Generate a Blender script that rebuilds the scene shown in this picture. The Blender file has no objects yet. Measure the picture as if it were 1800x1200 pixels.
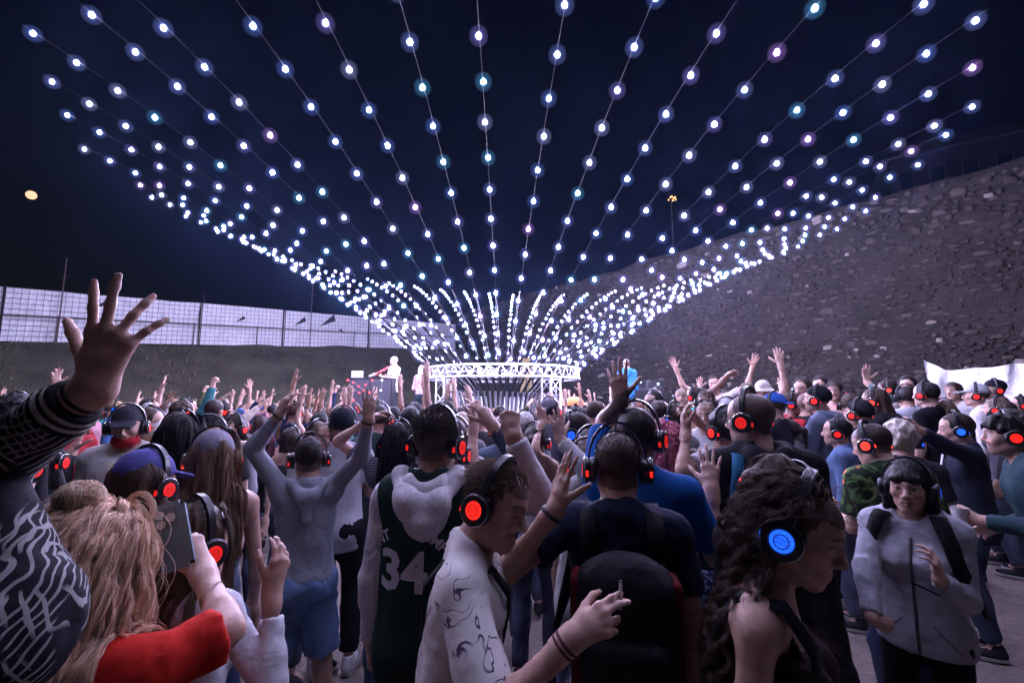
import bpy, math, random
import numpy as np
from mathutils import Vector, Matrix, Euler, Quaternion

# ---------------------------------------------------------------- camera, sky, moonlight, exposure
SC = bpy.context.scene
COL = SC.collection
CAM_H, PITCH, FPX = 1.90, 0.1222, 800.0          # eye height, tilt upward, focal length in 1800-pixel units
cam_d = bpy.data.cameras.new('camera'); cam = bpy.data.objects.new('camera', cam_d); COL.objects.link(cam)
cam_d.sensor_width = 36.0; cam_d.lens = 16.0; cam_d.clip_start = 0.05; cam_d.clip_end = 2000
cam.location = (0, 0, CAM_H); cam.rotation_euler = (math.pi / 2 + PITCH, 0, 0)
SC.camera = cam

world = bpy.data.worlds.new('World'); SC.world = world; world.use_nodes = True
wn = world.node_tree.nodes; wl = world.node_tree.links; wn.clear()
w_out = wn.new('ShaderNodeOutputWorld'); w_bg = wn.new('ShaderNodeBackground'); w_sky = wn.new('ShaderNodeTexSky')
w_sky.sky_type = 'NISHITA'; w_sky.sun_disc = False
w_sky.sun_elevation = math.radians(-4.5); w_sky.sun_rotation = math.radians(310)
w_bg.inputs['Strength'].default_value = 0.05
wl.new(w_sky.outputs[0], w_bg.inputs['Color']); wl.new(w_bg.outputs[0], w_out.inputs['Surface'])

moon_l = bpy.data.lights.new('moonlight', 'SUN'); moon_l.energy = 0.012; moon_l.angle = math.radians(0.5); moon_l.color = (1, .93, .82)
moon_lo = bpy.data.objects.new('moonlight', moon_l); COL.objects.link(moon_lo)
moon_lo.rotation_euler = Vector((1.05, -1.0, -0.50)).to_track_quat('-Z', 'Y').to_euler()

SC.view_settings.view_transform = 'Standard'; SC.view_settings.look = 'None'
SC.view_settings.exposure = 0.0; SC.view_settings.gamma = 1.0
try:
    SC.cycles.use_denoising = True; SC.cycles.use_light_tree = True
    SC.cycles.max_bounces = 4; SC.cycles.diffuse_bounces = 2; SC.cycles.glossy_bounces = 2
    SC.cycles.transmission_bounces = 3; SC.cycles.volume_bounces = 0; SC.cycles.transparent_max_bounces = 40
    SC.cycles.sample_clamp_indirect = 3.0; SC.cycles.caustics_reflective = False; SC.cycles.caustics_refractive = False
except Exception:
    pass

CP, SP_ = math.cos(PITCH), math.sin(PITCH)
def at(px, py, Y):
    """world point seen at photo pixel (1800 x 1200) at horizontal distance Y in front of the lens"""
    u = (px - 900) / FPX; v = (600 - py) / FPX
    dy = CP - v * SP_; dz = SP_ + v * CP
    k = Y / dy
    return Vector((u * k, Y, CAM_H + dz * k))
def proj(p):
    y = p[1] * CP + (p[2] - CAM_H) * SP_; z = -p[1] * SP_ + (p[2] - CAM_H) * CP
    return (900 + FPX * p[0] / y, 600 - FPX * z / y, y)

# ---------------------------------------------------------------- helpers: objects, tags, materials
def tag(o, label=None, cat=None, group=None, kind=None):
    if label: o['label'] = label
    if cat: o['category'] = cat
    if group: o['group'] = group
    if kind: o['kind'] = kind
    return o
def link(name, data, parent=None, mat=None, loc=None, rot=None, scale=None):
    o = bpy.data.objects.new(name, data); COL.objects.link(o)
    if parent is not None: o.parent = parent
    if loc is not None: o.location = loc
    if rot is not None: o.rotation_euler = rot
    if scale is not None: o.scale = scale if hasattr(scale, '__len__') else (scale,) * 3
    if mat is not None: put_mat(o, mat)
    return o
def put_mat(o, mat):
    if len(o.data.materials) == 0: o.data.materials.append(mat)
    o.material_slots[0].link = 'OBJECT'; o.material_slots[0].material = mat
def empty(name, loc=(0, 0, 0), rz=0.0):
    o = bpy.data.objects.new(name, None); COL.objects.link(o); o.location = loc; o.rotation_euler = (0, 0, rz)
    o.empty_display_size = .1
    return o
def mesh_np(name, V, Fq, smooth=True, col=None):
    """mesh from arrays; Fq is a (n,4) or (n,3) array, or a list of such arrays / index lists"""
    me = bpy.data.meshes.new(name)
    V = np.asarray(V, dtype=np.float32)
    if isinstance(Fq, np.ndarray):
        n, c = Fq.shape
        me.vertices.add(len(V)); me.vertices.foreach_set('co', V.ravel())
        me.loops.add(n * c); me.loops.foreach_set('vertex_index', Fq.astype(np.int32).ravel())
        me.polygons.add(n); me.polygons.foreach_set('loop_start', np.arange(0, n * c, c, dtype=np.int32))
        me.polygons.foreach_set('loop_total', np.full(n, c, dtype=np.int32))
        me.polygons.foreach_set('use_smooth', np.full(n, smooth, dtype=bool))
        me.update(calc_edges=True)
    else:
        me.from_pydata([tuple(map(float, v)) for v in V], [], [tuple(map(int, f)) for f in Fq])
        me.polygons.foreach_set('use_smooth', np.full(len(me.polygons), smooth, dtype=bool)); me.update()
    if col is not None:
        a = me.attributes.new('Col', 'FLOAT_COLOR', 'POINT')
        c4 = np.ones((len(V), 4), np.float32); c4[:, :3] = col; a.data.foreach_set('color', c4.ravel())
    return me

class MB:
    """collects boxes, bars, tubes, lathes; build() links them as one mesh object"""
    def __init__(s): s.v = []; s.f = []
    def add(s, vs, fs):
        b = len(s.v); s.v += [tuple(map(float, v)) for v in vs]; s.f += [tuple(b + i for i in f) for f in fs]; return s
    def box(s, lo, hi):
        x0, y0, z0 = lo; x1, y1, z1 = hi
        return s.add([(x0,y0,z0),(x1,y0,z0),(x1,y1,z0),(x0,y1,z0),(x0,y0,z1),(x1,y0,z1),(x1,y1,z1),(x0,y1,z1)],
                     [(0,3,2,1),(4,5,6,7),(0,1,5,4),(1,2,6,5),(2,3,7,6),(3,0,4,7)])
    def tube(s, pts, r, n=8, cap=True):
        pts = [Vector(p) for p in pts]; m = len(pts)
        rs = r if hasattr(r, '__len__') else [r] * m
        vs = []; fs = []; up = None
        for i, p in enumerate(pts):
            t = (pts[min(i + 1, m - 1)] - pts[max(i - 1, 0)]).normalized()
            if up is None:
                a = Vector((0, 0, 1)) if abs(t.z) < .9 else Vector((1, 0, 0)); up = t.cross(a).normalized()
            else:
                up = (up - t * up.dot(t)).normalized()
            w = t.cross(up)
            for k in range(n):
                q = 2 * math.pi * k / n; vs.append(p + (up * math.cos(q) + w * math.sin(q)) * rs[i])
        for i in range(m - 1):
            for k in range(n):
                a = i * n + k; b = i * n + (k + 1) % n
                fs.append((a, b, b + n, a + n))
        if cap: fs += [tuple(range(n - 1, -1, -1)), tuple((m - 1) * n + k for k in range(n))]
        return s.add(vs, fs)
    def lathe(s, prof, n=24, axis='Z', origin=(0, 0, 0)):
        """prof: list of (radius, height)"""
        vs = []; fs = []
        for (r, z) in prof:
            for k in range(n):
                q = 2 * math.pi * k / n; a, b = r * math.cos(q), r * math.sin(q)
                p = {'Z': (a, b, z), 'X': (z, a, b), 'Y': (a, z, b)}[axis]
                vs.append((p[0] + origin[0], p[1] + origin[1], p[2] + origin[2]))
        for i in range(len(prof) - 1):
            for k in range(n):
                fs.append((i * n + k, i * n + (k + 1) % n, (i + 1) * n + (k + 1) % n, (i + 1) * n + k))
        fs.append(tuple(range(n))); fs.append(tuple(reversed(range((len(prof) - 1) * n, len(prof) * n))))
        return s.add(vs, fs)
    def mesh(s, name, smooth=False, fix=True):
        me = bpy.data.meshes.new(name); me.from_pydata(s.v, [], s.f)
        if fix:
            import bmesh
            b = bmesh.new(); b.from_mesh(me); bmesh.ops.recalc_face_normals(b, faces=b.faces); b.to_mesh(me); b.free()
        me.polygons.foreach_set('use_smooth', np.full(len(me.polygons), smooth, dtype=bool)); me.update()
        if smooth:
            try: me.set_sharp_from_angle(angle=math.radians(40))
            except Exception: pass
        return me
    def build(s, name, mat, parent=None, smooth=False, **kw):
        return link(name, s.mesh(name, smooth), parent, mat, **kw)

MATS = {}
def nodes_of(name):
    m = bpy.data.materials.new(name); m.use_nodes = True
    nt = m.node_tree; b = nt.nodes['Principled BSDF']
    return m, nt, b
def N(nt, typ, **kw):
    n = nt.nodes.new(typ)
    for k, v in kw.items():
        if k in n.inputs: n.inputs[k].default_value = v
        else: setattr(n, k, v)
    return n
def rgba(c): return (c[0], c[1], c[2], 1.0)
def plain(name, col, rough=.6, metal=0.0, noise=0.0, scale=8.0, bump=0.0, bscale=60.0, spec=.4):
    """principled surface with a little mottling and fine relief"""
    key = (name, col, rough, metal, noise, scale, bump, bscale)
    if key in MATS: return MATS[key]
    m, nt, b = nodes_of(name); L = nt.links
    b.inputs['Base Color'].default_value = rgba(col); b.inputs['Roughness'].default_value = rough
    b.inputs['Metallic'].default_value = metal; b.inputs['Specular IOR Level'].default_value = spec
    tc = N(nt, 'ShaderNodeTexCoord')
    if noise:
        n = N(nt, 'ShaderNodeTexNoise', Scale=scale, Detail=4.0); L.new(tc.outputs['Object'], n.inputs['Vector'])
        r = N(nt, 'ShaderNodeMapRange'); r.inputs['To Min'].default_value = 1 - noise; r.inputs['To Max'].default_value = 1 + noise
        L.new(n.outputs['Fac'], r.inputs['Value'])
        mx = N(nt, 'ShaderNodeVectorMath', operation='SCALE'); mx.inputs[0].default_value = col
        L.new(r.outputs[0], mx.inputs['Scale']); L.new(mx.outputs[0], b.inputs['Base Color'])
    if bump:
        n2 = N(nt, 'ShaderNodeTexNoise', Scale=bscale, Detail=3.0); L.new(tc.outputs['Object'], n2.inputs['Vector'])
        bp = N(nt, 'ShaderNodeBump', Strength=bump, Distance=.01); L.new(n2.outputs['Fac'], bp.inputs['Height'])
        L.new(bp.outputs[0], b.inputs['Normal'])
    MATS[key] = m
    return m
def glow(name, col, strength):
    key = ('glow', name, col, strength)
    if key in MATS: return MATS[key]
    m, nt, b = nodes_of(name)
    b.inputs['Base Color'].default_value = rgba(col); b.inputs['Emission Color'].default_value = rgba(col)
    b.inputs['Emission Strength'].default_value = strength
    MATS[key] = m
    return m

# ================================================================ THE SETTING
RNG = random.Random(7)
NPR = np.random.default_rng(11)
def vnoise(P, seed, freq):
    """smooth pseudo-noise from sines, about -1..1"""
    r = np.random.default_rng(seed); out = 0
    for i in range(5):
        d = r.normal(size=3); d /= np.linalg.norm(d); f = freq * (0.6 + 0.9 * r.random())
        out = out + np.sin((P @ d) * f + r.random() * 6.283 + 1.3 * np.sin((P @ r.normal(size=3)) * f * .37 + i))
    return out / 3.0

def ground_mat():
    m, nt, b = nodes_of('trodden_earth'); L = nt.links
    tc = N(nt, 'ShaderNodeTexCoord')
    n1 = N(nt, 'ShaderNodeTexNoise', Scale=.9, Detail=6.0, Roughness=.65); L.new(tc.outputs['Object'], n1.inputs['Vector'])
    n2 = N(nt, 'ShaderNodeTexNoise', Scale=22.0, Detail=5.0, Roughness=.7); L.new(tc.outputs['Object'], n2.inputs['Vector'])
    cr = N(nt, 'ShaderNodeValToRGB'); e = cr.color_ramp.elements
    e[0].position = .32; e[0].color = (.13, .105, .09, 1); e[1].position = .72; e[1].color = (.34, .285, .25, 1)
    mx = N(nt, 'ShaderNodeMix', data_type='FLOAT'); mx.inputs[0].default_value = .45
    L.new(n1.outputs['Fac'], mx.inputs[2]); L.new(n2.outputs['Fac'], mx.inputs[3]); L.new(mx.outputs[0], cr.inputs['Fac'])
    v = N(nt, 'ShaderNodeTexVoronoi', Scale=55.0); L.new(tc.outputs['Object'], v.inputs['Vector'])
    add = N(nt, 'ShaderNodeMath', operation='MULTIPLY_ADD'); add.inputs[1].default_value = -.35
    L.new(v.outputs['Distance'], add.inputs[0]); L.new(n2.outputs['Fac'], add.inputs[2])
    bp = N(nt, 'ShaderNodeBump', Strength=.9, Distance=.02); L.new(add.outputs[0], bp.inputs['Height'])
    L.new(cr.outputs[0], b.inputs['Base Color']); L.new(bp.outputs[0], b.inputs['Normal']); b.inputs['Roughness'].default_value = .95
    return m
gx = np.concatenate([np.linspace(-600, -40, 5), np.linspace(-24, 24, 161), np.linspace(40, 600, 5)])
gy = np.concatenate([np.linspace(-300, -10, 4), np.linspace(-6, 34, 134), np.linspace(45, 900, 6)])
GX, GY = np.meshgrid(gx, gy, indexing='ij'); P = np.stack([GX, GY, GX * 0], -1).reshape(-1, 3)
inner = (np.abs(P[:, 0]) < 24.5) & (P[:, 1] > -6.5) & (P[:, 1] < 34.5)
P[:, 2] = np.where(inner, .012 * vnoise(P, 3, 2.2) + .008 * vnoise(P, 4, 7.0) - .012, -.02)
idx = np.arange(len(P)).reshape(GX.shape)
Q = np.stack([idx[:-1, :-1], idx[1:, :-1], idx[1:, 1:], idx[:-1, 1:]], -1).reshape(-1, 4)
g = link('ground', mesh_np('ground', P, Q), None, ground_mat()); tag(g, 'trodden dusty earth under the crowd', 'ground', kind='structure')

# ---------------- grass bank on the left with the sheeted fence along its crest
FA, FB = at(0, 600, 16.3), at(640, 611, 29.0)
FDIR = FB - FA
def fence_pt(t): return FA + FDIR * t
def fence_t(px):
    """parameter along the fence line of what is seen at column px"""
    u = (px - 900) / FPX
    lo, hi = -1.5, 2.5
    for _ in range(50):
        m = (lo + hi) / 2; p = fence_pt(m)
        if proj(p)[0] < px: lo = m
        else: hi = m
    return lo
FN = Vector((-FDIR.y, FDIR.x, 0)).normalized()
if FN.y > 0: FN = -FN                                   # towards the crowd
if FN.dot(Vector((0, 10, 0)) - FA) < 0: FN = -FN
def grass_mat():
    m, nt, b = nodes_of('rough_grass'); L = nt.links
    tc = N(nt, 'ShaderNodeTexCoord')
    n1 = N(nt, 'ShaderNodeTexNoise', Scale=.7, Detail=7.0, Roughness=.7); L.new(tc.outputs['Object'], n1.inputs['Vector'])
    cr = N(nt, 'ShaderNodeValToRGB'); e = cr.color_ramp.elements
    e[0].position = .3; e[0].color = (.040, .042, .027, 1); e[1].position = .75; e[1].color = (.15, .14, .09, 1)
    L.new(n1.outputs['Fac'], cr.inputs['Fac']); L.new(cr.outputs[0], b.inputs['Base Color'])
    n2 = N(nt, 'ShaderNodeTexNoise', Scale=18.0, Detail=5.0); L.new(tc.outputs['Object'], n2.inputs['Vector'])
    bp = N(nt, 'ShaderNodeBump', Strength=1.0, Distance=.12); L.new(n2.outputs['Fac'], bp.inputs['Height']); L.new(bp.outputs[0], b.inputs['Normal'])
    b.inputs['Roughness'].default_value = 1.0
    return m
GRASS = grass_mat()
ts = np.linspace(-1.0, 2.6, 90); prof = [(-60, .3), (-14, .1), (-6, .05), (-.8, .02), (0, 0), (.5, -.12), (1.2, -.45), (2.2, -1.1), (3.4, -1.9), (4.6, -2.75), (5.8, -3.5), (6.8, -4.2), (7.8, -5.3)]
V = []
for t in ts:
    p = fence_pt(t)
    for (o, dz) in prof: V.append((p.x + FN.x * o, p.y + FN.y * o, max(p.z + dz, -.3)))
V = np.array(V); V[:, 2] += .10 * vnoise(V, 8, 1.3) * (V[:, 2] > -.2)
m_ = len(prof); idx = np.arange(len(V)).reshape(len(ts), m_)
Q = np.stack([idx[:-1, :-1], idx[1:, :-1], idx[1:, 1:], idx[:-1, 1:]], -1).reshape(-1, 4)
o = link('grass_bank', mesh_np('grass_bank', V, Q), None, GRASS); tag(o, 'dark grassy bank rising behind the crowd to the fence', 'bank', kind='structure')
# tufts on the bank
tv = []; tf = []
for i in range(9000):
    t = NPR.uniform(-.25, 1.7); o_ = NPR.uniform(.1, 6.4); p = fence_pt(t)
    dz = np.interp(o_, [q[0] for q in prof], [q[1] for q in prof])
    c = np.array([p.x + FN.x * o_, p.y + FN.y * o_, p.z + dz])
    if c[2] < .2: continue
    a = NPR.uniform(0, 6.28); w = NPR.uniform(.012, .03); h = NPR.uniform(.05, .16); le = NPR.normal(0, .08, 2); k = len(tv)
    tv += [c + (math.cos(a) * w, math.sin(a) * w, -.08), c - (math.cos(a) * w, math.sin(a) * w, .08), c + (le[0], le[1], h)]; tf.append((k, k + 1, k + 2))
o = link('grass', mesh_np('grass', np.array(tv), np.array(tf)), None, plain('dry_grass', (.12, .11, .07), .9, noise=.5, scale=1.0))
tag(o, 'rough dry grass growing on the dark bank', 'grass', kind='stuff')

def sheet_mat():
    m, nt, b = nodes_of('white_sheeting'); L = nt.links
    tc = N(nt, 'ShaderNodeTexCoord')
    n1 = N(nt, 'ShaderNodeTexNoise', Scale=2.5, Detail=6.0, Roughness=.6, Distortion=.8); L.new(tc.outputs['Object'], n1.inputs['Vector'])
    cr = N(nt, 'ShaderNodeValToRGB'); e = cr.color_ramp.elements
    e[0].position = .25; e[0].color = (.62, .62, .63, 1); e[1].position = .7; e[1].color = (.88, .88, .89, 1)
    L.new(n1.outputs['Fac'], cr.inputs['Fac']); L.new(cr.outputs[0], b.inputs['Base Color'])
    w = N(nt, 'ShaderNodeTexNoise', Scale=7.0, Detail=3.0, Distortion=2.5); L.new(tc.outputs['Object'], w.inputs['Vector'])
    bp = N(nt, 'ShaderNodeBump', Strength=.7, Distance=.05); L.new(w.outputs['Fac'], bp.inputs['Height']); L.new(bp.outputs[0], b.inputs['Normal'])
    b.inputs['Roughness'].default_value = .55
    return m
SHEET = sheet_mat(); DARKSTEEL = plain('dark_steel', (.05, .045, .045), .5, .6); RUST = plain('rusty_rail', (.10, .07, .065), .7, .2, noise=.4)
HOLE_DARK = plain('dark_hole_patch', (.03, .03, .035), .9)
def fence_panel(px0, px1, h, label, crease, cell, hole_patches, wire_r, flat):
    t0, t1 = fence_t(px0), fence_t(px1); A, B = fence_pt(t0), fence_pt(t1); ln = (B - A).length; d = (B - A) / ln
    root = empty('fence_panel', A); tag(root, label, 'fence', 'sheeted fence panels on the bank')
    def P_(s, z, o): return d * s + Vector((0, 0, z)) + FN * o
    nu, nv = max(8, int(ln / .12)), 18
    S, Z = np.meshgrid(np.linspace(0, ln, nu), np.linspace(0, 1, nv), indexing='ij')
    pts = np.stack([S, Z * h, S * 0], -1).reshape(-1, 3)
    w = crease * (vnoise(pts, 21, 4.0) + .6 * vnoise(pts * (1, 2, 1), 22, 9.0))
    topw = .05 * crease * 20 * np.sin(S.ravel() * 2.1) * (Z.ravel() > .99)
    VV = np.array([P_(s, z + tw, q) for (s, z, _), q, tw in zip(pts, w, topw)])
    idx = np.arange(len(VV)).reshape(nu, nv); Q = np.stack([idx[:-1, :-1], idx[1:, :-1], idx[1:, 1:], idx[:-1, 1:]], -1).reshape(-1, 4)
    me = mesh_np('sheet', VV, Q); sh = link('sheet', me, root, SHEET)
    for (a, z, sc, rot) in hole_patches:  # dark triangles added on the sheet, standing for open holes
        mb = MB(); c, s_ = math.cos(rot), math.sin(rot)
        tri = [(-.5, .05), (.5, .22), (.42, -.12)]
        vs = []
        for o_ in (.075, .062):
            for (x, y) in tri: vs.append(P_(a + (x * c - y * s_) * sc, z + (x * s_ + y * c) * sc, o_))
        mb.add(vs, [(0, 1, 2), (5, 4, 3), (0, 3, 4, 1), (1, 4, 5, 2), (2, 5, 3, 0)]); mb.build('hole_patch', HOLE_DARK, sh)
    wm = MB()
    for k in range(int(ln / cell) + 1): wm.tube([P_(k * cell, -.02, .12), P_(k * cell, h + .0, .12)], wire_r, 4)
    for k in range(int(h / cell) + 1): wm.tube([P_(0, k * cell, .115), P_(ln, k * cell, .115)], wire_r, 4)
    wm.build('wire_mesh', DARKSTEEL, root)
    fr = MB()
    for s in (0, ln): fr.tube([P_(s, -.25, .1), P_(s, h + .03, .1)], .02, 6)
    fr.tube([P_(0, h, .1), P_(ln, h, .1)], .016, 6); fr.build('frame', DARKSTEEL, root)
    return root
fence_panel(-420, -6, 2.0, 'creased white fence sheeting at the far left edge of the bank', .022, .2, [], .006, False)
fence_panel(-3, 346, 2.0, 'crumpled white sheeting under a bold wire grid, behind the big raised hand', .03, .2, [(2.6, 1.5, .55, .5), (8.1, 1.3, .5, .6)], .008, False)
fence_panel(349, 494, 2.02, 'smooth bright white sheeting with a fine wire grid, between two wider fence panels', .008, .2, [], .0065, True)
fence_panel(497, 645, 2.0, 'white fence sheeting with dark patches for torn holes, beside a thin mast', .03, .22, [(.9, 1.35, .8, .6), (2.6, 1.45, 1.2, .55), (3.6, 1.0, .4, 2.5)], .007, False)
fence_panel(648, 800, 2.0, 'white fence sheeting partly behind the lowest light bulbs above the stage', .02, .25, [(2.0, 1.2, .9, 1.0)], .006, False)
# handrail in front of the fence
hr = empty('handrail', fence_pt(-.3)); tag(hr, 'thin rusty handrail on posts in front of the sheeted fence', 'handrail')
base = fence_pt(-.3)
def HR(t, z): return fence_pt(t) + Vector((0, 0, z)) + FN * .45 - base
MB().tube([HR(t, .92) for t in np.linspace(-.3, 1.5, 20)], .028, 6).build('rail', RUST, hr)
for px in (-120, 92, 332, 443, 614, 700):
    t = fence_t(px); MB().tube([HR(t, -.5), HR(t, .98)], .028, 6).build('post', RUST, hr)
for (px, h, lab) in ((96, 3.3, 'thin mast rising above the fence behind the big raised hand'), (539, 3.7, 'thin mast rising above the fence beside the sheeting with dark patches for torn holes')):
    p = fence_pt(fence_t(px)) + FN * .3; mb = MB(); mb.tube([(0, 0, -.6), (0, 0, h)], .022, 6); mb.tube([(-.22, 0, h - .75), (.22, 0, h - .75)], .012, 5)
    tag(mb.build('mast', RUST, None, loc=p), lab, 'mast')
# pagoda tent behind the fence
tp = at(352, 560, 44); tm = plain('dark_canvas', (.05, .05, .055), .9, noise=.3)
tent = empty('pagoda_tent', (tp.x, tp.y, 5.0)); tag(tent, 'dark pointed tent roof faintly visible above the fence', 'tent')
mb = MB(); ring = [(2.6, 0), (2.5, 1.4), (1.6, 2.0), (.8, 3.1), (.3, 4.2), (.06, 5.2)]; mb.lathe(ring, 4); r_ = mb.build('roof', tm, tent, loc=(0, 0, 2.4)); r_.rotation_euler.z = .785
MB().box((-1.8, -1.8, -1), (1.8, 1.8, 3.75)).build('wall', tm, tent)

# ---------------- the old stone wall on the right
W0, W1 = Vector((14.5, 12.9, 0)), Vector((5.5, 24.4, 0)); WD = (W1 - W0).normalized(); WN = Vector((-WD.y, WD.x, 0))
if WN.dot(-W0) < 0: WN = -WN
WH = 8.8
wroot = empty('stone_wall', W0); tag(wroot, 'tall old rubble stone wall with scattered pale stones behind the crowd', 'wall')
S0, S1 = -16.0, 38.0
def wp(s, z, o=0.0): return WD * s + Vector((0, 0, z)) + WN * o
def wall_mat():
    m, nt, b = nodes_of('old_mortar'); L = nt.links
    tc = N(nt, 'ShaderNodeTexCoord')
    n1 = N(nt, 'ShaderNodeTexNoise', Scale=.8, Detail=8.0, Roughness=.7); L.new(tc.outputs['Object'], n1.inputs['Vector'])
    cr = N(nt, 'ShaderNodeValToRGB'); e = cr.color_ramp.elements
    e[0].position = .3; e[0].color = (.018, .015, .013, 1); e[1].position = .75; e[1].color = (.052, .044, .037, 1)
    L.new(n1.outputs['Fac'], cr.inputs['Fac']); L.new(cr.outputs[0], b.inputs['Base Color'])
    n2 = N(nt, 'ShaderNodeTexNoise', Scale=9.0, Detail=7.0, Roughness=.7); L.new(tc.outputs['Object'], n2.inputs['Vector'])
    bp = N(nt, 'ShaderNodeBump', Strength=1.0, Distance=.08); L.new(n2.outputs['Fac'], bp.inputs['Height']); L.new(bp.outputs[0], b.inputs['Normal'])
    b.inputs['Roughness'].default_value = .95
    return m
def stone_mat(name, use_attr, col=(.3, .28, .26)):
    m, nt, b = nodes_of(name); L = nt.links
    tc = N(nt, 'ShaderNodeTexCoord'); geo = N(nt, 'ShaderNodeNewGeometry')
    n1 = N(nt, 'ShaderNodeTexNoise', Scale=5.0, Detail=7.0, Roughness=.7); L.new(geo.outputs['Position'], n1.inputs['Vector'])
    r = N(nt, 'ShaderNodeMapRange'); r.inputs['From Min'].default_value = .25; r.inputs['From Max'].default_value = .75; r.inputs['To Min'].default_value = .55; r.inputs['To Max'].default_value = 1.25
    L.new(n1.outputs['Fac'], r.inputs['Value'])
    mx = N(nt, 'ShaderNodeVectorMath', operation='SCALE'); L.new(r.outputs[0], mx.inputs['Scale'])
    if use_attr:
        a = N(nt, 'ShaderNodeAttribute'); a.attribute_name = 'Col'; L.new(a.outputs['Color'], mx.inputs[0])
    else: mx.inputs[0].default_value = col
    L.new(mx.outputs[0], b.inputs['Base Color'])
    bp = N(nt, 'ShaderNodeBump', Strength=.9, Distance=.03)
    n2 = N(nt, 'ShaderNodeTexNoise', Scale=22.0, Detail=5.0); L.new(geo.outputs['Position'], n2.inputs['Vector'])
    L.new(n2.outputs['Fac'], bp.inputs['Height']); L.new(bp.outputs[0], b.inputs['Normal']); b.inputs['Roughness'].default_value = .9
    return m
# core of the wall: an uneven slab
ss = np.linspace(S0, S1, 150); zz = np.linspace(-.3, WH, 34)
SS, ZZ = np.meshgrid(ss, zz, indexing='ij'); pp = np.stack([SS, SS * 0, ZZ], -1).reshape(-1, 3)
off = .035 * vnoise(pp, 31, 2.5) + .05 * vnoise(pp, 32, .8)
topz = WH + .10 * vnoise(pp, 33, 2.0) + .06 * vnoise(pp, 34, 6.0)
pz = np.where(pp[:, 2] > WH - .01, topz, pp[:, 2])
VF = np.array([wp(s, z, o_) for s, z, o_ in zip(pp[:, 0], pz, off)])
idx = np.arange(len(VF)).reshape(len(ss), len(zz)); Qf = np.stack([idx[:-1, :-1], idx[1:, :-1], idx[1:, 1:], idx[:-1, 1:]], -1).reshape(-1, 4)
VBk = VF - np.array(WN) * 1.4
nv_ = len(VF); top = np.stack([idx[:-1, -1], idx[1:, -1], idx[1:, -1] + nv_, idx[:-1, -1] + nv_], -1)
link('mortar_core', mesh_np('mortar_core', np.concatenate([VF, VBk]), np.concatenate([Qf, Qf[:, ::-1] + nv_, top])), wroot, wall_mat())
PAL = [(.033, .026, .021), (.047, .038, .031), (.060, .049, .041), (.039, .029, .024), (.078, .065, .054), (.26, .225, .19)]
def stone_shape(rg):
    n = rg.choice((5, 6, 7)); a0 = rg.random(); out = []
    for k in range(n):
        q = 2 * math.pi * (k + a0 * .4 + rg.uniform(-.15, .15)) / n
        c, s = math.cos(q), math.sin(q); e = .55
        out.append((math.copysign(abs(c) ** e, c) * .5 * rg.uniform(.66, 1), math.copysign(abs(s) ** e, s) * .5 * rg.uniform(.62, 1)))
    return out
def stone_geo(rg):
    sh = stone_shape(rg); n = len(sh); v = []; f = []
    dep = [(1.0, 0.0), (.95, .7), (.70, 1.0)]
    tilt = (rg.uniform(-.25, .25), rg.uniform(-.25, .25))
    for (k, d) in dep:
        for (x, y) in sh: v.append((x * k, d * (1 + tilt[0] * x + tilt[1] * y), y * k))
    v.append((0, 1.02, 0)); c = len(v) - 1
    for i in range(2):
        for j in range(n): f.append((i * n + j, i * n + (j + 1) % n, (i + 1) * n + (j + 1) % n, (i + 1) * n + j))
    for j in range(n): f.append((2 * n + j, 2 * n + (j + 1) % n, c))
    return v, f
rgs = random.Random(5); VARI = [stone_geo(rgs) for _ in range(14)]
stones = []; z = -.05
while z < WH - .12:
    rh = rgs.uniform(.09, .23); s = S0 + rgs.random()
    while s < S1:
        hq = rgs.choice((.5, .7, .85, 1, 1, 1.25, 1.6)); w = rh * rgs.uniform(.8, 2.9); pale = rgs.random() < (.055 if z < 3.8 else .012); hq *= 1.2 if pale else 1; w *= 1.25 if pale else 1
        if rgs.random() < .95:
            c = PAL[5] if pale else rgs.choice(PAL[:5]); q = rgs.uniform(.88, 1.12)
            stones.append([s + w / 2, z + rh / 2 + rgs.uniform(-.10, .10), w * rgs.uniform(.7, 1.05), rh * hq * rgs.uniform(.8, 1.0), rgs.uniform(.01, .07) * (1.3 if pale else 1), rgs.uniform(-.22, .22), rgs.randrange(14), c, q, pale])
        s += w + rgs.uniform(.0, .05)
    z += rh
def px_area(st):
    p = W0 + wp(st[0], st[1]); u, v, d = proj(p)
    if d < 1 or not (1040 < u < 1815 and 0 < v < 700): return 0
    vis = 1.0 if v > 320 + max(0, 1500 - u) * .45 else .5
    q1, q2 = proj(W0 + wp(st[0] - st[2] / 2, st[1])), proj(W0 + wp(st[0] + st[2] / 2, st[1]))
    return abs(q1[0] - q2[0]) * st[3] / d * vis * (2.0 if st[9] else 1)
stones.sort(key=px_area, reverse=True)
yaw = math.atan2(WN.y, WN.x) - math.pi / 2
stone_me = []
for (v, f) in VARI:
    me = bpy.data.meshes.new('stone'); me.from_pydata(v, [], f); me.polygons.foreach_set('use_smooth', np.ones(len(me.polygons), bool)); me.update(); stone_me.append(me)
SM = {c: stone_mat('stone_%d' % i, False, c) for i, c in enumerate(PAL)}
AV = []; AF = []; AC = []
RZ = Matrix.Rotation(yaw, 4, 'Z')
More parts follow.
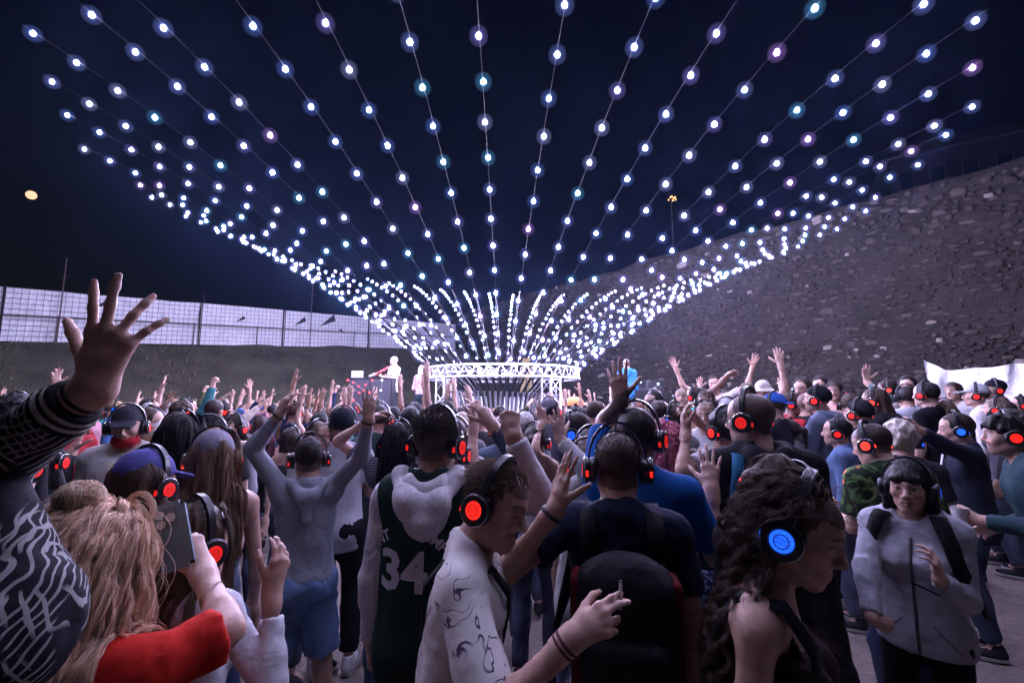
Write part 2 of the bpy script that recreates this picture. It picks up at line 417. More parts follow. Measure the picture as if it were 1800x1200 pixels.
for i, st in enumerate(stones):
    sx, z_, w, h, dep, rot, vi, c, q, pale = st
    M = Matrix.Translation(wp(sx, z_, -.02)) @ RZ @ Matrix.Rotation(rot, 4, 'Y') @ Matrix.Diagonal((w, dep + .05, h, 1))
    if i < 300:
        o = link('stone', stone_me[vi], wroot, SM[c]); o.matrix_local = M
    else:
        p0 = proj(W0 + wp(sx, z_))
        if p0[2] < .5 or p0[0] > 2000 or (p0[0] < 1000 and i % 2): continue
        b0 = len(AV)
        for x in VARI[vi][0]: AV.append(tuple(M @ Vector(x)))
        AF += [tuple(b0 + k for k in f) for f in VARI[vi][1]]; AC += [tuple(q * k for k in c)] * len(VARI[vi][0])
o = link('stonework', mesh_np('stonework', np.array(AV), AF, True, np.array(AC)), wroot, stone_mat('stonework', True)); o['kind'] = 'stuff'
# hill and building beyond the wall, amber lamps
hv = []; hx = np.linspace(-40, 90, 40); hy = np.linspace(0, 70, 22)
dkm = plain('dark_hill', (.03, .032, .022), 1.0, noise=.5, scale=.3)
for a in hx:
    for b_ in hy: hv.append((a, b_, 0))
hv = np.array(hv); pts = np.array([W0 + WD * 10 - WN * (2 + y_) + WD * (x_ - 20) for x_, y_, _ in hv])
pts[:, 2] = 7.2 + np.minimum(hv[:, 1], 30) * .05 + .4 * vnoise(pts, 41, .3)
idx = np.arange(len(pts)).reshape(40, 22)
link('hill', mesh_np('hill', pts, np.stack([idx[:-1, :-1], idx[1:, :-1], idx[1:, 1:], idx[:-1, 1:]], -1).reshape(-1, 4)), None, dkm)['kind'] = 'structure'
bp_ = at(1672, 230, 34); bl = empty('hilltop_building', (bp_.x, bp_.y, 8.4), -.55); tag(bl, 'dim building on the dark hill above the stone wall', 'building')
plm = plain('dim_plaster', (.022, .023, .028), .9, noise=.3); mb = MB(); mb.box((-4.5, -3, -1), (4.5, 3, 12)); mb.build('wall', plm, bl)
MB().add([(-4.9, -3.4, 12), (4.9, -3.4, 12), (4.9, 3.4, 12), (-4.9, 3.4, 12), (-3, 0, 14.2), (3, 0, 14.2)], [(0, 1, 5, 4), (1, 2, 5), (2, 3, 4, 5), (3, 0, 4), (3, 2, 1, 0)]).build('roof', plain('dark_tiles', (.035, .03, .03), .9), bl)
for i in range(5):
    for j in range(4):
        x = -3.6 + i * 1.8; zf = 1.2 + j * 2.7
        w_ = MB().box((x - .45, -3.05, zf), (x + .45, -3.003, zf + 1.5)).build('window', plain('window_frame_paint', (.04, .045, .055), .6), bl)
        MB().box((x - .38, -3.08, zf + .07), (x + .38, -3.053, zf + 1.43)).build('pane', plain('window_pane', (.02, .025, .035), .15), w_)
lp = at(1180, 350, 38); lamp = empty('amber_lamp_cluster', (lp.x, lp.y, 8.0)); tag(lamp, 'small cluster of amber lamps glowing above the wall, between the light strings', 'lamp')
MB().tube([(0, 0, -1), (0, 0, lp.z - 8.2)], .06, 6).build('pole', DARKSTEEL, lamp)
for (dx, dz) in ((-.28, -.12), (-.1, .12), (.02, .2), (.16, .05), (.3, .12), (.34, -.1), (.1, -.18)):
    mb = MB(); mb.lathe([(.01, -.06), (.05, -.03), (.055, .02), (.02, .06)], 8); mb.build('lamp', glow('amber_glow', (1, .42, .12), 3.0), lamp, loc=(dx, -.1, lp.z - 8 + dz))
    MB().tube([(0, 0, lp.z - 8.2), (dx, -.1, lp.z - 8 + dz - .07)], .012, 5).build('bracket', DARKSTEEL, lamp)
# white tarp hung low on the right
tv = []; nu, nv = 60, 24
T0, T1 = at(1626, 640, 9.6), at(1900, 636, 7.6)
for i in range(nu):
    a = i / (nu - 1); p = T0.lerp(T1, a)
    sag = [0, .16, .3, .62, 1]; sz = [.10, -.10, -.12, -.02, .0]
    zt = p.z + np.interp(a, sag, sz) + .015 * math.sin(a * 23)
    for j in range(nv):
        b_ = j / (nv - 1); z_ = .15 + (zt - .15) * b_
        d_ = .10 * math.sin(a * 9 + b_ * 3.2) * (.4 + b_) + .05 * math.sin(a * 31 - b_ * 9) * b_ + .03 * math.sin(a * 12 + b_ * 17)
        tv.append((p.x - .45 * d_, p.y - d_, z_))
tv = np.array(tv); idx = np.arange(len(tv)).reshape(nu, nv)
o = link('white_tarp', mesh_np('white_tarp', tv, np.stack([idx[:-1, :-1], idx[1:, :-1], idx[1:, 1:], idx[:-1, 1:]], -1).reshape(-1, 4)), None, SHEET); tag(o, 'sagging white tarpaulin hung in front of the stone wall', 'tarp')
# the moon
mp = at(55, 343, 600); md = plain; m_, nt, b = nodes_of('moon_surface'); b.inputs['Base Color'].default_value = (.1, .1, .1, 1); b.inputs['Emission Color'].default_value = (1, .66, .38, 1); b.inputs['Emission Strength'].default_value = 1.3
mb = MB(); mb.lathe([(5.8 * math.sin(math.pi * k / 16) + .001, -5.8 * math.cos(math.pi * k / 16)) for k in range(17)], 32)
o = mb.build('moon', m_, None, True, loc=mp); tag(o, 'small warm full moon in the black sky above the fence', 'moon')

# ================================================================ THE CANOPY OF LIGHT STRINGS
AX, AY = -.2437, 12.0
def sz(r, phi): return CAM_H - .8312 + .8912 * r - .0292 * r * r - .0337 * r * math.sin(phi)
def sp(r, phi): return Vector((AX + r * math.sin(phi), AY - r * math.cos(phi), sz(r, phi)))
MEAS = [(-71.2, 9.27), (-60.4, 8.90), (-53.0, 8.85), (-45.5, 8.95), (-36.5, 8.94), (-30.5, 8.91), (-21.5, 9.05), (-14.5, 8.90), (-7.4, 9.09), (-1.0, 9.14), (6.2, 9.00), (13.2, 9.20),
        (19.9, 9.07), (26.6, 9.14), (35.0, 9.26), (41.0, 9.12), (47.8, 9.09), (55.6, 9.24), (59.8, 9.04), (66.0, 8.92), (73.6, 8.62)]
rest = [73.6 + (288.8 - 73.6) * k / 29 for k in range(1, 29)]
rs_ = random.Random(3)
STR = MEAS + [(a + rs_.uniform(-.8, .8), 8.9 + rs_.uniform(-.25, .25)) for a in rest]
TINT = [(.62, .57, 1.0), (.54, .52, 1.0), (.70, .56, 1.0), (.50, .66, 1.0), (.72, .64, 1.0), (.84, .50, 1.0)]
BULB_L = 620.0
bulb_m = [glow('bulb_light_%d' % i, c, BULB_L) for i, c in enumerate(TINT)]
mb = MB(); mb.lathe([(.004, -.030), (.016, -.025), (.0255, -.015), (.029, 0), (.0255, .015), (.015, .026), (.008, .040)], 10); bulb_me = mb.mesh('bulb', True)
def bloom_mat(name, col, k):  # emission-only volume that imitates lens bloom, not a part of the lamp
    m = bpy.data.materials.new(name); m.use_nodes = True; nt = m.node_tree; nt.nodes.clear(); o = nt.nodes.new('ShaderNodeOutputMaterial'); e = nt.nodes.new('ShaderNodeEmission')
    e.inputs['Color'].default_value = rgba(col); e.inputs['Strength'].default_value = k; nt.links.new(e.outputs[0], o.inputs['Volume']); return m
BLOOMC = [(.26, .34, 1.0), (.18, .30, 1.0), (.34, .30, 1.0), (.14, .50, 1.0), (.42, .46, 1.0), (.55, .28, 1.0)]
diff_m = [(bloom_mat('inner_bloom_%d' % i, c, 4.2), bloom_mat('outer_bloom_%d' % i, c, .75)) for i, c in enumerate(BLOOMC)]
mb = MB(); mb.lathe([(max(.001, math.sin(math.pi * k / 10)), -math.cos(math.pi * k / 10)) for k in range(11)], 16); bloom_me = mb.mesh('bloom_halo', True)
cable_m = plain('thin_cable', (.006, .006, .007), .6); rod_m = plain('black_tube', (.012, .012, .014), .35)
NSTR = 0
order_front = sorted([i for i, s in enumerate(STR) if abs(((s[0] + 180) % 360) - 180) < 90], key=lambda i: ((STR[i][0] + 180) % 360) - 180)
order_back = sorted([i for i, s in enumerate(STR) if i not in order_front], key=lambda i: STR[i][0], reverse=True)
ORD = ['first', 'second', 'third', 'fourth', 'fifth', 'sixth', 'seventh', 'eighth', 'ninth', 'tenth', 'eleventh', 'twelfth', 'thirteenth', 'fourteenth', 'fifteenth', 'sixteenth', 'seventeenth', 'eighteenth', 'nineteenth', 'twentieth', 'twenty-first', 'twenty-second', 'twenty-third', 'twenty-fourth', 'twenty-fifth', 'twenty-sixth', 'twenty-seventh', 'twenty-eighth']
labs = {}
for k, i in enumerate(order_front): labs[i] = 'light string spread over the crowd toward the viewer, %s counted from the left' % ORD[k]
for k, i in enumerate(order_back): labs[i] = 'light string on the far side of the canopy behind the stage, %s from the left' % ORD[k]
STR = [(d_, e_ + (.4634 * 5 if abs(d_) < 33 else 0)) for d_, e_ in STR]          # strings over the lens lengthened: added unseen bulbs fill light on the near crowd
for i, (deg, rend) in enumerate(STR):
    phi = math.radians(deg); o0 = sp(2.0, phi); rr = np.linspace(1.95, rend + .12, 26)
    mb = MB(); mb.tube([sp(r, phi) - o0 for r in rr], .0025, 4)
    root = mb.build('light_string', cable_m, None, True, loc=o0); tag(root, labs[i], 'light string', 'strings of the light canopy')
    MB().tube([sp(r, phi) - o0 + Vector((0, 0, .012)) for r in np.linspace(1.0, 3.6, 8)], [.034, .034, .032, .030, .027, .024, .020, .016], 6).build('tube', rod_m, root, True)
    r = rend
    while r > 2.0 and i >= 0:
        p = sp(r, phi) - o0 + Vector((rs_.uniform(-.012, .012), rs_.uniform(-.012, .012), -.034))
        ti = rs_.choices(range(6), (5, 5, 4, 2, 3, 1.2))[0]; bo = link('bulb', bulb_me, root, bulb_m[ti], loc=p)
        for mt_, sc_ in zip(diff_m[ti], (.056, .112)): link('bloom_halo', bloom_me, bo, mt_, scale=sc_)  # two glowing spheres added round each bulb as its halo
        r -= .4634

# ---------------- ring truss, legs, central fan
ALU = plain('truss_aluminium', (.78, .78, .80), .35, .25, noise=.08, scale=3.0)
tr = empty('ring_truss', (AX, AY, 0)); tag(tr, 'white circular lattice truss on lattice legs at the centre of the stage', 'truss')
R_ = 1.98; ZT, ZB = 2.63, 2.37
def rp(a, r, z): return Vector((r * math.sin(a), -r * math.cos(a), z))
NSEG = 72
for (r, z) in ((R_, ZT), (R_ + .02, ZB), (R_ - .28, ZT - .13)):
    MB().tube([rp(2 * math.pi * k / NSEG, r, z) for k in range(NSEG + 1)], .026, 8, cap=False).build('chord', ALU, tr, True)
NB = 44; lac = {0: MB(), 1: MB(), 2: MB()}
for k in range(NB):
    a, b_, c = (2 * math.pi * q / NB for q in (k, k + .5, k + 1))
    lac[0].tube([rp(a, R_, ZT), rp(b_, R_ + .02, ZB)], .011, 6).tube([rp(b_, R_ + .02, ZB), rp(c, R_, ZT)], .011, 6)
    lac[1].tube([rp(a, R_, ZT), rp(b_, R_ - .28, ZT - .13)], .010, 5).tube([rp(b_, R_ - .28, ZT - .13), rp(c, R_, ZT)], .010, 5)
    lac[2].tube([rp(a, R_ + .02, ZB), rp(b_, R_ - .28, ZT - .13)], .010, 5)
for q in lac.values(): q.build('bracing', ALU, tr, True)
for az in (-45, 38, 135, 225):
    a = math.radians(az); c = rp(a, R_ - .12, 0); ux, uy = Vector((math.cos(a), math.sin(a), 0)), Vector((math.sin(a), -math.cos(a), 0)); mb = MB(); h_ = .15
    cs = [c + ux * sx * h_ + uy * sy * h_ for sx, sy in ((-1, -1), (1, -1), (1, 1), (-1, 1))]
    for q in cs: mb.tube([q, q + Vector((0, 0, ZB - .03))], .024, 8)
    leg = mb.build('truss_leg', ALU, tr, True); mb = MB(); nz = 8
    for i in range(4):
        A, B = cs[i], cs[(i + 1) % 4]
        for k in range(nz):
            z0, z1 = (ZB - .05) * k / nz, (ZB - .05) * (k + 1) / nz
            p, q = (A, B) if k % 2 == 0 else (B, A)
            mb.tube([p + Vector((0, 0, z0)), q + Vector((0, 0, z1))], .011, 5)
        for zz_ in (.03, 1.1, ZB - .06): mb.tube([A + Vector((0, 0, zz_)), B + Vector((0, 0, zz_))], .014, 5)
    mb.build('bracing', ALU, leg, True)
fan = empty('fan_frame', (AX, AY, 0)); tag(fan, 'grey fan of metal struts holding the light strings inside the ring truss', 'frame')
GREY = plain('galvanised_steel', (.42, .43, .46), .4, .5)
MB().lathe([(.32, 0), (.32, .05), (.12, .08), (.12, 1.08), (.2, 1.13), (.2, 1.23)], 20).build('hub', GREY, fan, True)
for i, (deg, rend) in enumerate(STR):
    phi = math.radians(deg); e = sp(1.15, phi) - Vector((AX, AY, 0)); q = rp(phi, .18, 1.18); j = rp(phi, .95, 1.43)
    MB().tube([q, j, e], .028, 6).build('strut', GREY, fan, True)
# two yellow straps
st = MB()
for s in (-1, 1): st.add([(s * .10 - .06, 0, 0), (s * .10 + .06, 0, 0), (s * .05 + .07, 0, .95), (s * .05 - .05, 0, .95), (s * .10 - .06, .01, 0), (s * .10 + .06, .01, 0), (s * .05 + .07, .01, .95), (s * .05 - .05, .01, .95)],
    [(0, 1, 2, 3), (7, 6, 5, 4), (0, 4, 5, 1), (1, 5, 6, 2), (2, 6, 7, 3), (3, 7, 4, 0)])
p = at(925, 690, 12.6); tag(st.build('yellow_strap', plain('yellow_webbing', (.26, .20, .08), .8), None, loc=(p.x, p.y, 2.03)), 'pair of yellow straps hanging behind the ring truss', 'strap')

# ---------------- stage platforms and equipment
BLK = plain('black_stage_ply', (.018, .018, .02), .6, noise=.3); BLK2 = plain('black_cloth', (.014, .014, .016), .95)
def platform(x0, x1, y0, y1, h, label):
    root = empty('stage_platform', ((x0 + x1) / 2, (y0 + y1) / 2, 0)); w, d = (x1 - x0) / 2, (y1 - y0) / 2
    tag(root, label, 'platform'); MB().box((-w, -d, h - .08), (w, d, h)).build('deck', BLK, root); MB().box((-w + .03, -d + .03, 0), (w - .03, d - .03, h - .083)).build('skirt', BLK2, root)
SZ_L, SZ_R = 1.22, 1.08
platform(-4.6, -1.95, 12.2, 14.6, SZ_L, 'low black platform under the booth hung with red lights')
platform(1.95, 4.3, 10.4, 12.6, SZ_R, 'low black platform under the man in the blue hoodie')
# booth with red fairy lights
c0 = at(612, 700, 12.3); c1 = at(686, 700, 12.3); bx0, bx1 = c0.x, c1.x; bt = at(640, 666, 12.3).z
booth = empty('dj_booth', ((bx0 + bx1) / 2, 12.3, SZ_L)); tag(booth, 'dark panelled booth hung with red fairy lights on the platform', 'booth')
w = (bx1 - bx0) / 2; hb = bt - SZ_L
for (a, b_) in ((-w, -.01), (.01, w)): MB().box((a, 0, 0), (b_, .04, hb)).build('front_panel', plain('grey_flight_case', (.06, .06, .075), .5, noise=.2), booth)
MB().box((-w - .02, -.02, hb), (w + .02, .7, hb + .03)).build('top', BLK, booth)
for s in (-1, 1): MB().box((s * w - .02, .045, 0), (s * w + .02, .68, hb - .003)).build('side_panel', BLK, booth)
RED = glow('red_fairy_glow', (1, .05, .07), 3.2); WHT = glow('white_fairy_glow', (.8, .85, 1), 4.0)
fl = MB(); path = [(612, 668), (622, 672), (640, 686), (632, 690), (615, 684), (606, 685), (613, 692), (622, 703), (628, 716), (631, 722), (638, 722), (650, 690), (643, 676), (655, 668), (672, 668), (670, 686), (664, 706), (676, 708), (684, 698)]
P3 = [at(x, y, 12.24) for x, y in path]; o0 = Vector((booth.location.x, 12.24, SZ_L))
fs_ = fl.tube([p - o0 for p in P3], .006, 4).build('fairy_lights', plain('fairy_cable', (.2, .2, .2), .5), None, True, loc=o0); tag(fs_, 'loops of red fairy lights draped over the dark booth', 'fairy lights')
mb = MB(); mb.lathe([(.005, -.026), (.022, -.015), (.027, 0), (.02, .016), (.006, .024)], 8); fb = mb.mesh('fairy_bulb', True); k = 0
for A, B in zip(P3[:-1], P3[1:]):
    nn = max(1, int((B - A).length / .17))
    for q in range(nn):
        p = A.lerp(B, q / nn); k += 1; link('fairy_bulb', fb, fs_, WHT if p.x > P3[14].x - .05 else RED, loc=p - o0 + Vector((0, -.03, 0)))
ma = empty('microphone_arm', at(652, 667, 12.4)); tag(ma, 'angled microphone arm with red lights above the booth', 'microphone')
MB().tube([(0, 0, -.02), (.0, 0, .10), (.45, 0, .32)], .012, 6).build('arm', GREY, ma, True); MB().tube([(-.05, 0, .09), (.12, 0, .15)], [.03, .042], 10).build('microphone', plain('white_plastic', (.7, .7, .72), .4), ma, True)
for (x, z_) in ((.15, .16), (.26, .22), (.36, .27), (.45, .32)): link('fairy_bulb', fb, ma, RED, loc=(x, -.03, z_), scale=1.3)
lp_ = empty('laptop', at(628, 668, 12.5)); lp_.location.z = bt + .03; tag(lp_, 'small open laptop on top of the booth', 'laptop')
MB().box((-.16, 0, 0), (.16, .22, .018)).build('keyboard', GREY, lp_); MB().box((-.16, -.02, .02), (.16, -.006, .20)).build('screen', plain('white_lid', (.65, .66, .7), .4), lp_)
# speaker, mixer and flight case on the other platform
def case(px0, px1, ytop, zb, Y, dep, label, name, cat):
    a, b_ = at(px0, ytop, Y), at(px1, ytop, Y); root = empty(name, ((a.x + b_.x) / 2, Y, zb)); tag(root, label, cat); w = (b_.x - a.x) / 2; h = a.z - zb
    MB().box((-w, 0, 0), (w, dep, h)).build('cabinet', BLK, root)
    return root, w, h
r1, w, h = case(1143, 1169, 667, SZ_R, 11.0, .45, 'black loudspeaker cabinet with small blue lights on the right platform', 'loudspeaker', 'speaker')
for (x, z_) in ((0, h * .78), (0, h * .28)): MB().lathe([(.02, -.02), (.10, -.035), (.13, -.012), (.135, 0)], 20, 'Y', (x, 0, z_)).build('cone', plain('speaker_cone', (.03, .03, .035), .5), r1, True)
for (x, z_) in ((.0, h - .1), (-w + .03, .2), (-w + .03, .38)): MB().lathe([(.004, -.05), (.02, -.045), (.02, -.01)], 10, 'Y', (x, 0, z_)).build('indicator', glow('blue_white_glow', (.55, .7, 1), 8.0), r1)
r2, w, h = case(1112, 1140, 686, SZ_R, 10.9, .5, 'black cloth covered table under the mixer beside the loudspeaker', 'mixer_table', 'table')
mx_ = empty('mixer', (r2.location.x, 10.92, SZ_R + h)); tag(mx_, 'black audio mixer with tiny lights on the cloth covered table', 'mixer')
MB().box((-.24, 0, .001), (.24, .4, .07)).build('body', plain('mixer_shell', (.05, .05, .06), .4), mx_); MB().box((-.22, .3, .07), (.22, .36, .26)).build('screen', BLK, mx_)
for x in (-.15, -.02, .1): MB().lathe([(.004, -.03), (.014, -.025), (.014, .0)], 8, 'Y', (x, .3, .2)).build('indicator', glow('blue_white_glow', (.55, .7, 1), 8.0), mx_)
oc = empty('orange_dome', at(1009, 712, 9.2)); tag(oc, 'glowing orange domed cover beside the ring truss leg', 'dome')
MB().lathe([(.21, 0), (.205, .05), (.17, .11), (.10, .16), (.01, .175)], 24).build('cover', plain('orange_cloth', (.85, .22, .05), .6), oc, True)
zz0 = oc.location.z
MB().box((-.22, -.2, -zz0), (.22, .2, -.003)).build('plinth', BLK, oc)

# ---------------- haze over the whole place
hz = MB().box((-70, -20, -1.0), (70, 95, 40.0)); m_ = bpy.data.materials.new('thin_smoke'); m_.use_nodes = True; nt = m_.node_tree; nt.nodes.clear()
o_ = nt.nodes.new('ShaderNodeOutputMaterial'); pv = nt.nodes.new('ShaderNodeVolumePrincipled'); pv.inputs['Color'].default_value = (.30, .48, 1.0, 1); pv.inputs['Density'].default_value = .0006; pv.inputs['Anisotropy'].default_value = .86
nt.links.new(pv.outputs[0], o_.inputs['Volume'])
tag(hz.build('haze', m_, None), 'thin smoke hanging in the air', 'haze', kind='stuff')

# ================================================================ PEOPLE: signed distance bodies turned into meshes
def smin(a, b, k):
    if k <= 0: return np.minimum(a, b)
    h = np.maximum(k - np.abs(a - b), 0) / k
    return np.minimum(a, b) - h * h * k * .25
def smax(a, b, k): return -smin(-a, -b, k)
def nrm(v):
    v = np.asarray(v, float); return v / (np.linalg.norm(v) + 1e-12)
def rot(ax, deg):
    c, s = math.cos(math.radians(deg)), math.sin(math.radians(deg))
    if ax == 'x': return np.array([[1, 0, 0], [0, c, -s], [0, s, c]])
    if ax == 'y': return np.array([[c, 0, s], [0, 1, 0], [-s, 0, c]])
    return np.array([[c, -s, 0], [s, c, 0], [0, 0, 1]])
I3 = np.eye(3)
class Sdf:
    """list of blended primitives, evaluated on grids cut to each primitive's bounds"""
    def __init__(s): s.p = []
    def cone(s, a, b, ra, rb, k=.03, flat=False, sq=None, op='u'):
        s.p.append(('c', np.asarray(a, float), np.asarray(b, float), ra, rb, k, flat, sq, op)); return s
    def ell(s, c, r, R=None, k=.03, op='u'):
        s.p.append(('e', np.asarray(c, float), np.asarray(r, float) if hasattr(r, '__len__') else np.array([r] * 3, float), I3 if R is None else R, k, op)); return s
    def box(s, c, r, rd, R=None, k=.01, op='u'):
        s.p.append(('b', np.asarray(c, float), np.asarray(r, float), rd, I3 if R is None else R, k, op)); return s
    def plane(s, pt, n, k=.006):
        s.p.append(('p', np.asarray(pt, float), nrm(n), k)); return s
    def fold(s, fn): s.p.append(('f', fn)); return s
    def bounds(s):
        lo, hi = [], []
        for q in s.p:
            if q[0] == 'c' and q[8] == 'u':
                r = max(q[3], q[4]) * (max(1, 1 / q[7][1]) if q[7] is not None else 1) + .01; lo.append(np.minimum(q[1], q[2]) - r); hi.append(np.maximum(q[1], q[2]) + r)
            elif q[0] in 'eb' and q[-1] == 'u':
                e = np.abs(q[3] if q[0] == 'e' else q[4]) @ (q[2] if q[0] == 'e' else q[2] + q[3]); lo.append(q[1] - e - .01); hi.append(q[1] + e + .01)
        return np.min(lo, 0), np.max(hi, 0)
    def eval(s, lo, n, h):
        ax = [lo[i] + h * np.arange(n[i]) for i in range(3)]
        F = np.full(n, .5, np.float32)
        def sl(bl, bh):
            i0 = [max(0, int(math.floor((bl[i] - lo[i]) / h))) for i in range(3)]; i1 = [min(n[i], int(math.ceil((bh[i] - lo[i]) / h)) + 1) for i in range(3)]
            if any(i1[i] - i0[i] < 1 for i in range(3)): return None
            X, Y, Z = (ax[i][i0[i]:i1[i]].astype(np.float32) for i in range(3))
            return (slice(i0[0], i1[0]), slice(i0[1], i1[1]), slice(i0[2], i1[2])), X[:, None, None], Y[None, :, None], Z[None, None, :]
        for q in s.p:
            if q[0] == 'c':
                _, a, b, ra, rb, k, flat, sq, op = q
                r = max(ra, rb) * (1 / min(1, sq[1]) if sq is not None else 1) + k + 3.2 * h
                g = sl(np.minimum(a, b) - r, np.maximum(a, b) + r)
                if g is None: continue
                S, X, Y, Z = g; ba = b - a; L2 = float(ba @ ba) + 1e-12
                px, py, pz = X - a[0], Y - a[1], Z - a[2]
                t0 = (px * ba[0] + py * ba[1] + pz * ba[2]) / L2; t = np.clip(t0, 0, 1)
                dx, dy, dz = px - t * ba[0], py - t * ba[1], pz - t * ba[2]
                if sq is not None:                                  # flatten along a direction
                    w, f = nrm(sq[0]), sq[1]; dd = dx * w[0] + dy * w[1] + dz * w[2]; e = (1 / f - 1)
                    dx = dx + dd * w[0] * e; dy = dy + dd * w[1] * e; dz = dz + dd * w[2] * e
                d = np.sqrt(dx * dx + dy * dy + dz * dz) - (ra + (rb - ra) * t)
                if sq is not None: d = d * min(1, sq[1] + .25)
                if flat:
                    Ln = math.sqrt(L2); d = np.maximum(d, (t0 - 1) * Ln)
                    if flat == 2: d = np.maximum(d, -t0 * Ln)
            elif q[0] == 'e':
                _, c, rr, R, k, op = q; e = np.abs(R) @ rr + k + 3.2 * h; g = sl(c - e, c + e)
                if g is None: continue
                S, X, Y, Z = g; px, py, pz = X - c[0], Y - c[1], Z - c[2]
                k0 = k1 = 0
                for i in range(3):
                    li = px * R[0, i] + py * R[1, i] + pz * R[2, i]; li = li / rr[i]; k0 = k0 + li * li; k1 = k1 + (li / rr[i]) ** 2
                k0 = np.sqrt(k0) + 1e-9; d = k0 * (k0 - 1) / (np.sqrt(k1) + 1e-9)
            elif q[0] == 'b':
                _, c, rr, rd, R, k, op = q; e = np.abs(R) @ (rr + rd) + k + 3.2 * h; g = sl(c - e, c + e)
                if g is None: continue
                S, X, Y, Z = g; px, py, pz = X - c[0], Y - c[1], Z - c[2]; o2 = 0; mx = None
                for i in range(3):
                    li = np.abs(px * R[0, i] + py * R[1, i] + pz * R[2, i]) - rr[i]; o2 = o2 + np.maximum(li, 0) ** 2; mx = li if mx is None else np.maximum(mx, li)
                d = np.sqrt(o2) + np.minimum(mx, 0) - rd
            elif q[0] == 'p':
                _, pt, nn, k = q; X, Y, Z = (ax[i].astype(np.float32) for i in range(3))
                d = (X[:, None, None] - pt[0]) * nn[0] + (Y[None, :, None] - pt[1]) * nn[1] + (Z[None, None, :] - pt[2]) * nn[2]
                F = smax(F, d, k); continue
            else:
                m = np.abs(F) < .03 + 3 * h; ii = np.nonzero(m)
                if len(ii[0]):
                    Pn = np.stack([ax[i][ii[i]] for i in range(3)], -1); F[m] += q[1](Pn).astype(np.float32)
                continue
            if op == 'u': F[S] = smin(F[S], d, k)
            else: F[S] = smax(F[S], -d, k)
        return F
    def mesh(s, h, lo=None, hi=None, keep=None):
        if lo is None: lo, hi = s.bounds()
        lo = np.asarray(lo, float) - 2.5 * h; hi = np.asarray(hi, float) + 2.5 * h
        n = tuple(int(math.ceil((hi[i] - lo[i]) / h)) + 1 for i in range(3))
        return nets(s.eval(lo, n, h), lo, h, keep)
CORN = [(i, j, k) for i in (0, 1) for j in (0, 1) for k in (0, 1)]
EDG = [(a, b) for a in range(8) for b in range(a + 1, 8) if sum(abs(CORN[a][i] - CORN[b][i]) for i in range(3)) == 1]
def nets(F, lo, h, keep=None):
    sg = F < 0; n = F.shape
    c = np.zeros(tuple(k - 1 for k in n), np.int8)
    for (i, j, k) in CORN: c += sg[i:n[0] - 1 + i, j:n[1] - 1 + j, k:n[2] - 1 + k]
    act = (c > 0) & (c < 8); ii = np.nonzero(act); m = len(ii[0])
    if m == 0: return np.zeros((0, 3)), np.zeros((0, 4), int)
    val = [F[ii[0] + i, ii[1] + j, ii[2] + k].astype(np.float64) for (i, j, k) in CORN]
    acc = np.zeros((m, 3)); cnt = np.zeros(m)
    for (a, b) in EDG:
        va, vb = val[a], val[b]; cr = (va < 0) != (vb < 0); t = np.where(cr, va / np.where(cr, va - vb, 1), 0)
        A, B = np.array(CORN[a], float), np.array(CORN[b], float)
        acc += np.where(cr[:, None], A + (B - A) * t[:, None], 0); cnt += cr
    V = lo + h * (np.stack(ii, -1) + acc / cnt[:, None])
    idx = np.full(c.shape, -1, np.int32); idx[ii] = np.arange(m)
    Fs = []
    for d in range(3):
        a = [slice(None)] * 3; b = [slice(None)] * 3; a[d] = slice(0, n[d] - 1); b[d] = slice(1, n[d])
        s0, s1 = sg[tuple(a)], sg[tuple(b)]; e = np.nonzero(s0 != s1); e1, e2 = (d + 1) % 3, (d + 2) % 3
        ok = (e[e1] > 0) & (e[e2] > 0) & (e[e1] < n[e1] - 1) & (e[e2] < n[e2] - 1); e = tuple(x[ok] for x in e); fl = s0[e]
        def g(o1, o2):
            q = list(e); q[e1] = q[e1] - o1; q[e2] = q[e2] - o2; return idx[tuple(q)]
        Q = np.stack([g(1, 1), g(0, 1), g(0, 0), g(1, 0)], -1); Q[~fl] = Q[~fl][:, ::-1]; Fs.append(Q)
    Q = np.concatenate(Fs); Q = Q[(Q >= 0).all(1)]
    if keep is not None and len(Q):
        Q = Q[keep(V[Q].mean(1))]; u, inv = np.unique(Q, return_inverse=True); V = V[u]; Q = inv.reshape(Q.shape)
    return V, Q
def join(parts):
    Vs, Qs, b = [], [], 0
    for V, Q in parts: Vs.append(V); Qs.append(Q + b); b += len(V)
    return np.concatenate(Vs), np.concatenate(Qs)

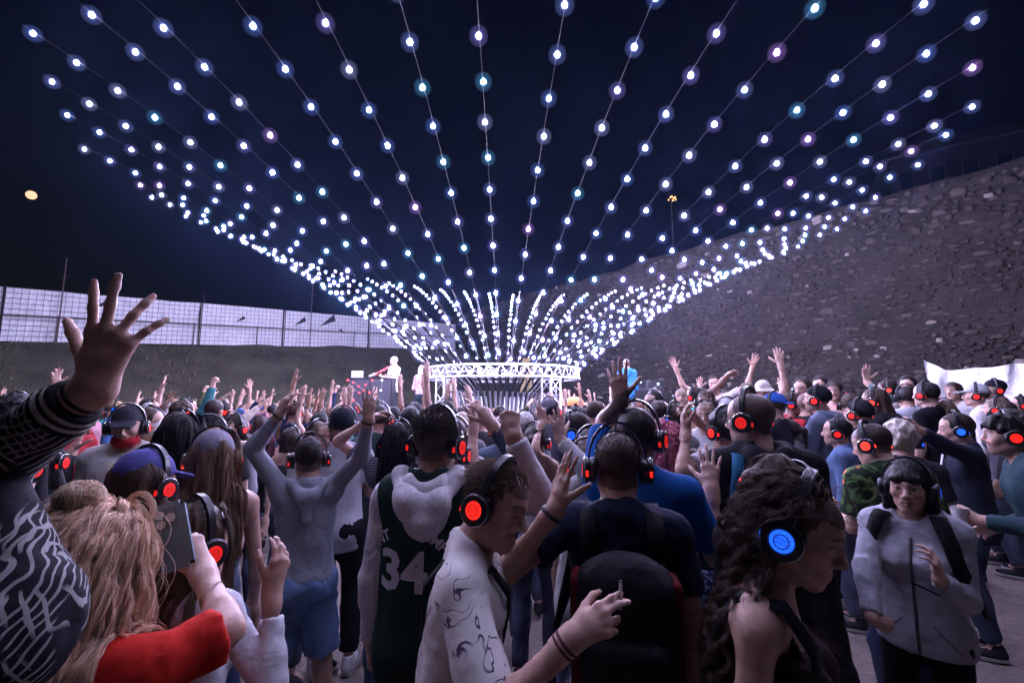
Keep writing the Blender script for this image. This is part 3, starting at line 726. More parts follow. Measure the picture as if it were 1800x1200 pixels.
# ---------------------------------------------------------------- skeleton
ARM = {  # upper-arm direction, forearm direction (x outward, y forward, z up), palm normal, hand shape
    'down': ((.16, .0, -1), (.06, .22, -1), (-1, 0, 0), 'relax'),
    'high': ((.25, .22, 1), (.0, .12, 1), (0, 1, .1), 'open'),
    'up': ((.62, .25, .62), (-.06, .12, 1), (0, 1, .1), 'open'),
    'upbent': ((.85, .25, .22), (-.12, .18, 1), (0, 1, 0), 'open'),
    'wide': ((.80, .15, .50), (.30, .15, .95), (0, 1, 0), 'open'),
    'fist': ((.45, .35, .75), (-.05, .25, 1), (0, 1, .1), 'fist'),
    'fwdup': ((.25, .85, .40), (.05, .75, .75), (0, .4, -1), 'open'),
    'fwd': ((.2, .95, .05), (.0, 1, .12), (0, 0, -1), 'point'),
    'hold': ((.15, .20, -1), (-.25, .95, .25), (-1, 0, .2), 'hold'),
    'chest': ((.28, .12, -1), (-.45, .65, .75), (-1, -.2, .2), 'relax'),
    'hip': ((.55, -.15, -.85), (-.55, .45, -.55), (-1, 0, 0), 'fist'),
    'clap': ((.25, .45, -.7), (-.48, .55, .75), (-1, 0, 0), 'open'),
    'head': ((.75, .35, .45), (-.75, -.10, .75), (-.5, -.5, -.5), 'relax'),
    'bend': ((.2, -.15, -1), (-.15, .85, -.15), (-1, 0, 0), 'relax'),
    'bendup': ((.30, .35, -.85), (.0, .35, 1), (0, 1, 0), 'open'),
}
def skeleton(sp):
    H = sp.get('H', 1.75); S = H / 1.75; fem = sp.get('fem', False); w = sp.get('w', 1.0) * (.93 if fem else 1.0)
    sk = dict(S=S, fem=fem, w=w, sp=sp)
    lean, side, twist = sp.get('lean', (0, 0, 0))
    piv = np.array([0, 0, 1.0]) * S; RC = rot('z', twist) @ rot('y', side) @ rot('x', -lean)
    sk['RC'] = RC; sk['piv'] = piv
    def ch(p): return piv + RC @ (np.asarray(p, float) * S - piv)
    sk['ch'] = ch
    hy, hp, hr = sp.get('head', (0, 0, 0)); RH = RC @ rot('z', hy) @ rot('x', hp) @ rot('y', hr)
    nb = ch((0, -.015, 1.49)); sk['neck0'] = ch((0, -.02, 1.42)); sk['RH'] = RH
    base = ch((0, .0, 1.535)); sk['neck1'] = base; hs = sp.get('hs', 1.0) * (S * .45 + .55) * (.955 if fem else 1.0); sk['hs'] = hs
    sk['head'] = base + RH @ (np.array([0, .022, .102]) * hs)
    for sd, nm in ((-1, 'L'), (1, 'R')):
        a = sp.get('arm' + nm, 'down'); spec = dict(a) if isinstance(a, dict) else {}
        pose = ARM[spec.get('pose', a if isinstance(a, str) else 'down')]
        u = nrm(spec.get('u', pose[0])); f = nrm(spec.get('f', pose[1])); pn = np.array(spec.get('palm', pose[2]), float); hand = spec.get('hand', pose[3])
        flip = np.array([sd, 1, 1.0]); u, f, pn = u * flip, f * flip, pn * flip
        sh0 = np.array([sd * .168 * w, -.01, 1.425])
        L1, L2 = .285 * S, .255 * S
        if 'elbow' in spec: sh = ch(sh0 + np.array([0, 0, .02])); el = np.asarray(spec['elbow'], float); wr = np.asarray(spec['wrist'], float)
        elif 'wrist' in spec:                     # reach for a point given in body space
            tgt = np.asarray(spec['wrist'], float); sh = ch(sh0); up = max(0, nrm(tgt - sh)[2]); sh = ch(sh0 + np.array([-sd * .02 * up, .01 * up, .05 * up]))
            d = tgt - sh; D = np.linalg.norm(d)
            if D > (L1 + L2) * .995: tgt = sh + d / D * (L1 + L2) * .995; D = (L1 + L2) * .995; d = tgt - sh
            x = (L1 * L1 - L2 * L2 + D * D) / (2 * D); y = math.sqrt(max(L1 * L1 - x * x, 0)); pole = np.array(spec.get('pole', (sd * .5, -.3, -1)), float)
            dn = d / D; pole = nrm(pole - dn * (pole @ dn)); el = sh + dn * x + pole * y; wr = tgt
        else:
            u2 = RC @ u; f2 = RC @ f; up = max(0, u2[2]); sh = ch(sh0 + np.array([-sd * .025 * up, .01 * up, .055 * up])); el = sh + u2 * L1; wr = el + f2 * L2; pn = RC @ pn
        f = nrm(wr - el); hd = nrm(np.asarray(spec['hdir'], float)) if 'hdir' in spec else f
        pn = nrm(pn - hd * (pn @ hd)); sk[nm] = dict(sh=sh, el=el, wr=wr, f=f, hd=hd, pn=pn, hand=hand, sd=sd)
    gap = sp.get('gap', .11); steps = sp.get('step', (0, 0)); low = sp.get('low', 0.0)
    sk['hipz'] = .925 * S - low
    for sd, nm, stp in ((-1, 'l', steps[0]), (1, 'r', steps[1])):
        hip = np.array([sd * .088 * S * (1.05 if fem else 1), 0, .925 * S - low]); ank = np.array([sd * gap * S, stp * S - .02 * S, .085 * S]); L1, L2 = .435 * S, .42 * S
        d = ank - hip; D = np.linalg.norm(d)
        if D > (L1 + L2) * .998: d = d / D * (L1 + L2) * .998; ank = hip + d; D = np.linalg.norm(d)
        x = (L1 * L1 - L2 * L2 + D * D) / (2 * D); y = math.sqrt(max(L1 * L1 - x * x, 0)); dn = d / D; pole = nrm(np.array([sd * .12, 1, 0]) - dn * (np.array([sd * .12, 1, 0]) @ dn))
        sk[nm] = dict(hip=hip, kn=hip + dn * x + pole * y, an=ank, sd=sd)
    return sk

def torso(f, sk, i=0.0, loose=0.0):
    S, w, fem, ch, RC = sk['S'], sk['w'], sk['fem'], sk['ch'], sk['RC']; b = sk['sp'].get('belly', 0.0)
    hz_ = sk['hipz'] / S
    f.ell((0, -.005, (hz_ + .03) * S), np.array([.147 * w * (1.07 if fem else 1), .106, .13]) * S + i + loose * .5)
    f.ell(ch((0, .0 + b * .4, 1.11)), np.array([(.112 if fem else .126) * w + b * .3, .092 + b * .6, .15]) * S + i + loose, RC, .06)
    f.ell(ch((0, -.005, 1.285)), np.array([(.134 if fem else .148) * w, .098, .175]) * S + i + loose * .5, RC, .06)
    f.cone(ch((-.125 * w, -.012, 1.425)), ch((.125 * w, -.012, 1.425)), .054 * S + i, .054 * S + i, .055)
    if fem:
        for s in (-1, 1): f.ell(ch((s * .072 * w, .088, 1.285)), np.array([.062, .055, .062]) * S + i, RC, .035)
    else:
        for s in (-1, 1): f.ell(ch((s * .075 * w, .055, 1.33)), np.array([.08, .05, .085]) * S + i, RC, .05)
    for s in (-1, 1):
        f.ell((s * .075 * S, -.062 * S, (hz_ - .005) * S), np.array([.085, .075, .09]) * S + i * .8, None, .05)
        f.cone(ch((0, -.02, 1.49)), ch((s * .13 * w, -.015, 1.437)), .046 * S + i, .046 * S + i, .05)
def arm(f, sk, nm, i=0.0, frac=2.0, flat=False, cuff=0.0):
    """frac up to 1: part of the upper arm; up to 2: on to the wrist"""
    A = sk[nm]; S = sk['S']; w = (.86 if sk['fem'] else 1.0) * (.5 + .5 * sk['w']); sh, el, wr = A['sh'], A['el'], A['wr']
    kk = .024 if i > .004 else .018; f.ell(sh, .052 * S * w + i, None, .032 if i > .004 else .024)
    e1 = sh + (el - sh) * min(frac, 1)
    f.cone(sh, e1, .048 * S * w + i, (.048 - .010 * min(frac, 1)) * S * w + i + cuff * (frac <= 1), kk, flat and frac <= 1)
    if frac > 1:
        t = frac - 1; e2 = el + (wr - el) * t
        f.cone(el + (wr - el) * .28, el, .041 * S * w + i, .037 * S * w + i, kk * .75)
        f.cone(el, e2, .039 * S * w + i, (.039 - .013 * t) * S * w + i + cuff, kk * .75, flat)
def leg(f, sk, nm, i=0.0, frac=2.0, flat=False, flare=0.0):
    A = sk[nm]; S = sk['S']; w = .5 + .5 * sk['w']; hip, kn, an = A['hip'], A['kn'], A['an']
    e1 = hip + (kn - hip) * min(frac, 1)
    f.cone(hip, e1, .082 * S * w + i, (.082 - .028 * min(frac, 1)) * S * w + i + flare * (frac <= 1), .05, flat and frac <= 1)
    if frac > 1:
        t = frac - 1; e2 = kn + (an - kn) * t
        f.ell(kn + (an - kn) * .28 + np.array([0, -.022 * S, 0]), np.array([.05, .053, .11]) * S * w + i, None, .04)
        f.cone(kn, e2, .056 * S * w + i, (.056 - .018 * t) * S * w + i + flare, .04, flat)
FING = {  # curl of the three joints (degrees), per finger index..little, and thumb; spread
    'open': ((4, 6, 4), (2, 5, 4), (5, 8, 5), (10, 10, 6), (10, 8), 1.0),
    'splay': ((2, 3, 2), (0, 3, 2), (16, 12, 6), (20, 14, 8), (0, 0), 1.8),
    'relax': ((22, 28, 16), (28, 34, 18), (34, 38, 20), (38, 40, 20), (18, 14), .4),
    'hold': ((40, 48, 25), (44, 52, 25), (46, 54, 25), (48, 54, 25), (28, 22), .2),
    'fist': ((74, 95, 55), (78, 98, 55), (80, 98, 55), (82, 98, 50), (42, 48), .0),
    'point': ((2, 4, 4), (62, 85, 50), (68, 90, 50), (70, 90, 50), (30, 40), .0),
    'smoke': ((14, 30, 14), (18, 34, 16), (48, 60, 30), (56, 66, 30), (14, 20), .45),
    'peace': ((2, 4, 2), (2, 4, 2), (78, 98, 50), (80, 98, 50), (45, 50), 1.4),
}
def hand(f, sk, nm, fat=0.0):
    A = sk[nm]; S = sk['S'] * (.93 if sk['fem'] else 1.0) * sk['sp'].get('hands', 1.0); wr, d, n, sd = A['wr'], A['hd'], A['pn'], A['sd']
    # thumb side: d (to the fingertips), n (out of the palm), t (towards the thumb)
    t = np.cross(n, d) * (-sd)
    t = nrm(t)
    fg = FING[A['hand']]; P = lambda a, b, c: wr + (d * a + t * b + n * c) * S
    f.cone(A['el'] + (wr - A['el']) * .85, wr, .029 * S, .027 * S, .02)
    f.cone(wr, P(.045, .002, 0), .026 * S, .030 * S, .02, sq=(n, .72))
    kn = [P(.088, .028, 0), P(.094, .009, -.003), P(.089, -.010, -.001), P(.079, -.028, .003)]
    for k_, q in enumerate(kn): f.cone(P(.02, .012 - .008 * k_, 0), q, .0145 * S, .0112 * S + fat, .011)
    f.ell(P(.045, .022, .010), np.array([.02, .018, .016]) * S, None, .015)
    ln = [(.040, .026, .020), (.045, .029, .021), (.041, .027, .020), (.032, .021, .018)]; rad = [.0084, .0087, .0083, .0073]
    for k_ in range(4):
        sp_ = (9, 2, -6, -15)[k_] * fg[5]; c, s = math.cos(math.radians(sp_)), math.sin(math.radians(sp_)); dd = d * c + t * s; p = kn[k_]; ang = 0
        for j in range(3):
            ang += fg[k_][j]; ca, sa = math.cos(math.radians(ang)), math.sin(math.radians(ang)); e = p + (dd * ca + n * sa) * ln[k_][j] * S
            r0 = rad[k_] * (1 - .10 * j) * S + fat; r1 = rad[k_] * (1 - .10 * (j + 1)) * S + fat; f.cone(p, e, r0, r1, .006 if j else .009); p = e
        A.setdefault('nails', []).append((p.copy(), nrm(dd * ca + n * sa), nrm(n * ca - dd * sa)))
        if k_ == 0: A['itip'] = p.copy()
        if k_ == 1: A['mtip'] = p.copy(); A['mmid'] = (kn[1] + p) / 2
    sp_ = (46 if A['hand'] in ('open', 'splay') else 34 if A['hand'] != 'fist' else 12); th = P(.030, .026, .008); c, s = math.cos(math.radians(sp_)), math.sin(math.radians(sp_)); dd = nrm(d * c + t * s + n * .25)
    if A['hand'] == 'fist': dd = nrm(d * .8 + t * .1 + n * .6)
    p = th; tn = nrm(np.cross(np.cross(dd, n - t), dd))
    for j, L_ in enumerate((.038, .034, .026)):
        a_ = 0 if j == 0 else sum(fg[4][:j]); ca, sa = math.cos(math.radians(a_)), math.sin(math.radians(a_)); e = p + (dd * ca + tn * sa) * L_ * S
        f.cone(p, e, (.0125, .0105, .0095)[j] * S + fat * .7, (.0105, .0095, .0075)[j] * S + fat * .7, .012 if j == 0 else .006); p = e
    A['ttip'] = p
def head(f, sk, detail=True):
    R, s = sk['RH'], sk['hs']; c = sk['head']; fem = sk['fem']; sp = sk['sp']; smile = sp.get('smile', 0.0); jaw = sp.get('jaw', 1.0)
    P = lambda x, y, z: c + R @ (np.array([x, y, z]) * s)
    def E(p, r, k=.02, op='u', Rr=None): f.ell(P(*p), np.array(r) * s, R if Rr is None else R @ Rr, k * s, op)
    E((0, -.012, .030), (.074, .096, .086)); E((0, .022, -.015), (.062, .072, .086), .03)
    E((0, .030, .045), (.062, .062, .055), .03)
    jw = (.048 if fem else .055) * jaw
    E((0, .030, -.070), (jw, .052, .036), .03)
    f.cone(P(-jw * .9, -.005, -.062), P(-.016, .072, -.100), .016 * s, .015 * s, .03 * s); f.cone(P(jw * .9, -.005, -.062), P(.016, .072, -.100), .016 * s, .015 * s, .03 * s)
    E((0, .079, -.098), (.019, .015, .015), .02)
    f.cone(sk['neck0'], P(0, -.018, -.055), (.050 if fem else .060) * sk['S'], (.046 if fem else .054) * s, .03)
    if not detail:
        f.cone(P(0, .088, .012), P(0, .112, -.028), .009 * s, .014 * s, .012 * s)
        E((-.031, .094, .002), (.017, .012, .012), .012, 's'); E((.031, .094, .002), (.017, .012, .012), .012, 's')
        for q in (-1, 1): E((q * .077, -.008, -.008), (.010, .019, .030), .008)
        return
    for q in (-1, 1):
        E((q * .041, .060, -.022 + .006 * smile), (.024, .024, .020), .025)
        f.cone(P(q * .008, .090, .021), P(q * .044, .076, .026), .011 * s, .008 * s, .016 * s)
        E((q * .031, .100, .003), (.0175, .016, .0115), .010, 's')
        E((q * .031, .0775, .002), (.0155, .0145, .0135), .003)
        if sp.get('eyes', 1) == 0:
            f.cone(P(q * .018, .090, .000), P(q * .046, .081, -.001), .0045 * s, .0045 * s, .006 * s)
        else:
            f.cone(P(q * .018, .0905, .0065), P(q * .032, .0935, .0105), .0032 * s, .0036 * s, .003 * s); f.cone(P(q * .032, .0935, .0105), P(q * .047, .083, .005), .0036 * s, .003 * s, .003 * s)
            f.cone(P(q * .020, .0885, -.006), P(q * .045, .082, -.006), .003 * s, .003 * s, .004 * s)
        # ear
        E((q * .075, -.008, -.006), (.008, .019, .031), .008, Rr=rot('y', q * -8) @ rot('x', 8)); E((q * .083, -.003, -.004), (.006, .010, .018), .006, 's', Rr=rot('y', q * -8))
        E((q * .0135, .097, -.036), (.0095, .011, .0085), .009)
        E((q * .0055, .1095, -.041), (.0035, .005, .004), .003, 's')
        if smile: f.cone(P(q * .020, .094, -.035), P(q * .037, .074, -.070), .004 * s, .004 * s, .010 * s); E((q * .040, .066, -.038), (.021, .020, .018), .018)
    f.cone(P(0, .090, .016), P(0, .1145, -.026), .0075 * s, .0115 * s, .012 * s); E((0, .113, -.030), (.0115, .010, .0095), .010)
    # mouth
    mw = .021 + .010 * smile; mz = -.066; up = .010 * smile
    f.ell(P(0, .083, mz), np.array([.030, .016, .020]) * s, R, .02 * s)
    for q in (-1, 1):
        f.cone(P(0, .0985, mz + .0035), P(q * mw, .086 - .006 * smile, mz + .001 + up), .0058 * s, .003 * s, .005 * s)
        f.cone(P(0, .0965, mz - .0085 - .004 * smile), P(q * mw * .85, .086 - .005 * smile, mz - .004 + up * .6), .0068 * s, .0035 * s, .006 * s)
        f.cone(P(0, .1035, mz - .002), P(q * mw, .092 - .006 * smile, mz - .001 + up), (.0016 + .0028 * smile) * s, .0012 * s, .002 * s, op='s')
def face_col(sk, V, base, o):
    """surface colours of the face: lips, brows, eyes, stubble"""
    c = np.tile(np.array(base, np.float32), (len(V), 1)); L = (V - sk['head']) @ sk['RH'] / sk['hs']; x, y, z = L.T; ax = np.abs(x); sp = sk['sp']
    near = np.linalg.norm(L, axis=1) < .2
    sm = sp.get('smile', 0); up = np.clip(ax / .03, 0, 1) ** 1.5 * .010 * sm
    lips = near & (y > .08) & (ax < .024 + .010 * sm) & (np.abs(z - (-.068 + up)) < .0125 * (1 - (ax / (.030 + .010 * sm)) ** 2).clip(.15, 1))
    c[lips] = c[lips] * .35 + np.array(sp.get('lips', (.30, .10, .10) if sk['fem'] else (.28, .13, .115))) * .65
    if sm:
        teeth = near & (y > .078) & (y < .0995) & (ax < .021) & (np.abs(z - (-.0675 + up)) < .0042); c[teeth] = (.72, .70, .66)
    br = near & (y > .05) & (ax > .010) & (ax < .052) & (np.abs(z - (.0285 - (ax - .034) ** 2 * 6)) < .0052)
    c[br] = c[br] * .2 + np.array(sp.get('brow', (.02, .014, .01))) * .8
    if sp.get('eyes', 1):
        d = np.hypot(ax - .031, z - .002); ey = near & (y > .076) & (d < .0145) & (np.abs(z - .0015) < .0065); c[ey] = (.55, .53, .52)
        ir = near & (y > .08) & (d < .0056); c[ir] = (.03, .02, .015)
        ln = near & (y > .07) & (ax > .014) & (ax < .049) & (np.abs(z - (.0088 - (ax - .032) ** 2 * 14)) < .0022); c[ln] = c[ln] * .25 + .01
    else:
        ln = near & (y > .07) & (ax > .015) & (ax < .050) & (np.abs(z - (-.0005 - (ax - .032) ** 2 * 4)) < .0022); c[ln] *= .3
    ck = np.exp(-(((ax - .045) / .02) ** 2 + ((z + .03) / .022) ** 2)) * (near & (y > .03)); c *= (1 - .18 * ck[:, None] * np.array([0, 1, 1]))
    bd = sp.get('beard', 0)
    if bd:
        q = near & (y > -.02) & (z < -.028 - .02 * (ax < .03) * (y > .09)) & ~lips & (z > -.13) & ((z < -.045) | (ax > .05)); c[q] = c[q] * (1 - bd) + np.array(sp.get('hair_col', (.03, .02, .015))) * bd
    if sp.get('buzz'):
        hc = np.array(sp['buzz']); q = near & scalp(L, sp.get('hairline', .052)); c[q] = c[q] * .18 + hc * .82
    nc = np.array(sp.get('nails', (base[0] * 1.12, base[1] * .98, base[2] * .98)))
    for nm in 'LR':
        for (tp, dr, pn) in sk[nm].get('nails', []):
            d = V - tp; q = (np.linalg.norm(d, axis=1) < .0125); qq = np.nonzero(q)[0]; dd = d[qq]; ok = (dd @ pn < -.0028) & (dd @ dr > -.008); c[qq[ok]] = nc
    return c
def scalp(L, hl=.052):
    x, y, z = np.asarray(L).T; ax = np.abs(x)
    front = z > hl - .9 * np.maximum(0, .045 - y) * 0 + .25 * np.maximum(ax - .04, 0)
    side = (y < .048 - .10 * np.maximum(0, .02 - z)) & (z > -.018 - .3 * np.maximum(0, -y - .02))
    nape = (y < -.035) & (z > -.072 + .25 * np.maximum(0, ax - .03))
    return (front & (y > .03)) | ((y <= .048) & (z > .03)) | side & (y < .035) & (z > -.005) | nape

# ---------------------------------------------------------------- materials for people
def skin_mat():
    m, nt, b = nodes_of('skin'); L = nt.links
    a = N(nt, 'ShaderNodeAttribute'); a.attribute_name = 'Col'; tc = N(nt, 'ShaderNodeTexCoord'); oi = N(nt, 'ShaderNodeObjectInfo')
    n = N(nt, 'ShaderNodeTexNoise', Scale=30.0, Detail=4.0); L.new(tc.outputs['Object'], n.inputs['Vector'])
    r = N(nt, 'ShaderNodeMapRange'); r.inputs['From Min'].default_value = .3; r.inputs['From Max'].default_value = .7; r.inputs['To Min'].default_value = .80; r.inputs['To Max'].default_value = 1.14; L.new(n.outputs['Fac'], r.inputs['Value'])
    mx = N(nt, 'ShaderNodeVectorMath', operation='SCALE'); L.new(a.outputs['Color'], mx.inputs[0]); L.new(r.outputs[0], mx.inputs['Scale'])
    m2 = N(nt, 'ShaderNodeVectorMath', operation='MULTIPLY'); L.new(mx.outputs[0], m2.inputs[0]); L.new(oi.outputs['Color'], m2.inputs[1]); L.new(m2.outputs[0], b.inputs['Base Color'])
    n2 = N(nt, 'ShaderNodeTexNoise', Scale=260.0, Detail=2.0); L.new(tc.outputs['Object'], n2.inputs['Vector'])
    bp = N(nt, 'ShaderNodeBump', Strength=.15, Distance=.004); L.new(n2.outputs['Fac'], bp.inputs['Height']); L.new(bp.outputs[0], b.inputs['Normal'])
    b.inputs['Roughness'].default_value = .48; b.inputs['Specular IOR Level'].default_value = .4
    b.inputs['Subsurface Weight'].default_value = .12; b.inputs['Subsurface Radius'].default_value = (.012, .005, .003); b.inputs['Subsurface Scale'].default_value = .5
    return m
SKIN = skin_mat()
def cloth(col, kind='plain', col2=None, rough=.85):
    key = ('cloth', tuple(col), kind, tuple(col2) if col2 else None)
    if key in MATS: return MATS[key]
    m, nt, b = nodes_of('cloth_' + kind); L = nt.links; tc = N(nt, 'ShaderNodeTexCoord'); O = tc.outputs['Object']
    n = N(nt, 'ShaderNodeTexNoise', Scale=5.0, Detail=5.0); L.new(O, n.inputs['Vector'])
    r = N(nt, 'ShaderNodeMapRange'); r.inputs['To Min'].default_value = .82; r.inputs['To Max'].default_value = 1.15; L.new(n.outputs['Fac'], r.inputs['Value'])
    sc = N(nt, 'ShaderNodeVectorMath', operation='SCALE'); L.new(r.outputs[0], sc.inputs['Scale'])
    def mix(fac, a, c):
        q = N(nt, 'ShaderNodeMix', data_type='RGBA'); L.new(fac, q.inputs[0])
        for i, v in ((6, a), (7, c)):
            if hasattr(v, 'links') or hasattr(v, 'is_output'): L.new(v, q.inputs[i])
            else: q.inputs[i].default_value = rgba(v)
        return q.outputs[2]
    def ramp(sock, lo, hi):
        q = N(nt, 'ShaderNodeMapRange'); q.inputs['From Min'].default_value = lo; q.inputs['From Max'].default_value = hi; L.new(sock, q.inputs['Value']); return q.outputs[0]
    out = None
    if kind == 'stripe':
        w = N(nt, 'ShaderNodeTexWave', Scale=22.0, Distortion=.6, bands_direction='Z'); L.new(O, w.inputs['Vector']); out = mix(ramp(w.outputs['Fac'], .62, .72), col, col2)
    elif kind == 'dots':
        v = N(nt, 'ShaderNodeTexVoronoi', Scale=26.0); L.new(O, v.inputs['Vector']); out = mix(ramp(v.outputs['Distance'], .24, .18), col, col2)
    elif kind == 'leaf':
        acc = None
        for (rx, rz, off) in ((.4, .7, 0), (1.4, 2.2, 3.7)):
            mp_ = N(nt, 'ShaderNodeMapping'); mp_.inputs['Rotation'].default_value = (rx, .3, rz); mp_.inputs['Location'].default_value = (off, off, 0); L.new(O, mp_.inputs['Vector'])
            w = N(nt, 'ShaderNodeTexWave', Scale=24.0, Distortion=5.0, Detail=1.0); w.inputs['Detail Scale'].default_value = .8; L.new(mp_.outputs[0], w.inputs['Vector']); g_ = N(nt, 'ShaderNodeTexNoise', Scale=9.0, Detail=0.0); L.new(mp_.outputs[0], g_.inputs['Vector'])
            mm = N(nt, 'ShaderNodeMath', operation='MULTIPLY'); L.new(ramp(w.outputs['Fac'], .78, .87), mm.inputs[0]); L.new(ramp(g_.outputs['Fac'], .49, .53), mm.inputs[1])
            if acc is None: acc = mm.outputs[0]
            else: mx_ = N(nt, 'ShaderNodeMath', operation='MAXIMUM'); L.new(acc, mx_.inputs[0]); L.new(mm.outputs[0], mx_.inputs[1]); acc = mx_.outputs[0]
        out = mix(acc, col, col2)
    elif kind == 'hawaii':
        v = N(nt, 'ShaderNodeTexNoise', Scale=8.0, Detail=2.0, Distortion=2.4); L.new(O, v.inputs['Vector'])
        v2 = N(nt, 'ShaderNodeTexVoronoi', Scale=9.0); L.new(O, v2.inputs['Vector'])
        a1 = mix(ramp(v.outputs['Fac'], .52, .56), (.02, .035, .02), (.09, .17, .06)); a2 = mix(ramp(v.outputs['Fac'], .63, .66), a1, (.34, .40, .17)); out = mix(ramp(v2.outputs['Distance'], .22, .17), a2, (.62, .20, .06))
    elif kind == 'lineart':
        v = N(nt, 'ShaderNodeTexNoise', Scale=11.0, Detail=1.5, Distortion=1.6); L.new(O, v.inputs['Vector'])
        sb = N(nt, 'ShaderNodeMath', operation='SUBTRACT'); sb.inputs[1].default_value = .53; L.new(v.outputs['Fac'], sb.inputs[0]); ab = N(nt, 'ShaderNodeMath', operation='ABSOLUTE'); L.new(sb.outputs[0], ab.inputs[0])
        g2 = N(nt, 'ShaderNodeTexNoise', Scale=4.0); L.new(O, g2.inputs['Vector'])
        mm = N(nt, 'ShaderNodeMath', operation='MULTIPLY'); L.new(ramp(ab.outputs[0], .020, .010), mm.inputs[0]); L.new(ramp(g2.outputs['Fac'], .47, .50), mm.inputs[1])
        out = mix(mm.outputs[0], col, col2)
    elif kind == 'denim':
        w = N(nt, 'ShaderNodeTexNoise', Scale=160.0, Detail=2.0); L.new(O, w.inputs['Vector']); f_ = N(nt, 'ShaderNodeTexNoise', Scale=4.0, Detail=4.0); L.new(O, f_.inputs['Vector'])
        c2 = col2 or tuple(min(1, k * 2.2 + .03) for k in col); a1 = mix(ramp(f_.outputs['Fac'], .42, .68), col, c2); out = mix(ramp(w.outputs['Fac'], .45, .95), a1, tuple(min(1, k * 1.25 + .01) for k in c2))
    elif kind == 'paisley':
        v = N(nt, 'ShaderNodeTexNoise', Scale=24.0, Detail=1.0, Distortion=2.0); L.new(O, v.inputs['Vector']); out = mix(ramp(v.outputs['Fac'], .50, .56), col, col2)
    elif kind == 'knit':
        w = N(nt, 'ShaderNodeTexNoise', Scale=120.0, Detail=2.0); L.new(O, w.inputs['Vector']); out = mix(ramp(w.outputs['Fac'], .35, .7), tuple(k * .9 for k in col), tuple(min(1, k * 1.08) for k in col))
    if out is not None: L.new(out, sc.inputs[0])
    else: sc.inputs[0].default_value = col
    L.new(sc.outputs[0], b.inputs['Base Color'])
    fo = N(nt, 'ShaderNodeTexNoise', Scale=11.0, Detail=3.0, Distortion=1.4); L.new(O, fo.inputs['Vector']); wv = N(nt, 'ShaderNodeTexNoise', Scale=300.0, Detail=1.0); L.new(O, wv.inputs['Vector'])
    ad = N(nt, 'ShaderNodeMath', operation='MULTIPLY_ADD'); ad.inputs[1].default_value = .025; L.new(wv.outputs['Fac'], ad.inputs[0]); L.new(fo.outputs['Fac'], ad.inputs[2])
    bp = N(nt, 'ShaderNodeBump', Strength=.40, Distance=.015); L.new(ad.outputs[0], bp.inputs['Height']); L.new(bp.outputs[0], b.inputs['Normal'])
    b.inputs['Roughness'].default_value = rough; b.inputs['Specular IOR Level'].default_value = .12
    MATS[key] = m
    return m
def hair_mat(col, strands=False):
    key = ('hair', tuple(col), strands)
    if key in MATS: return MATS[key]
    m, nt, b = nodes_of('hair'); L = nt.links; tc = N(nt, 'ShaderNodeTexCoord')
    if strands:
        hi = N(nt, 'ShaderNodeHairInfo'); r = N(nt, 'ShaderNodeMapRange'); r.inputs['To Min'].default_value = .55; r.inputs['To Max'].default_value = 1.5; L.new(hi.outputs['Random'], r.inputs['Value'])
        sc = N(nt, 'ShaderNodeVectorMath', operation='SCALE'); sc.inputs[0].default_value = col; L.new(r.outputs[0], sc.inputs['Scale']); L.new(sc.outputs[0], b.inputs['Base Color'])
    else:
        mp_ = N(nt, 'ShaderNodeMapping'); mp_.inputs['Scale'].default_value = (60, 60, 7); L.new(tc.outputs['Object'], mp_.inputs['Vector'])
        n = N(nt, 'ShaderNodeTexNoise', Scale=1.6, Detail=4.0, Distortion=.6); L.new(mp_.outputs[0], n.inputs['Vector'])
        r = N(nt, 'ShaderNodeMapRange'); r.inputs['From Min'].default_value = .3; r.inputs['From Max'].default_value = .7; r.inputs['To Min'].default_value = .45; r.inputs['To Max'].default_value = 1.5; L.new(n.outputs['Fac'], r.inputs['Value'])
        sc = N(nt, 'ShaderNodeVectorMath', operation='SCALE'); sc.inputs[0].default_value = col; L.new(r.outputs[0], sc.inputs['Scale']); L.new(sc.outputs[0], b.inputs['Base Color'])
        bp = N(nt, 'ShaderNodeBump', Strength=.8, Distance=.008); L.new(n.outputs['Fac'], bp.inputs['Height']); L.new(bp.outputs[0], b.inputs['Normal'])
    b.inputs['Roughness'].default_value = .55; b.inputs['Specular IOR Level'].default_value = .28
    MATS[key] = m
    return m

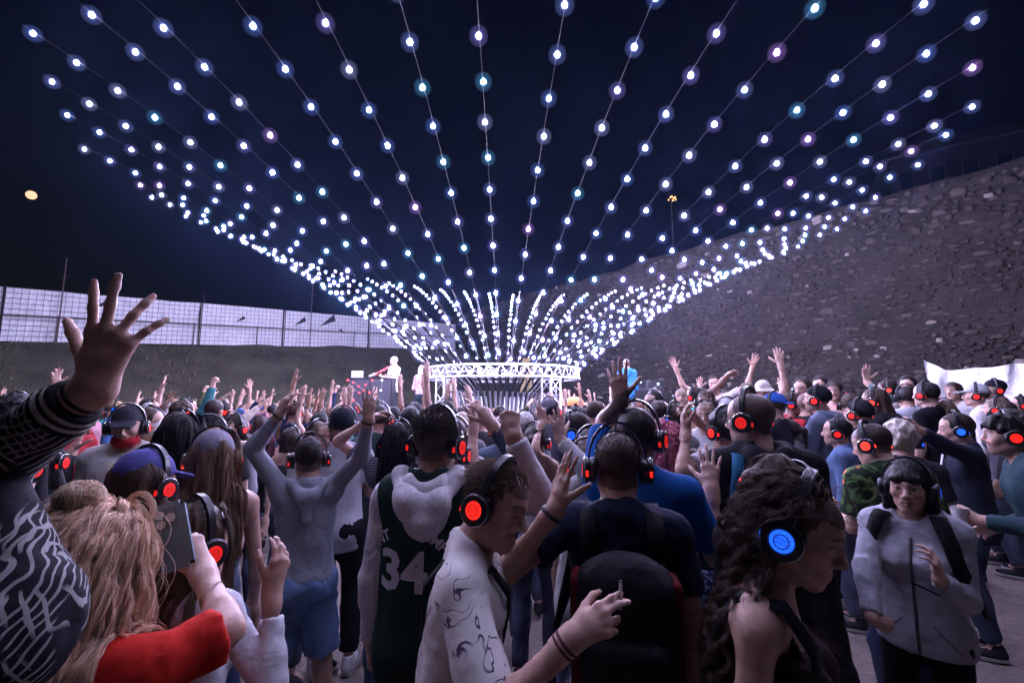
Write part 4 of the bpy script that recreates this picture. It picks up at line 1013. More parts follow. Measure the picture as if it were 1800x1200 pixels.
# ---------------------------------------------------------------- clothes, hair, headphones
RES = {'near': dict(body=.020, head=.0052, hand=.0054, cloth=.0105, low=.020, hair=.0085, fat=0.0),
       'half': dict(body=.026, head=.0074, hand=.0074, cloth=.0150, low=.025, hair=.0110, fat=.0003),
       'mid': dict(body=.034, head=.0105, hand=.0100, cloth=.0230, low=.032, hair=.0135, fat=.0010),
       'far': dict(body=.030, head=.0150, hand=.0120, cloth=.0290, low=.034, hair=.0180, fat=.0026)}
def folds(A, seed, fr=50.0, stretch=(1.0, 1.0, .55)):
    st = np.array(stretch)
    def fn(P):
        n1 = vnoise(P * st, seed, fr); n2 = vnoise(P * st[::-1], seed + 1, fr * 2.1)
        return A * (np.abs(n1) * 1.25 - .55 + .30 * n2)
    return fn
def body_mesh(sk, rs, base=(.56, .37, .29)):
    f = Sdf(); torso(f, sk); head(f, sk, rs['head'] < .0106)
    for nm in 'LR': arm(f, sk, nm); hand(f, sk, nm, rs['fat'])
    for nm in 'lr':
        leg(f, sk, nm); A = sk[nm]; f.ell(A['an'] + np.array([0, .05, -.045]) * sk['S'], np.array([.036, .095, .032]) * sk['S'], None, .03)
    hx = np.array([.125, .135, .135]); fin = [(sk['head'] - hx, sk['head'] + hx, rs['head'])]
    for nm in 'LR':
        A = sk[nm]; c = A['wr'] + A['hd'] * .095; r = np.abs(A['hd']) * .115 + .075 * (1 - np.abs(A['hd'])) + .03; fin.append((c - r, c + r, rs['hand']))
    parts = []
    def inside(C, lo, hi, m): return ((C > lo + m) & (C < hi - m)).all(1)
    for q, (lo, hi, h) in enumerate(fin):
        def kp(C, lo=lo, hi=hi, q=q):
            ok = inside(C, lo, hi, 0)
            for lo2, hi2, _ in fin[:q]: ok &= ~inside(C, lo2, hi2, .004)
            return ok
        parts.append(f.mesh(h, lo + .0, hi - .0, kp))
    hb = rs['body']
    def kb(C):
        ok = np.ones(len(C), bool)
        for lo, hi, _ in fin: ok &= ~inside(C, lo, hi, hb * .9)
        return ok
    parts.append(f.mesh(hb, None, None, kb)); V, Q = join(parts)
    return mesh_np('body', V, Q, True, face_col(sk, V, base, None))
def top_sdf(sk, kind, rs):
    S, ch, RC = sk['S'], sk['ch'], sk['RC']; sp = sk['sp']; f = Sdf(); seed = sp.get('seed', 1)
    hoody = kind in ('hoodie', 'jacket'); inf = .017 if hoody else .010; loose = sp.get('loose', .018 if hoody else .014)
    if kind in ('tank', 'vest'):
        w = sk['w']; i = .008 if kind == 'tank' else .014
        hz_ = sk['hipz'] / S
        f.ell((0, -.005, (hz_ + .03) * S), np.array([.156 * w, .112, .13]) * S + i); f.ell(ch((0, 0, 1.11)), np.array([(.115 if sk['fem'] else .129) * w, .095, .15]) * S + i, RC, .06)
        f.ell(ch((0, -.005, 1.285)), np.array([(.136 if sk['fem'] else .150) * w, .101, .175]) * S + i, RC, .06)
        if sk['fem']:
            for s in (-1, 1): f.ell(ch((s * .072 * w, .088, 1.285)), np.array([.062, .055, .062]) * S + i, RC, .035)
        f.plane(ch((0, 0, 1.385 if kind == 'tank' else 1.42)), RC @ np.array([0, .25, 1])); f.plane((0, 0, sp.get('hem', .88) * S), (0, 0, -1)); f.fold(folds(.003, seed))
        for s in (-1, 1): f.cone(ch((s * .085, .085, 1.33)), ch((s * .075, .0, 1.492)), .012, .012, .012); f.cone(ch((s * .075, .0, 1.492)), ch((s * .09, -.10, 1.35)), .012, .012, .012)
        return f
    torso(f, sk, inf, loose); hem = sp.get('hem', .80 if hoody else .79); w_ = sk['w'] * (1.04 if sk['fem'] else 1.0)
    f.cone(ch((0, -.004, 1.12)), (0, -.008, (hem - .03) * S), (.120 * w_) * S + inf + loose * .8, (.150 * w_ * (1.07 if sk['fem'] else 1)) * S + inf + loose * .5, .05, False, ((0, 1, 0), .74))
    big = rs is None or rs['cloth'] < .012; fa = sp.get('fold', .0060 if hoody else .0055); f.fold(folds(fa, seed, 46.0 if big else 32.0, (1, 1, .7))); f.plane((0, 0, hem * S), (0, 0, -1), .003)
    fr = {'tee': .62, 'shirt': .80, 'long': 1.94, 'hoodie': 1.94, 'jacket': 1.95}[kind]; fr = sp.get('sleeve', fr)
    for nm in 'LR': arm(f, sk, nm, inf * (1.0 if hoody else .75) + sp.get('slv', 0.0), fr, True, .016 if fr <= 1 else .0)
    # open the neck
    c = ch((0, .03, 1.53)); f.ell(c, np.array([.066, .078, .06]) * S, RC, .012, 's')
    if hoody and kind == 'hoodie' and not sp.get('hoodup'):
        for s in (-1, 1):
            f.cone(ch((s * .075, .055, 1.455)), ch((s * .088, -.03, 1.50)), .021 * S, .032 * S, .025); f.cone(ch((s * .088, -.03, 1.50)), ch((s * .05, -.105, 1.485)), .032 * S, .040 * S, .03)
            f.cone(ch((s * .05, -.105, 1.485)), ch((0, -.145, 1.37)), .040 * S, .045 * S, .04)
        f.ell(ch((0, -.125, 1.42)), np.array([.085, .05, .085]) * S, RC, .04); f.ell(ch((0, -.09, 1.54)), np.array([.05, .05, .045]) * S, RC, .02, 's')
    elif kind in ('jacket', 'shirt'):
        for s in (-1, 1): f.cone(ch((s * .07, .05, 1.465)), ch((s * .068, -.03, 1.515)), .013, .015, .012); f.cone(ch((s * .068, -.03, 1.515)), ch((0, -.068, 1.52)), .015, .015, .012)
    f.fold(folds(.0030 if big else .0, seed + 7, 88.0, (1, 1, .8)))
    return f
def bottom_sdf(sk, kind):
    S = sk['S']; sp = sk['sp']; f = Sdf(); hz_ = sk['hipz'] / S; w = sk['w']; fem = sk['fem']
    def hips(i):
        f.ell((0, -.005, (hz_ + .03) * S), np.array([.147 * w * (1.07 if fem else 1), .106, .13]) * S + i)
        for s in (-1, 1): f.ell((s * .075 * S, -.062 * S, (hz_ - .005) * S), np.array([.085, .075, .09]) * S + i * .8, None, .05)
    if kind == 'skirt':
        hips(.022); f.cone((0, 0, (hz_ + .05) * S), (0, 0, .50 * S), .165 * S, .235 * S, .04, 1, ((0, 1, 0), .8)); f.plane((0, 0, (hz_ + .10) * S), (0, 0, 1)); f.fold(folds(.007, 9, 60.0, (1, 1, .12))); return f
    i = {'jeans': .010, 'pants': .014, 'shorts': .018, 'leggings': .005}[kind]; hips(i)
    fr = sp.get('legfrac', {'jeans': 1.93, 'pants': 1.92, 'shorts': .97, 'leggings': 1.9}[kind])
    for nm in 'lr': leg(f, sk, nm, i, fr, True, .028 if kind == 'shorts' else .012 if kind != 'leggings' else 0)
    f.plane((0, 0, (hz_ + .115) * S), (0, 0, 1)); f.fold(folds(.0065 if kind != 'leggings' else .002, 13, 38.0, (1, 1, .9)))
    return f
def hair_sdf(sk, style):
    R, s, c, S = sk['RH'], sk['hs'], sk['head'], sk['S']; P = lambda x, y, z: c + R @ (np.array([x, y, z]) * s); f = Sdf()
    def E(p, r, k=.015, op='u'): f.ell(P(*p), np.array(r) * s, R, k * s, op)
    t = {'short': .008, 'crop': .003, 'tuft': .016, 'curly': .022, 'long': .009, 'bun': .007, 'pony': .007, 'bob': .011, 'fringe': .012, 'wavy': .012}[style]
    E((0, -.013, .033), (.076 + t, .098 + t, .088 + t * 1.1))
    if style == 'tuft': E((0, .035, .095), (.055, .055, .035), .03)
    hl = .046 if style not in ('fringe',) else .030
    E((0, .115, hl - .085), (.078, .075, .085), .008, 's')
    for q in (-1, 1): E((q * .075, .035, -.055), (.04, .055, .06), .01, 's')
    lo = -.065 if style != 'crop' else -.045
    f.plane(P(0, -.06, lo), R @ np.array([0, .55, -1]), .006)
    if style in ('short', 'crop', 'tuft'):
        for q in (-1, 1): E((q * .09, .0, -.03), (.022, .03, .045), .01, 's')
    L_ = sk['sp'].get('hairlen', .30)
    dn = np.array([0, 0, -1.0]); bk = R @ np.array([0, -1.0, 0]); bk[2] = 0; bk = nrm(bk); sd = R @ np.array([1.0, 0, 0])
    if style in ('long', 'wavy'):
        for q, y0, o in ((-1, -.02, .055), (-.55, -.075, .08), (0, -.09, .085), (.55, -.075, .08), (1, -.02, .055)):
            a = P(q * .07, y0, .02); m = a + dn * .14 + sd * q * .028 + bk * .035 * (1 - abs(q) * .6); e = m + dn * (L_ - .12) + sd * q * .020 + bk * o * .5
            f.cone(a, m, .034, .040, .03, sq=(bk, .75)); f.cone(m, e, .040, .014, .03, sq=(bk, .6))
    elif style == 'bob' or style == 'fringe':
        for q in (-1, -.5, 0, .5, 1):
            a = P(q * .068, -.02 - .06 * (1 - abs(q)), .02); f.cone(a, a + dn * .12 + sd * q * .015, .034, .028, .03)
        if style == 'fringe': f.cone(P(-.045, .078, .052), P(.045, .078, .052), .020 * s, .020 * s, .02)
    elif style == 'bun': E((0, -.05, .135), (.040, .040, .034), .012)
    elif style == 'pony':
        a = P(0, -.10, .05); f.cone(a, a + bk * .05 + dn * .03, .02, .028, .02); f.cone(a + bk * .05 + dn * .03, a + bk * .055 + dn * .26, .03, .01, .02)
    A = {'curly': .013, 'tuft': .006, 'wavy': .010, 'long': .004, 'bob': .005, 'short': .003}.get(style, .003)
    f.fold(lambda Pn: A * (vnoise(Pn, 77, 85.0 if style in ('curly',) else 60.0) + .6 * vnoise(Pn, 78, 120.0)) if style in ('curly', 'tuft') else A * vnoise(Pn * (1, 1, .22), 79, 120.0))
    return f
def hat_mesh(sk, kind, h):
    R, s, c = sk['RH'], sk['hs'], sk['head']; P = lambda x, y, z: c + R @ (np.array([x, y, z]) * s); f = Sdf()
    def E(p, r, k=.01, op='u', Rr=I3): f.ell(P(*p), np.array(r) * s, R @ Rr, k * s, op)
    if kind == 'cap' or kind == 'cap_back':
        q = 1 if kind == 'cap' else -1
        E((0, -.012, .042), (.088, .110, .096)); f.plane(P(0, 0, .034), R @ np.array([0, .12 * q, -1]), .004)
        f.ell(P(0, q * .115, .040), np.array([.074, .085, .010]) * s, R @ rot('x', -q * 10), .012 * s)
        E((0, q * -.012, .14), (.007, .007, .006), .004)
    elif kind == 'bucket':
        E((0, -.010, .050), (.088, .106, .088)); f.plane(P(0, 0, .02), R @ np.array([0, 0, -1]), .004); f.cone(P(0, -.008, .045), P(0, -.008, -.005), .092 * s, .142 * s, .012 * s, 2)
    elif kind == 'beanie':
        E((0, -.014, .036), (.090, .112, .104)); f.plane(P(0, 0, .030), R @ np.array([0, .35, -1]), .006)
    f.fold(folds(.002, 5, 40.0)); V, Q = f.mesh(h); return mesh_np('hat', V, Q)
def mkmesh(name, f, h): V, Q = f.mesh(h); return mesh_np(name, V, Q)
# shoes: one mesh shared by all
def shoe_mesh():
    f = Sdf(); f.ell((0, .055, .035), (.040, .125, .032)); f.ell((0, -.01, .06), (.037, .05, .055), None, .03); f.cone((0, -.005, .06), (0, -.005, .115), .036, .040, .02, True)
    f.ell((0, -.005, .125), (.028, .033, .03), None, .01, 's'); f.plane((0, 0, .012), (0, 0, -1)); V, Q = f.mesh(.013)
    return mesh_np('shoe', V, Q)
SHOE = shoe_mesh()
mb = MB(); pr = [(.0, 0)]
ol = [(-.030, -.058), (.030, -.058), (.040, .02), (.044, .09), (.036, .155), (.010, .185), (-.018, .178), (-.040, .12), (-.040, .02)]; n_ = len(ol)
mb.add([(x, y, z) for z in (0, .022) for x, y in ol], [tuple(reversed(range(n_))), tuple(range(n_, 2 * n_))] + [(k, (k + 1) % n_, n_ + (k + 1) % n_, n_ + k) for k in range(n_)]); SOLE = mb.mesh('sole')
# headphones in head units
def headphone_meshes():
    mb = MB(); pts = []; W = 13
    for k in range(W):
        a = math.radians(-104 + 208 * k / (W - 1)); pts.append((.0905 * math.sin(a), -.004, .004 + .132 * math.cos(a)))
    vs = []; fs = []
    for i, p in enumerate(pts):
        a = math.radians(-104 + 208 * i / (W - 1)); nx, nz = math.sin(a), math.cos(a); wd = .013 if abs(a) < 1.3 else .009; th = .0065 if abs(a) < 1.0 else .004
        for (o, y) in ((-th * .3, -wd), (th, -wd * .75), (th, wd * .75), (-th * .3, wd)): vs.append((p[0] + nx * o, p[1] + y, p[2] + nz * o))
    for i in range(W - 1):
        for k in range(4): fs.append((i * 4 + k, i * 4 + (k + 1) % 4, i * 4 + 4 + (k + 1) % 4, i * 4 + 4 + k))
    fs += [(3, 2, 1, 0), ((W - 1) * 4, (W - 1) * 4 + 1, (W - 1) * 4 + 2, (W - 1) * 4 + 3)]
    mb.add(vs, fs); band = mb.mesh('headband', True)
    mb = MB(); mb.lathe([(.028, .066), (.040, .070), (.041, .080), (.036, .086), (.036, .090), (.040, .093), (.0405, .103), (.037, .109), (.0255, .1115), (.0235, .108), (.0230, .108)], 26, 'X'); cup = mb.mesh('ear_cup', True)
    mb = MB(); mb.lathe([(.0232, .1085), (.0220, .1105), (.012, .1115), (.001, .1118)], 24, 'X'); disc = mb.mesh('light_disc', True)
    mb = MB(); mb.lathe([(.0395, .1035), (.0420, .105), (.0395, .1065), (.0385, .105), (.0394, .1036)], 26, 'X'); ring = mb.mesh('rim', True)
    mb = MB(); mb.box((.094, -.0435, -.018), (.102, -.0395, .000)); led = mb.mesh('led')
    return band, cup, disc, ring, led
HPB, HPC, HPD, HPR, HPL = headphone_meshes()
HPBLK = plain('headphone_plastic', (.015, .015, .018), .28); HPSIL = plain('headphone_trim', (.35, .35, .38), .25, .8)
GLOW = {'red': glow('headphone_red', (1, .022, .014), 1.25), 'red2': glow('headphone_red_dim', (1, .02, .014), .75), 'red3': glow('headphone_red_hot', (1, .05, .03), 1.8), 'blue': glow('headphone_blue', (.015, .12, 1), 1.4), 'green': glow('headphone_green', (.05, 1, .2), 2.0)}
def text_mesh(s, size, ext=.0006, name='lettering', bold=0.0):
    cu = bpy.data.curves.new('t', 'FONT'); cu.body = s; cu.size = size; cu.align_x = 'CENTER'; cu.align_y = 'CENTER'; cu.extrude = ext; cu.resolution_u = 2; cu.offset = bold
    o = bpy.data.objects.new('t', cu); COL.objects.link(o); dg = bpy.context.evaluated_depsgraph_get(); me = bpy.data.meshes.new_from_object(o.evaluated_get(dg)); me.name = name
    bpy.data.objects.remove(o); bpy.data.curves.remove(cu); return me
EMB = []
def emblem_mesh():
    """round scalloped badge with two words, dark on the lit ear cup"""
    if EMB: return EMB[0]
    import bmesh
    bm = bmesh.new(); n = 48; vs = []
    for k in range(n):
        a = 2 * math.pi * k / n; r = .0150 + .0009 * math.cos(12 * a); ri = .0128
        vs.append((bm.verts.new((r * math.cos(a), r * math.sin(a), 0)), bm.verts.new((ri * math.cos(a), ri * math.sin(a), 0))))
    for k in range(n): bm.faces.new((vs[k][0], vs[(k + 1) % n][0], vs[(k + 1) % n][1], vs[k][1]))
    for w, y in (('SILENT', .0040), ('DISCO', -.0040)):
        t = text_mesh(w, .0078, .0002)
        t.transform(Matrix.Translation((0, y, 0))); bm.from_mesh(t)
    me = bpy.data.meshes.new('emblem'); bm.to_mesh(me); bm.free(); me.transform(Matrix(((0, 0, 1, 0), (1, 0, 0, 0), (0, 1, 0, 0), (0, 0, 0, 1)))); EMB.append(me); return me
def headphones(root, sk, col, far=False, emblem=False, tilt=0.0, big=1.0):
    M = Matrix.Translation(Vector(sk['head'])) @ Matrix(sk['RH'].tolist()).to_4x4() @ Matrix.Rotation(math.radians(tilt), 4, 'X') @ Matrix.Scale(sk['hs'] * big, 4)
    hp = link('headphones', HPB, root, HPBLK); hp.matrix_local = M
    for s in (-1, 1):
        R = Matrix.Rotation(math.pi if s < 0 else 0, 4, 'Z') if s < 0 else Matrix.Identity(4)
        T = Matrix.Translation((0, -.004, -.014)) @ R
        for nm, me, mt in (('ear_cup', HPC, HPBLK), ('light_disc', HPD, GLOW[col]), ('rim', HPR, HPSIL), ('led', HPL, GLOW[col])):
            if far and nm in ('rim', 'led'): continue
            o = link(nm, me, hp, mt)
            o.matrix_local = T if nm != 'led' or s > 0 else Matrix.Translation((0, -.004, -.014)) @ Matrix.Scale(-1, 4, (1, 0, 0))
        if emblem:
            o = link('emblem', emblem_mesh(), hp, plain('emblem_dark', (.03, .005, .005), .5)); o.matrix_local = T @ Matrix.Translation((.1122, 0, 0))
    return hp
# ---------------------------------------------------------------- strands of hair
def strands(sk, n, length, col, seed=1, wave=.0, wlen=.07, clump=60, spread=.35, comb=(0, -1, .3), radius=.0006, fall=.9, steps=14, mask=None, lift=.008, hairline=.052, jit=.25, outw=.25, tight=.5, width=1.0):
    """hair as locks: guides fall over head and shoulders, strands follow their guide"""
    r = np.random.default_rng(seed); R, s, c = sk['RH'], sk['hs'], sk['head']; rad = np.array([.0755, .0975, .0875]); cen = np.array([0, -.0125, .0315])
    def roots(m):
        pts = []
        while sum(len(p) for p in pts) < m:
            d = r.normal(size=(m * 2, 3)); d /= np.linalg.norm(d, axis=1)[:, None]; L = cen + d * rad; k = scalp(L, hairline)
            if mask is not None: k &= mask(L)
            pts.append(L[k])
        return np.concatenate(pts)[:m]
    G = roots(clump); L = roots(n); ci = np.concatenate([np.argmin(((L[i:i + 2000, None, :] - G[None]) ** 2).sum(-1), 1) for i in range(0, n, 2000)])
    d = nrm_rows((G - cen) / rad ** 2); p = c + (G * s) @ R.T; nr = d @ R.T; cb = R @ nrm(np.array(comb, float)); g = np.array([0, 0, -1.0])
    ln = length * (1 + jit * r.normal(size=clump)).clip(.55, 1.5); cbt = cb - nr * (nr @ cb)[:, None]; v = nr * outw + cbt * .7 + g * .3 * (fall > .5) + spread * .35 * r.normal(size=(clump, 3)); v = nrm_rows(v - nr * np.minimum((v * nr).sum(1), 0)[:, None])
    out = np.zeros((clump, steps, 3)); out[:, 0] = p; st = ln / (steps - 1)
    ch, S, RC = sk['ch'], sk['S'], sk['RC']; tc, tr_ = ch((0, -.005, 1.30)), np.array([.18 * sk['w'], .13, .20]) * S; hcn = c + R @ (cen * s); lf = lift * (.4 + .6 * r.random(clump))[:, None]
    sh = [(ch((q * .06, -.02, 1.45)), sk['LR'[q > 0]]['sh']) for q in (-1, 1)]
    for i in range(1, steps):
        f = fall * min(1, i / (steps * .15)); v = nrm_rows(v * (1 - f * .55) + g * f * .55 + cbt * .12 * max(0, 1 - i / 3)); p = p + v * st[:, None]
        rr = rad * s + lf; q = ((p - hcn) @ R) / rr; k0 = np.linalg.norm(q, axis=1); m = k0 < 1; p[m] = hcn + ((q / k0[:, None] * rr) @ R.T)[m]
        q = ((p - tc) @ RC) / tr_; k0 = np.linalg.norm(q, axis=1); m = k0 < 1; p[m] = tc + ((q[m] / k0[m][:, None]) * tr_) @ RC.T
        for a, b in sh:
            ba = b - a; t = np.clip(((p - a) @ ba) / (ba @ ba), 0, 1); cl = a + t[:, None] * ba; dd = p - cl; L_ = np.linalg.norm(dd, axis=1); m = L_ < .07 * S; p[m] = cl[m] + dd[m] / L_[m][:, None] * .07 * S
        v = nrm_rows(p - out[:, i - 1]); out[:, i] = p
    tt = np.linspace(0, 1, steps)
    if wave:
        ph = r.random(clump) * 6.28; fq = 6.283 / wlen * (.8 + .4 * r.random(clump)); sl = tt[None, :] * ln[:, None]; env = np.clip(sl / .06, 0, 1) * wave; T = np.gradient(out, axis=1); T = nrm_rows(T)
        e1 = nrm_rows(np.cross(T, nrm_rows(r.normal(size=(clump, 1, 3))))); e2 = np.cross(T, e1); a_ = sl * fq[:, None] + ph[:, None]
        out = out + (np.cos(a_) * env)[..., None] * e1 + (np.sin(a_) * env)[..., None] * e2
    off = ((L - G[ci]) * s) @ R.T; k = (1 - tight * tt)[None, :, None] * width
    S_ = out[ci] + off[:, None, :] * k; lenf = (1 - .35 * r.random(n))
    fz = r.normal(size=(n, 1, 3)) * (.0022 + .012 * spread * tt)[None, :, None] * length ** .5; S_ = S_ + fz
    if sk['sp'].get('faceclear'):
        Lh = ((S_ - c) @ R) / s; x, y, z = Lh[..., 0], Lh[..., 1], Lh[..., 2]; m = (z < .062) & (z > -.26) & (y > .0); Lh[..., 1] = np.where(m, -.25 * y, y); Lh[..., 0] = np.where(m, np.sign(x) * np.maximum(np.abs(x), .080), x); S_ = c + (Lh * s) @ R.T
    if sk['sp'].get('hp'):                       # lie behind the ear cups and under the band
        Lh = ((S_ - c) @ R) / s; dy, dz = Lh[..., 1] + .004, Lh[..., 2] + .014; dd = np.hypot(dy, dz); m = (dd < .050) & (np.abs(Lh[..., 0]) > .06); Lh[..., 1] = np.where(m, -.004 - np.sqrt(np.maximum(.050 ** 2 - dz ** 2, 0)), Lh[..., 1]); S_ = c + (Lh * s) @ R.T
    return S_, radius
def nrm_rows(a): return a / (np.linalg.norm(a, axis=-1, keepdims=True) + 1e-9)
def strand_obj(name, parent, out, radius, mat):
    n, st, _ = out.shape; hc = bpy.data.hair_curves.new(name); hc.add_curves([st] * n)
    hc.attributes['position'].data.foreach_set('vector', out.astype(np.float32).ravel())
    a = hc.attributes.get('radius') or hc.attributes.new('radius', 'FLOAT', 'POINT')
    rr = np.tile(np.linspace(1, .35, st)[None, :] * radius, (n, 1)).astype(np.float32); a.data.foreach_set('value', rr.ravel())
    hc.materials.append(mat); return link(name, hc, parent)
# ---------------------------------------------------------------- putting a person together
CACHE = {}
TONE = {'fair': (1.05, 1.0, 1.0), 'mid': (.92, .86, .82), 'tan': (.72, .62, .55), 'dark': (.35, .28, .25)}
def meshes_for(sp):
    key = sp.get('key')
    if key and key in CACHE: return CACHE[key]
    rs = RES[sp.get('res', 'near')]; sk = skeleton(sp); out = dict(sk=sk); out['body'] = body_mesh(sk, rs)
    if sp.get('top'): out['top'] = mkmesh('top', top_sdf(sk, sp['top'], rs), rs['cloth'])
    if sp.get('bottom'): out['bottom'] = mkmesh('bottom', bottom_sdf(sk, sp['bottom']), rs['low'] if sp['bottom'] not in ('skirt', 'shorts') else rs['cloth'])
    if sp.get('hair'): out['hair'] = mkmesh('hair', hair_sdf(sk, sp['hair']), rs['hair'])
    if sp.get('hat'): out['hat'] = hat_mesh(sk, sp['hat'], rs['hair'])
    if key: CACHE[key] = out
    return out
TOPNAME = {'tee': 'tee_shirt', 'long': 'long_sleeved_top', 'hoodie': 'hoodie', 'jacket': 'jacket', 'shirt': 'shirt', 'tank': 'tank_top', 'vest': 'vest'}
def person(sp, loc, heading, label, group=None, scale=1.0):
    """heading in degrees: 0 faces the stage, 90 faces left, 180 faces the lens, -90 faces right"""
    mm = meshes_for(sp); sk = mm['sk']; root = empty('person', loc, math.radians(heading)); root.scale = (scale,) * 3; tag(root, label, 'person', group)
    b = link('body', mm['body'], root, SKIN); t = TONE[sp.get('tone', 'fair')]; b.color = (*t, 1)
    if 'top' in mm: link(TOPNAME[sp['top']], mm['top'], root, sp.get('top_mat') or cloth((.3, .3, .3)))
    if 'bottom' in mm: link({'jeans': 'jeans', 'pants': 'trousers', 'shorts': 'shorts', 'skirt': 'skirt', 'leggings': 'leggings'}[sp['bottom']], mm['bottom'], root, sp.get('bot_mat') or cloth((.05, .06, .1), 'denim'))
    if 'hair' in mm: link('hair', mm['hair'], root, hair_mat(sp.get('hair_col', (.03, .02, .015))))
    if 'hat' in mm: link('hat', mm['hat'], root, sp.get('hat_mat') or cloth((.1, .1, .12)))
    if sp.get('shoes', True):
        sm = sp.get('shoe_mat') or cloth((.03, .03, .035)); sl = plain('shoe_sole', (.45, .45, .45), .7)
        for nm in 'lr':
            A = sk[nm]; M = Matrix.Translation(Vector((A['an'][0], A['an'][1], 0))) @ Matrix.Rotation(math.radians(-12 * A['sd']), 4, 'Z') @ Matrix.Scale(sk['S'], 4)
            o = link('shoe', SHOE, root, sm); o.matrix_local = M
            if sp.get('res', 'near') not in ('far',): link('sole', SOLE, o, sl)
    if sp.get('hp'): headphones(root, sk, sp['hp'] if sp['hp'] != 'red' else ('red', 'red', 'red2', 'red3')[int(abs(loc[0]) * 97 + abs(loc[1]) * 57) % 4], sp.get('res') == 'far', sp.get('emblem', False), sp.get('hptilt', 0.0), sp.get('hpbig', 1.10))
    return root, sk
def stand(px, py, Y, sk_top=None):
    """foot point and height so that the crown of the head is seen at (px, py) at distance Y"""
    p = at(px, py, Y); return Vector((p.x, p.y, 0)), p.z

# ================================================================ THE CAST
def Wd(px, py, Y): return np.array(at(px, py, Y))
def cast(px, py, Y, heading, label, group=None, dx=0.0, **sp):
    """place a person so that the crown of the head is seen at photo pixel (px, py), distance Y;
    heading is relative to the line of sight: 0 back view, 90 facing left, 180 facing the lens, -90 facing right"""
    tgt = np.array(at(px, py, Y)); heading = heading - math.degrees(math.atan2(tgt[0], tgt[1])); R = rot('z', heading)
    base = {k: v for k, v in sp.items() if k not in ('armL', 'armR')}; base['H'] = 1.75
    an = np.array(sp.pop('anchor', (0, -.01, .121))); base.pop('anchor', None)
    sk = skeleton(base); cr = sk['head'] + sk['RH'] @ (an * sk['hs'])
    H = 1.75 * tgt[2] / cr[2]
    for _ in range(3):
        base['H'] = H; sk = skeleton(base); cr = sk['head'] + sk['RH'] @ (an * sk['hs']); H *= tgt[2] / cr[2]
    loc = tgt - R @ cr; loc[2] = 0
    sp['H'] = H
    if Y < 3.3: sp.setdefault('emblem', True)
    if sp.get('res', 'near') in ('near', 'mid', 'half'): sp['res'] = 'near' if Y < 1.9 or sp.get('hi') else 'half' if Y < 3.25 else 'mid'
    for a in ('armL', 'armR'):
        if isinstance(sp.get(a), dict) and 'W' in sp[a]:
            d = dict(sp[a]); sd = -1 if a == 'armL' else 1
            if 'E' in d: d['elbow'] = R.T @ (np.array(d.pop('E')) - loc)
            d['wrist'] = R.T @ (np.array(d.pop('W')) - loc)
            for k in ('hdir', 'pole', 'palm'):
                if k in d: d[k] = R.T @ np.array(d[k], float)
            if 'palm' in d: d['palm'] = np.array(d['palm']) * np.array([sd, 1, 1])
            sp[a] = d
    root, sk = person(sp, tuple(loc), heading, label, group); root['H'] = round(H, 2)
    return root, sk
def to_world(root, p):
    M = Matrix.Translation(root.location) @ Matrix.Rotation(root.rotation_euler.z, 4, 'Z') @ Matrix.Scale(root.scale[0], 4); return M @ Vector(p)
def ribbon(name, parent, pts, width, mat, nrmv=None, th=.004):
    """flat strap through points; nrmv gives the outward direction at each point"""
    pts = [np.asarray(p, float) for p in pts]; n = len(pts); V = []; F_ = []
    for i in range(n):
        t = nrm(pts[min(i + 1, n - 1)] - pts[max(i - 1, 0)]); o = nrm(nrmv[i]) if nrmv is not None else np.array([0, 0, 1.0]); s = nrm(np.cross(t, o))
        for (a, b) in ((-1, 0), (1, 0), (1, 1), (-1, 1)): V.append(pts[i] + s * a * width / 2 + o * b * th)
    for i in range(n - 1):
        for k in range(4): F_.append((i * 4 + k, i * 4 + (k + 1) % 4, i * 4 + 4 + (k + 1) % 4, i * 4 + 4 + k))
    F_ += [(3, 2, 1, 0), (n * 4 - 4, n * 4 - 3, n * 4 - 2, n * 4 - 1)]
    return link(name, mesh_np(name, np.array(V), F_), parent, mat)
def shell_pts(sk, lst, off=.035):
    """points on the chest given as (x, z, front?) with the surface found from the chest ellipsoid"""
    out, ns = [], []; ch, S, RC, w = sk['ch'], sk['S'], sk['RC'], sk['w']
    for (x, z, fr) in lst:
        rx, ry = (.156 * w, .104) if z < 1.40 else (.178 * w, .104 * max(.15, 1 - (z - 1.40) / .115))
        k = max(0.0, 1 - (x / rx) ** 2); y = ry * math.sqrt(k) * (1 if fr else -1); n = np.array([x / rx ** 2, y / ry ** 2, max(0, (z - 1.36) * 60)]); n = nrm(n); p = np.array([x, y - .005, z]) + n * off
        out.append(ch(p)); ns.append(RC @ n)
    return out, ns
def backpack(root, sk, mat, mat2, big=1.0):
    ch, S, RC = sk['ch'], sk['S'], sk['RC']; f = Sdf()
    f.box(ch((0, -.195, 1.17)), np.array([.085 * big, .025 * big, .155 * big]) * S, .05, RC, .03); f.ell(ch((0, -.20, 1.30)), np.array([.13 * big, .085, .12]) * S, RC, .05)
    f.box(ch((0, -.275, 1.10)), np.array([.075 * big, .01, .075]) * S, .03, RC, .02); f.fold(folds(.004, 3, 45.0)); V, Q = f.mesh(.014)
    bp_ = link('backpack', mesh_np('backpack', V, Q), root, mat)
    for s in (-1, 1):
        p, n = shell_pts(sk, [(s * .085, 1.36, False), (s * .095, 1.44, False), (s * .10, 1.49, False), (s * .105, 1.495, True), (s * .11, 1.44, True), (s * .12, 1.36, True), (s * .135, 1.26, True), (s * .155, 1.16, True), (s * .172, 1.10, False)], .042)
        ribbon('strap', bp_, p, .055, mat2, n, .012)
    return bp_
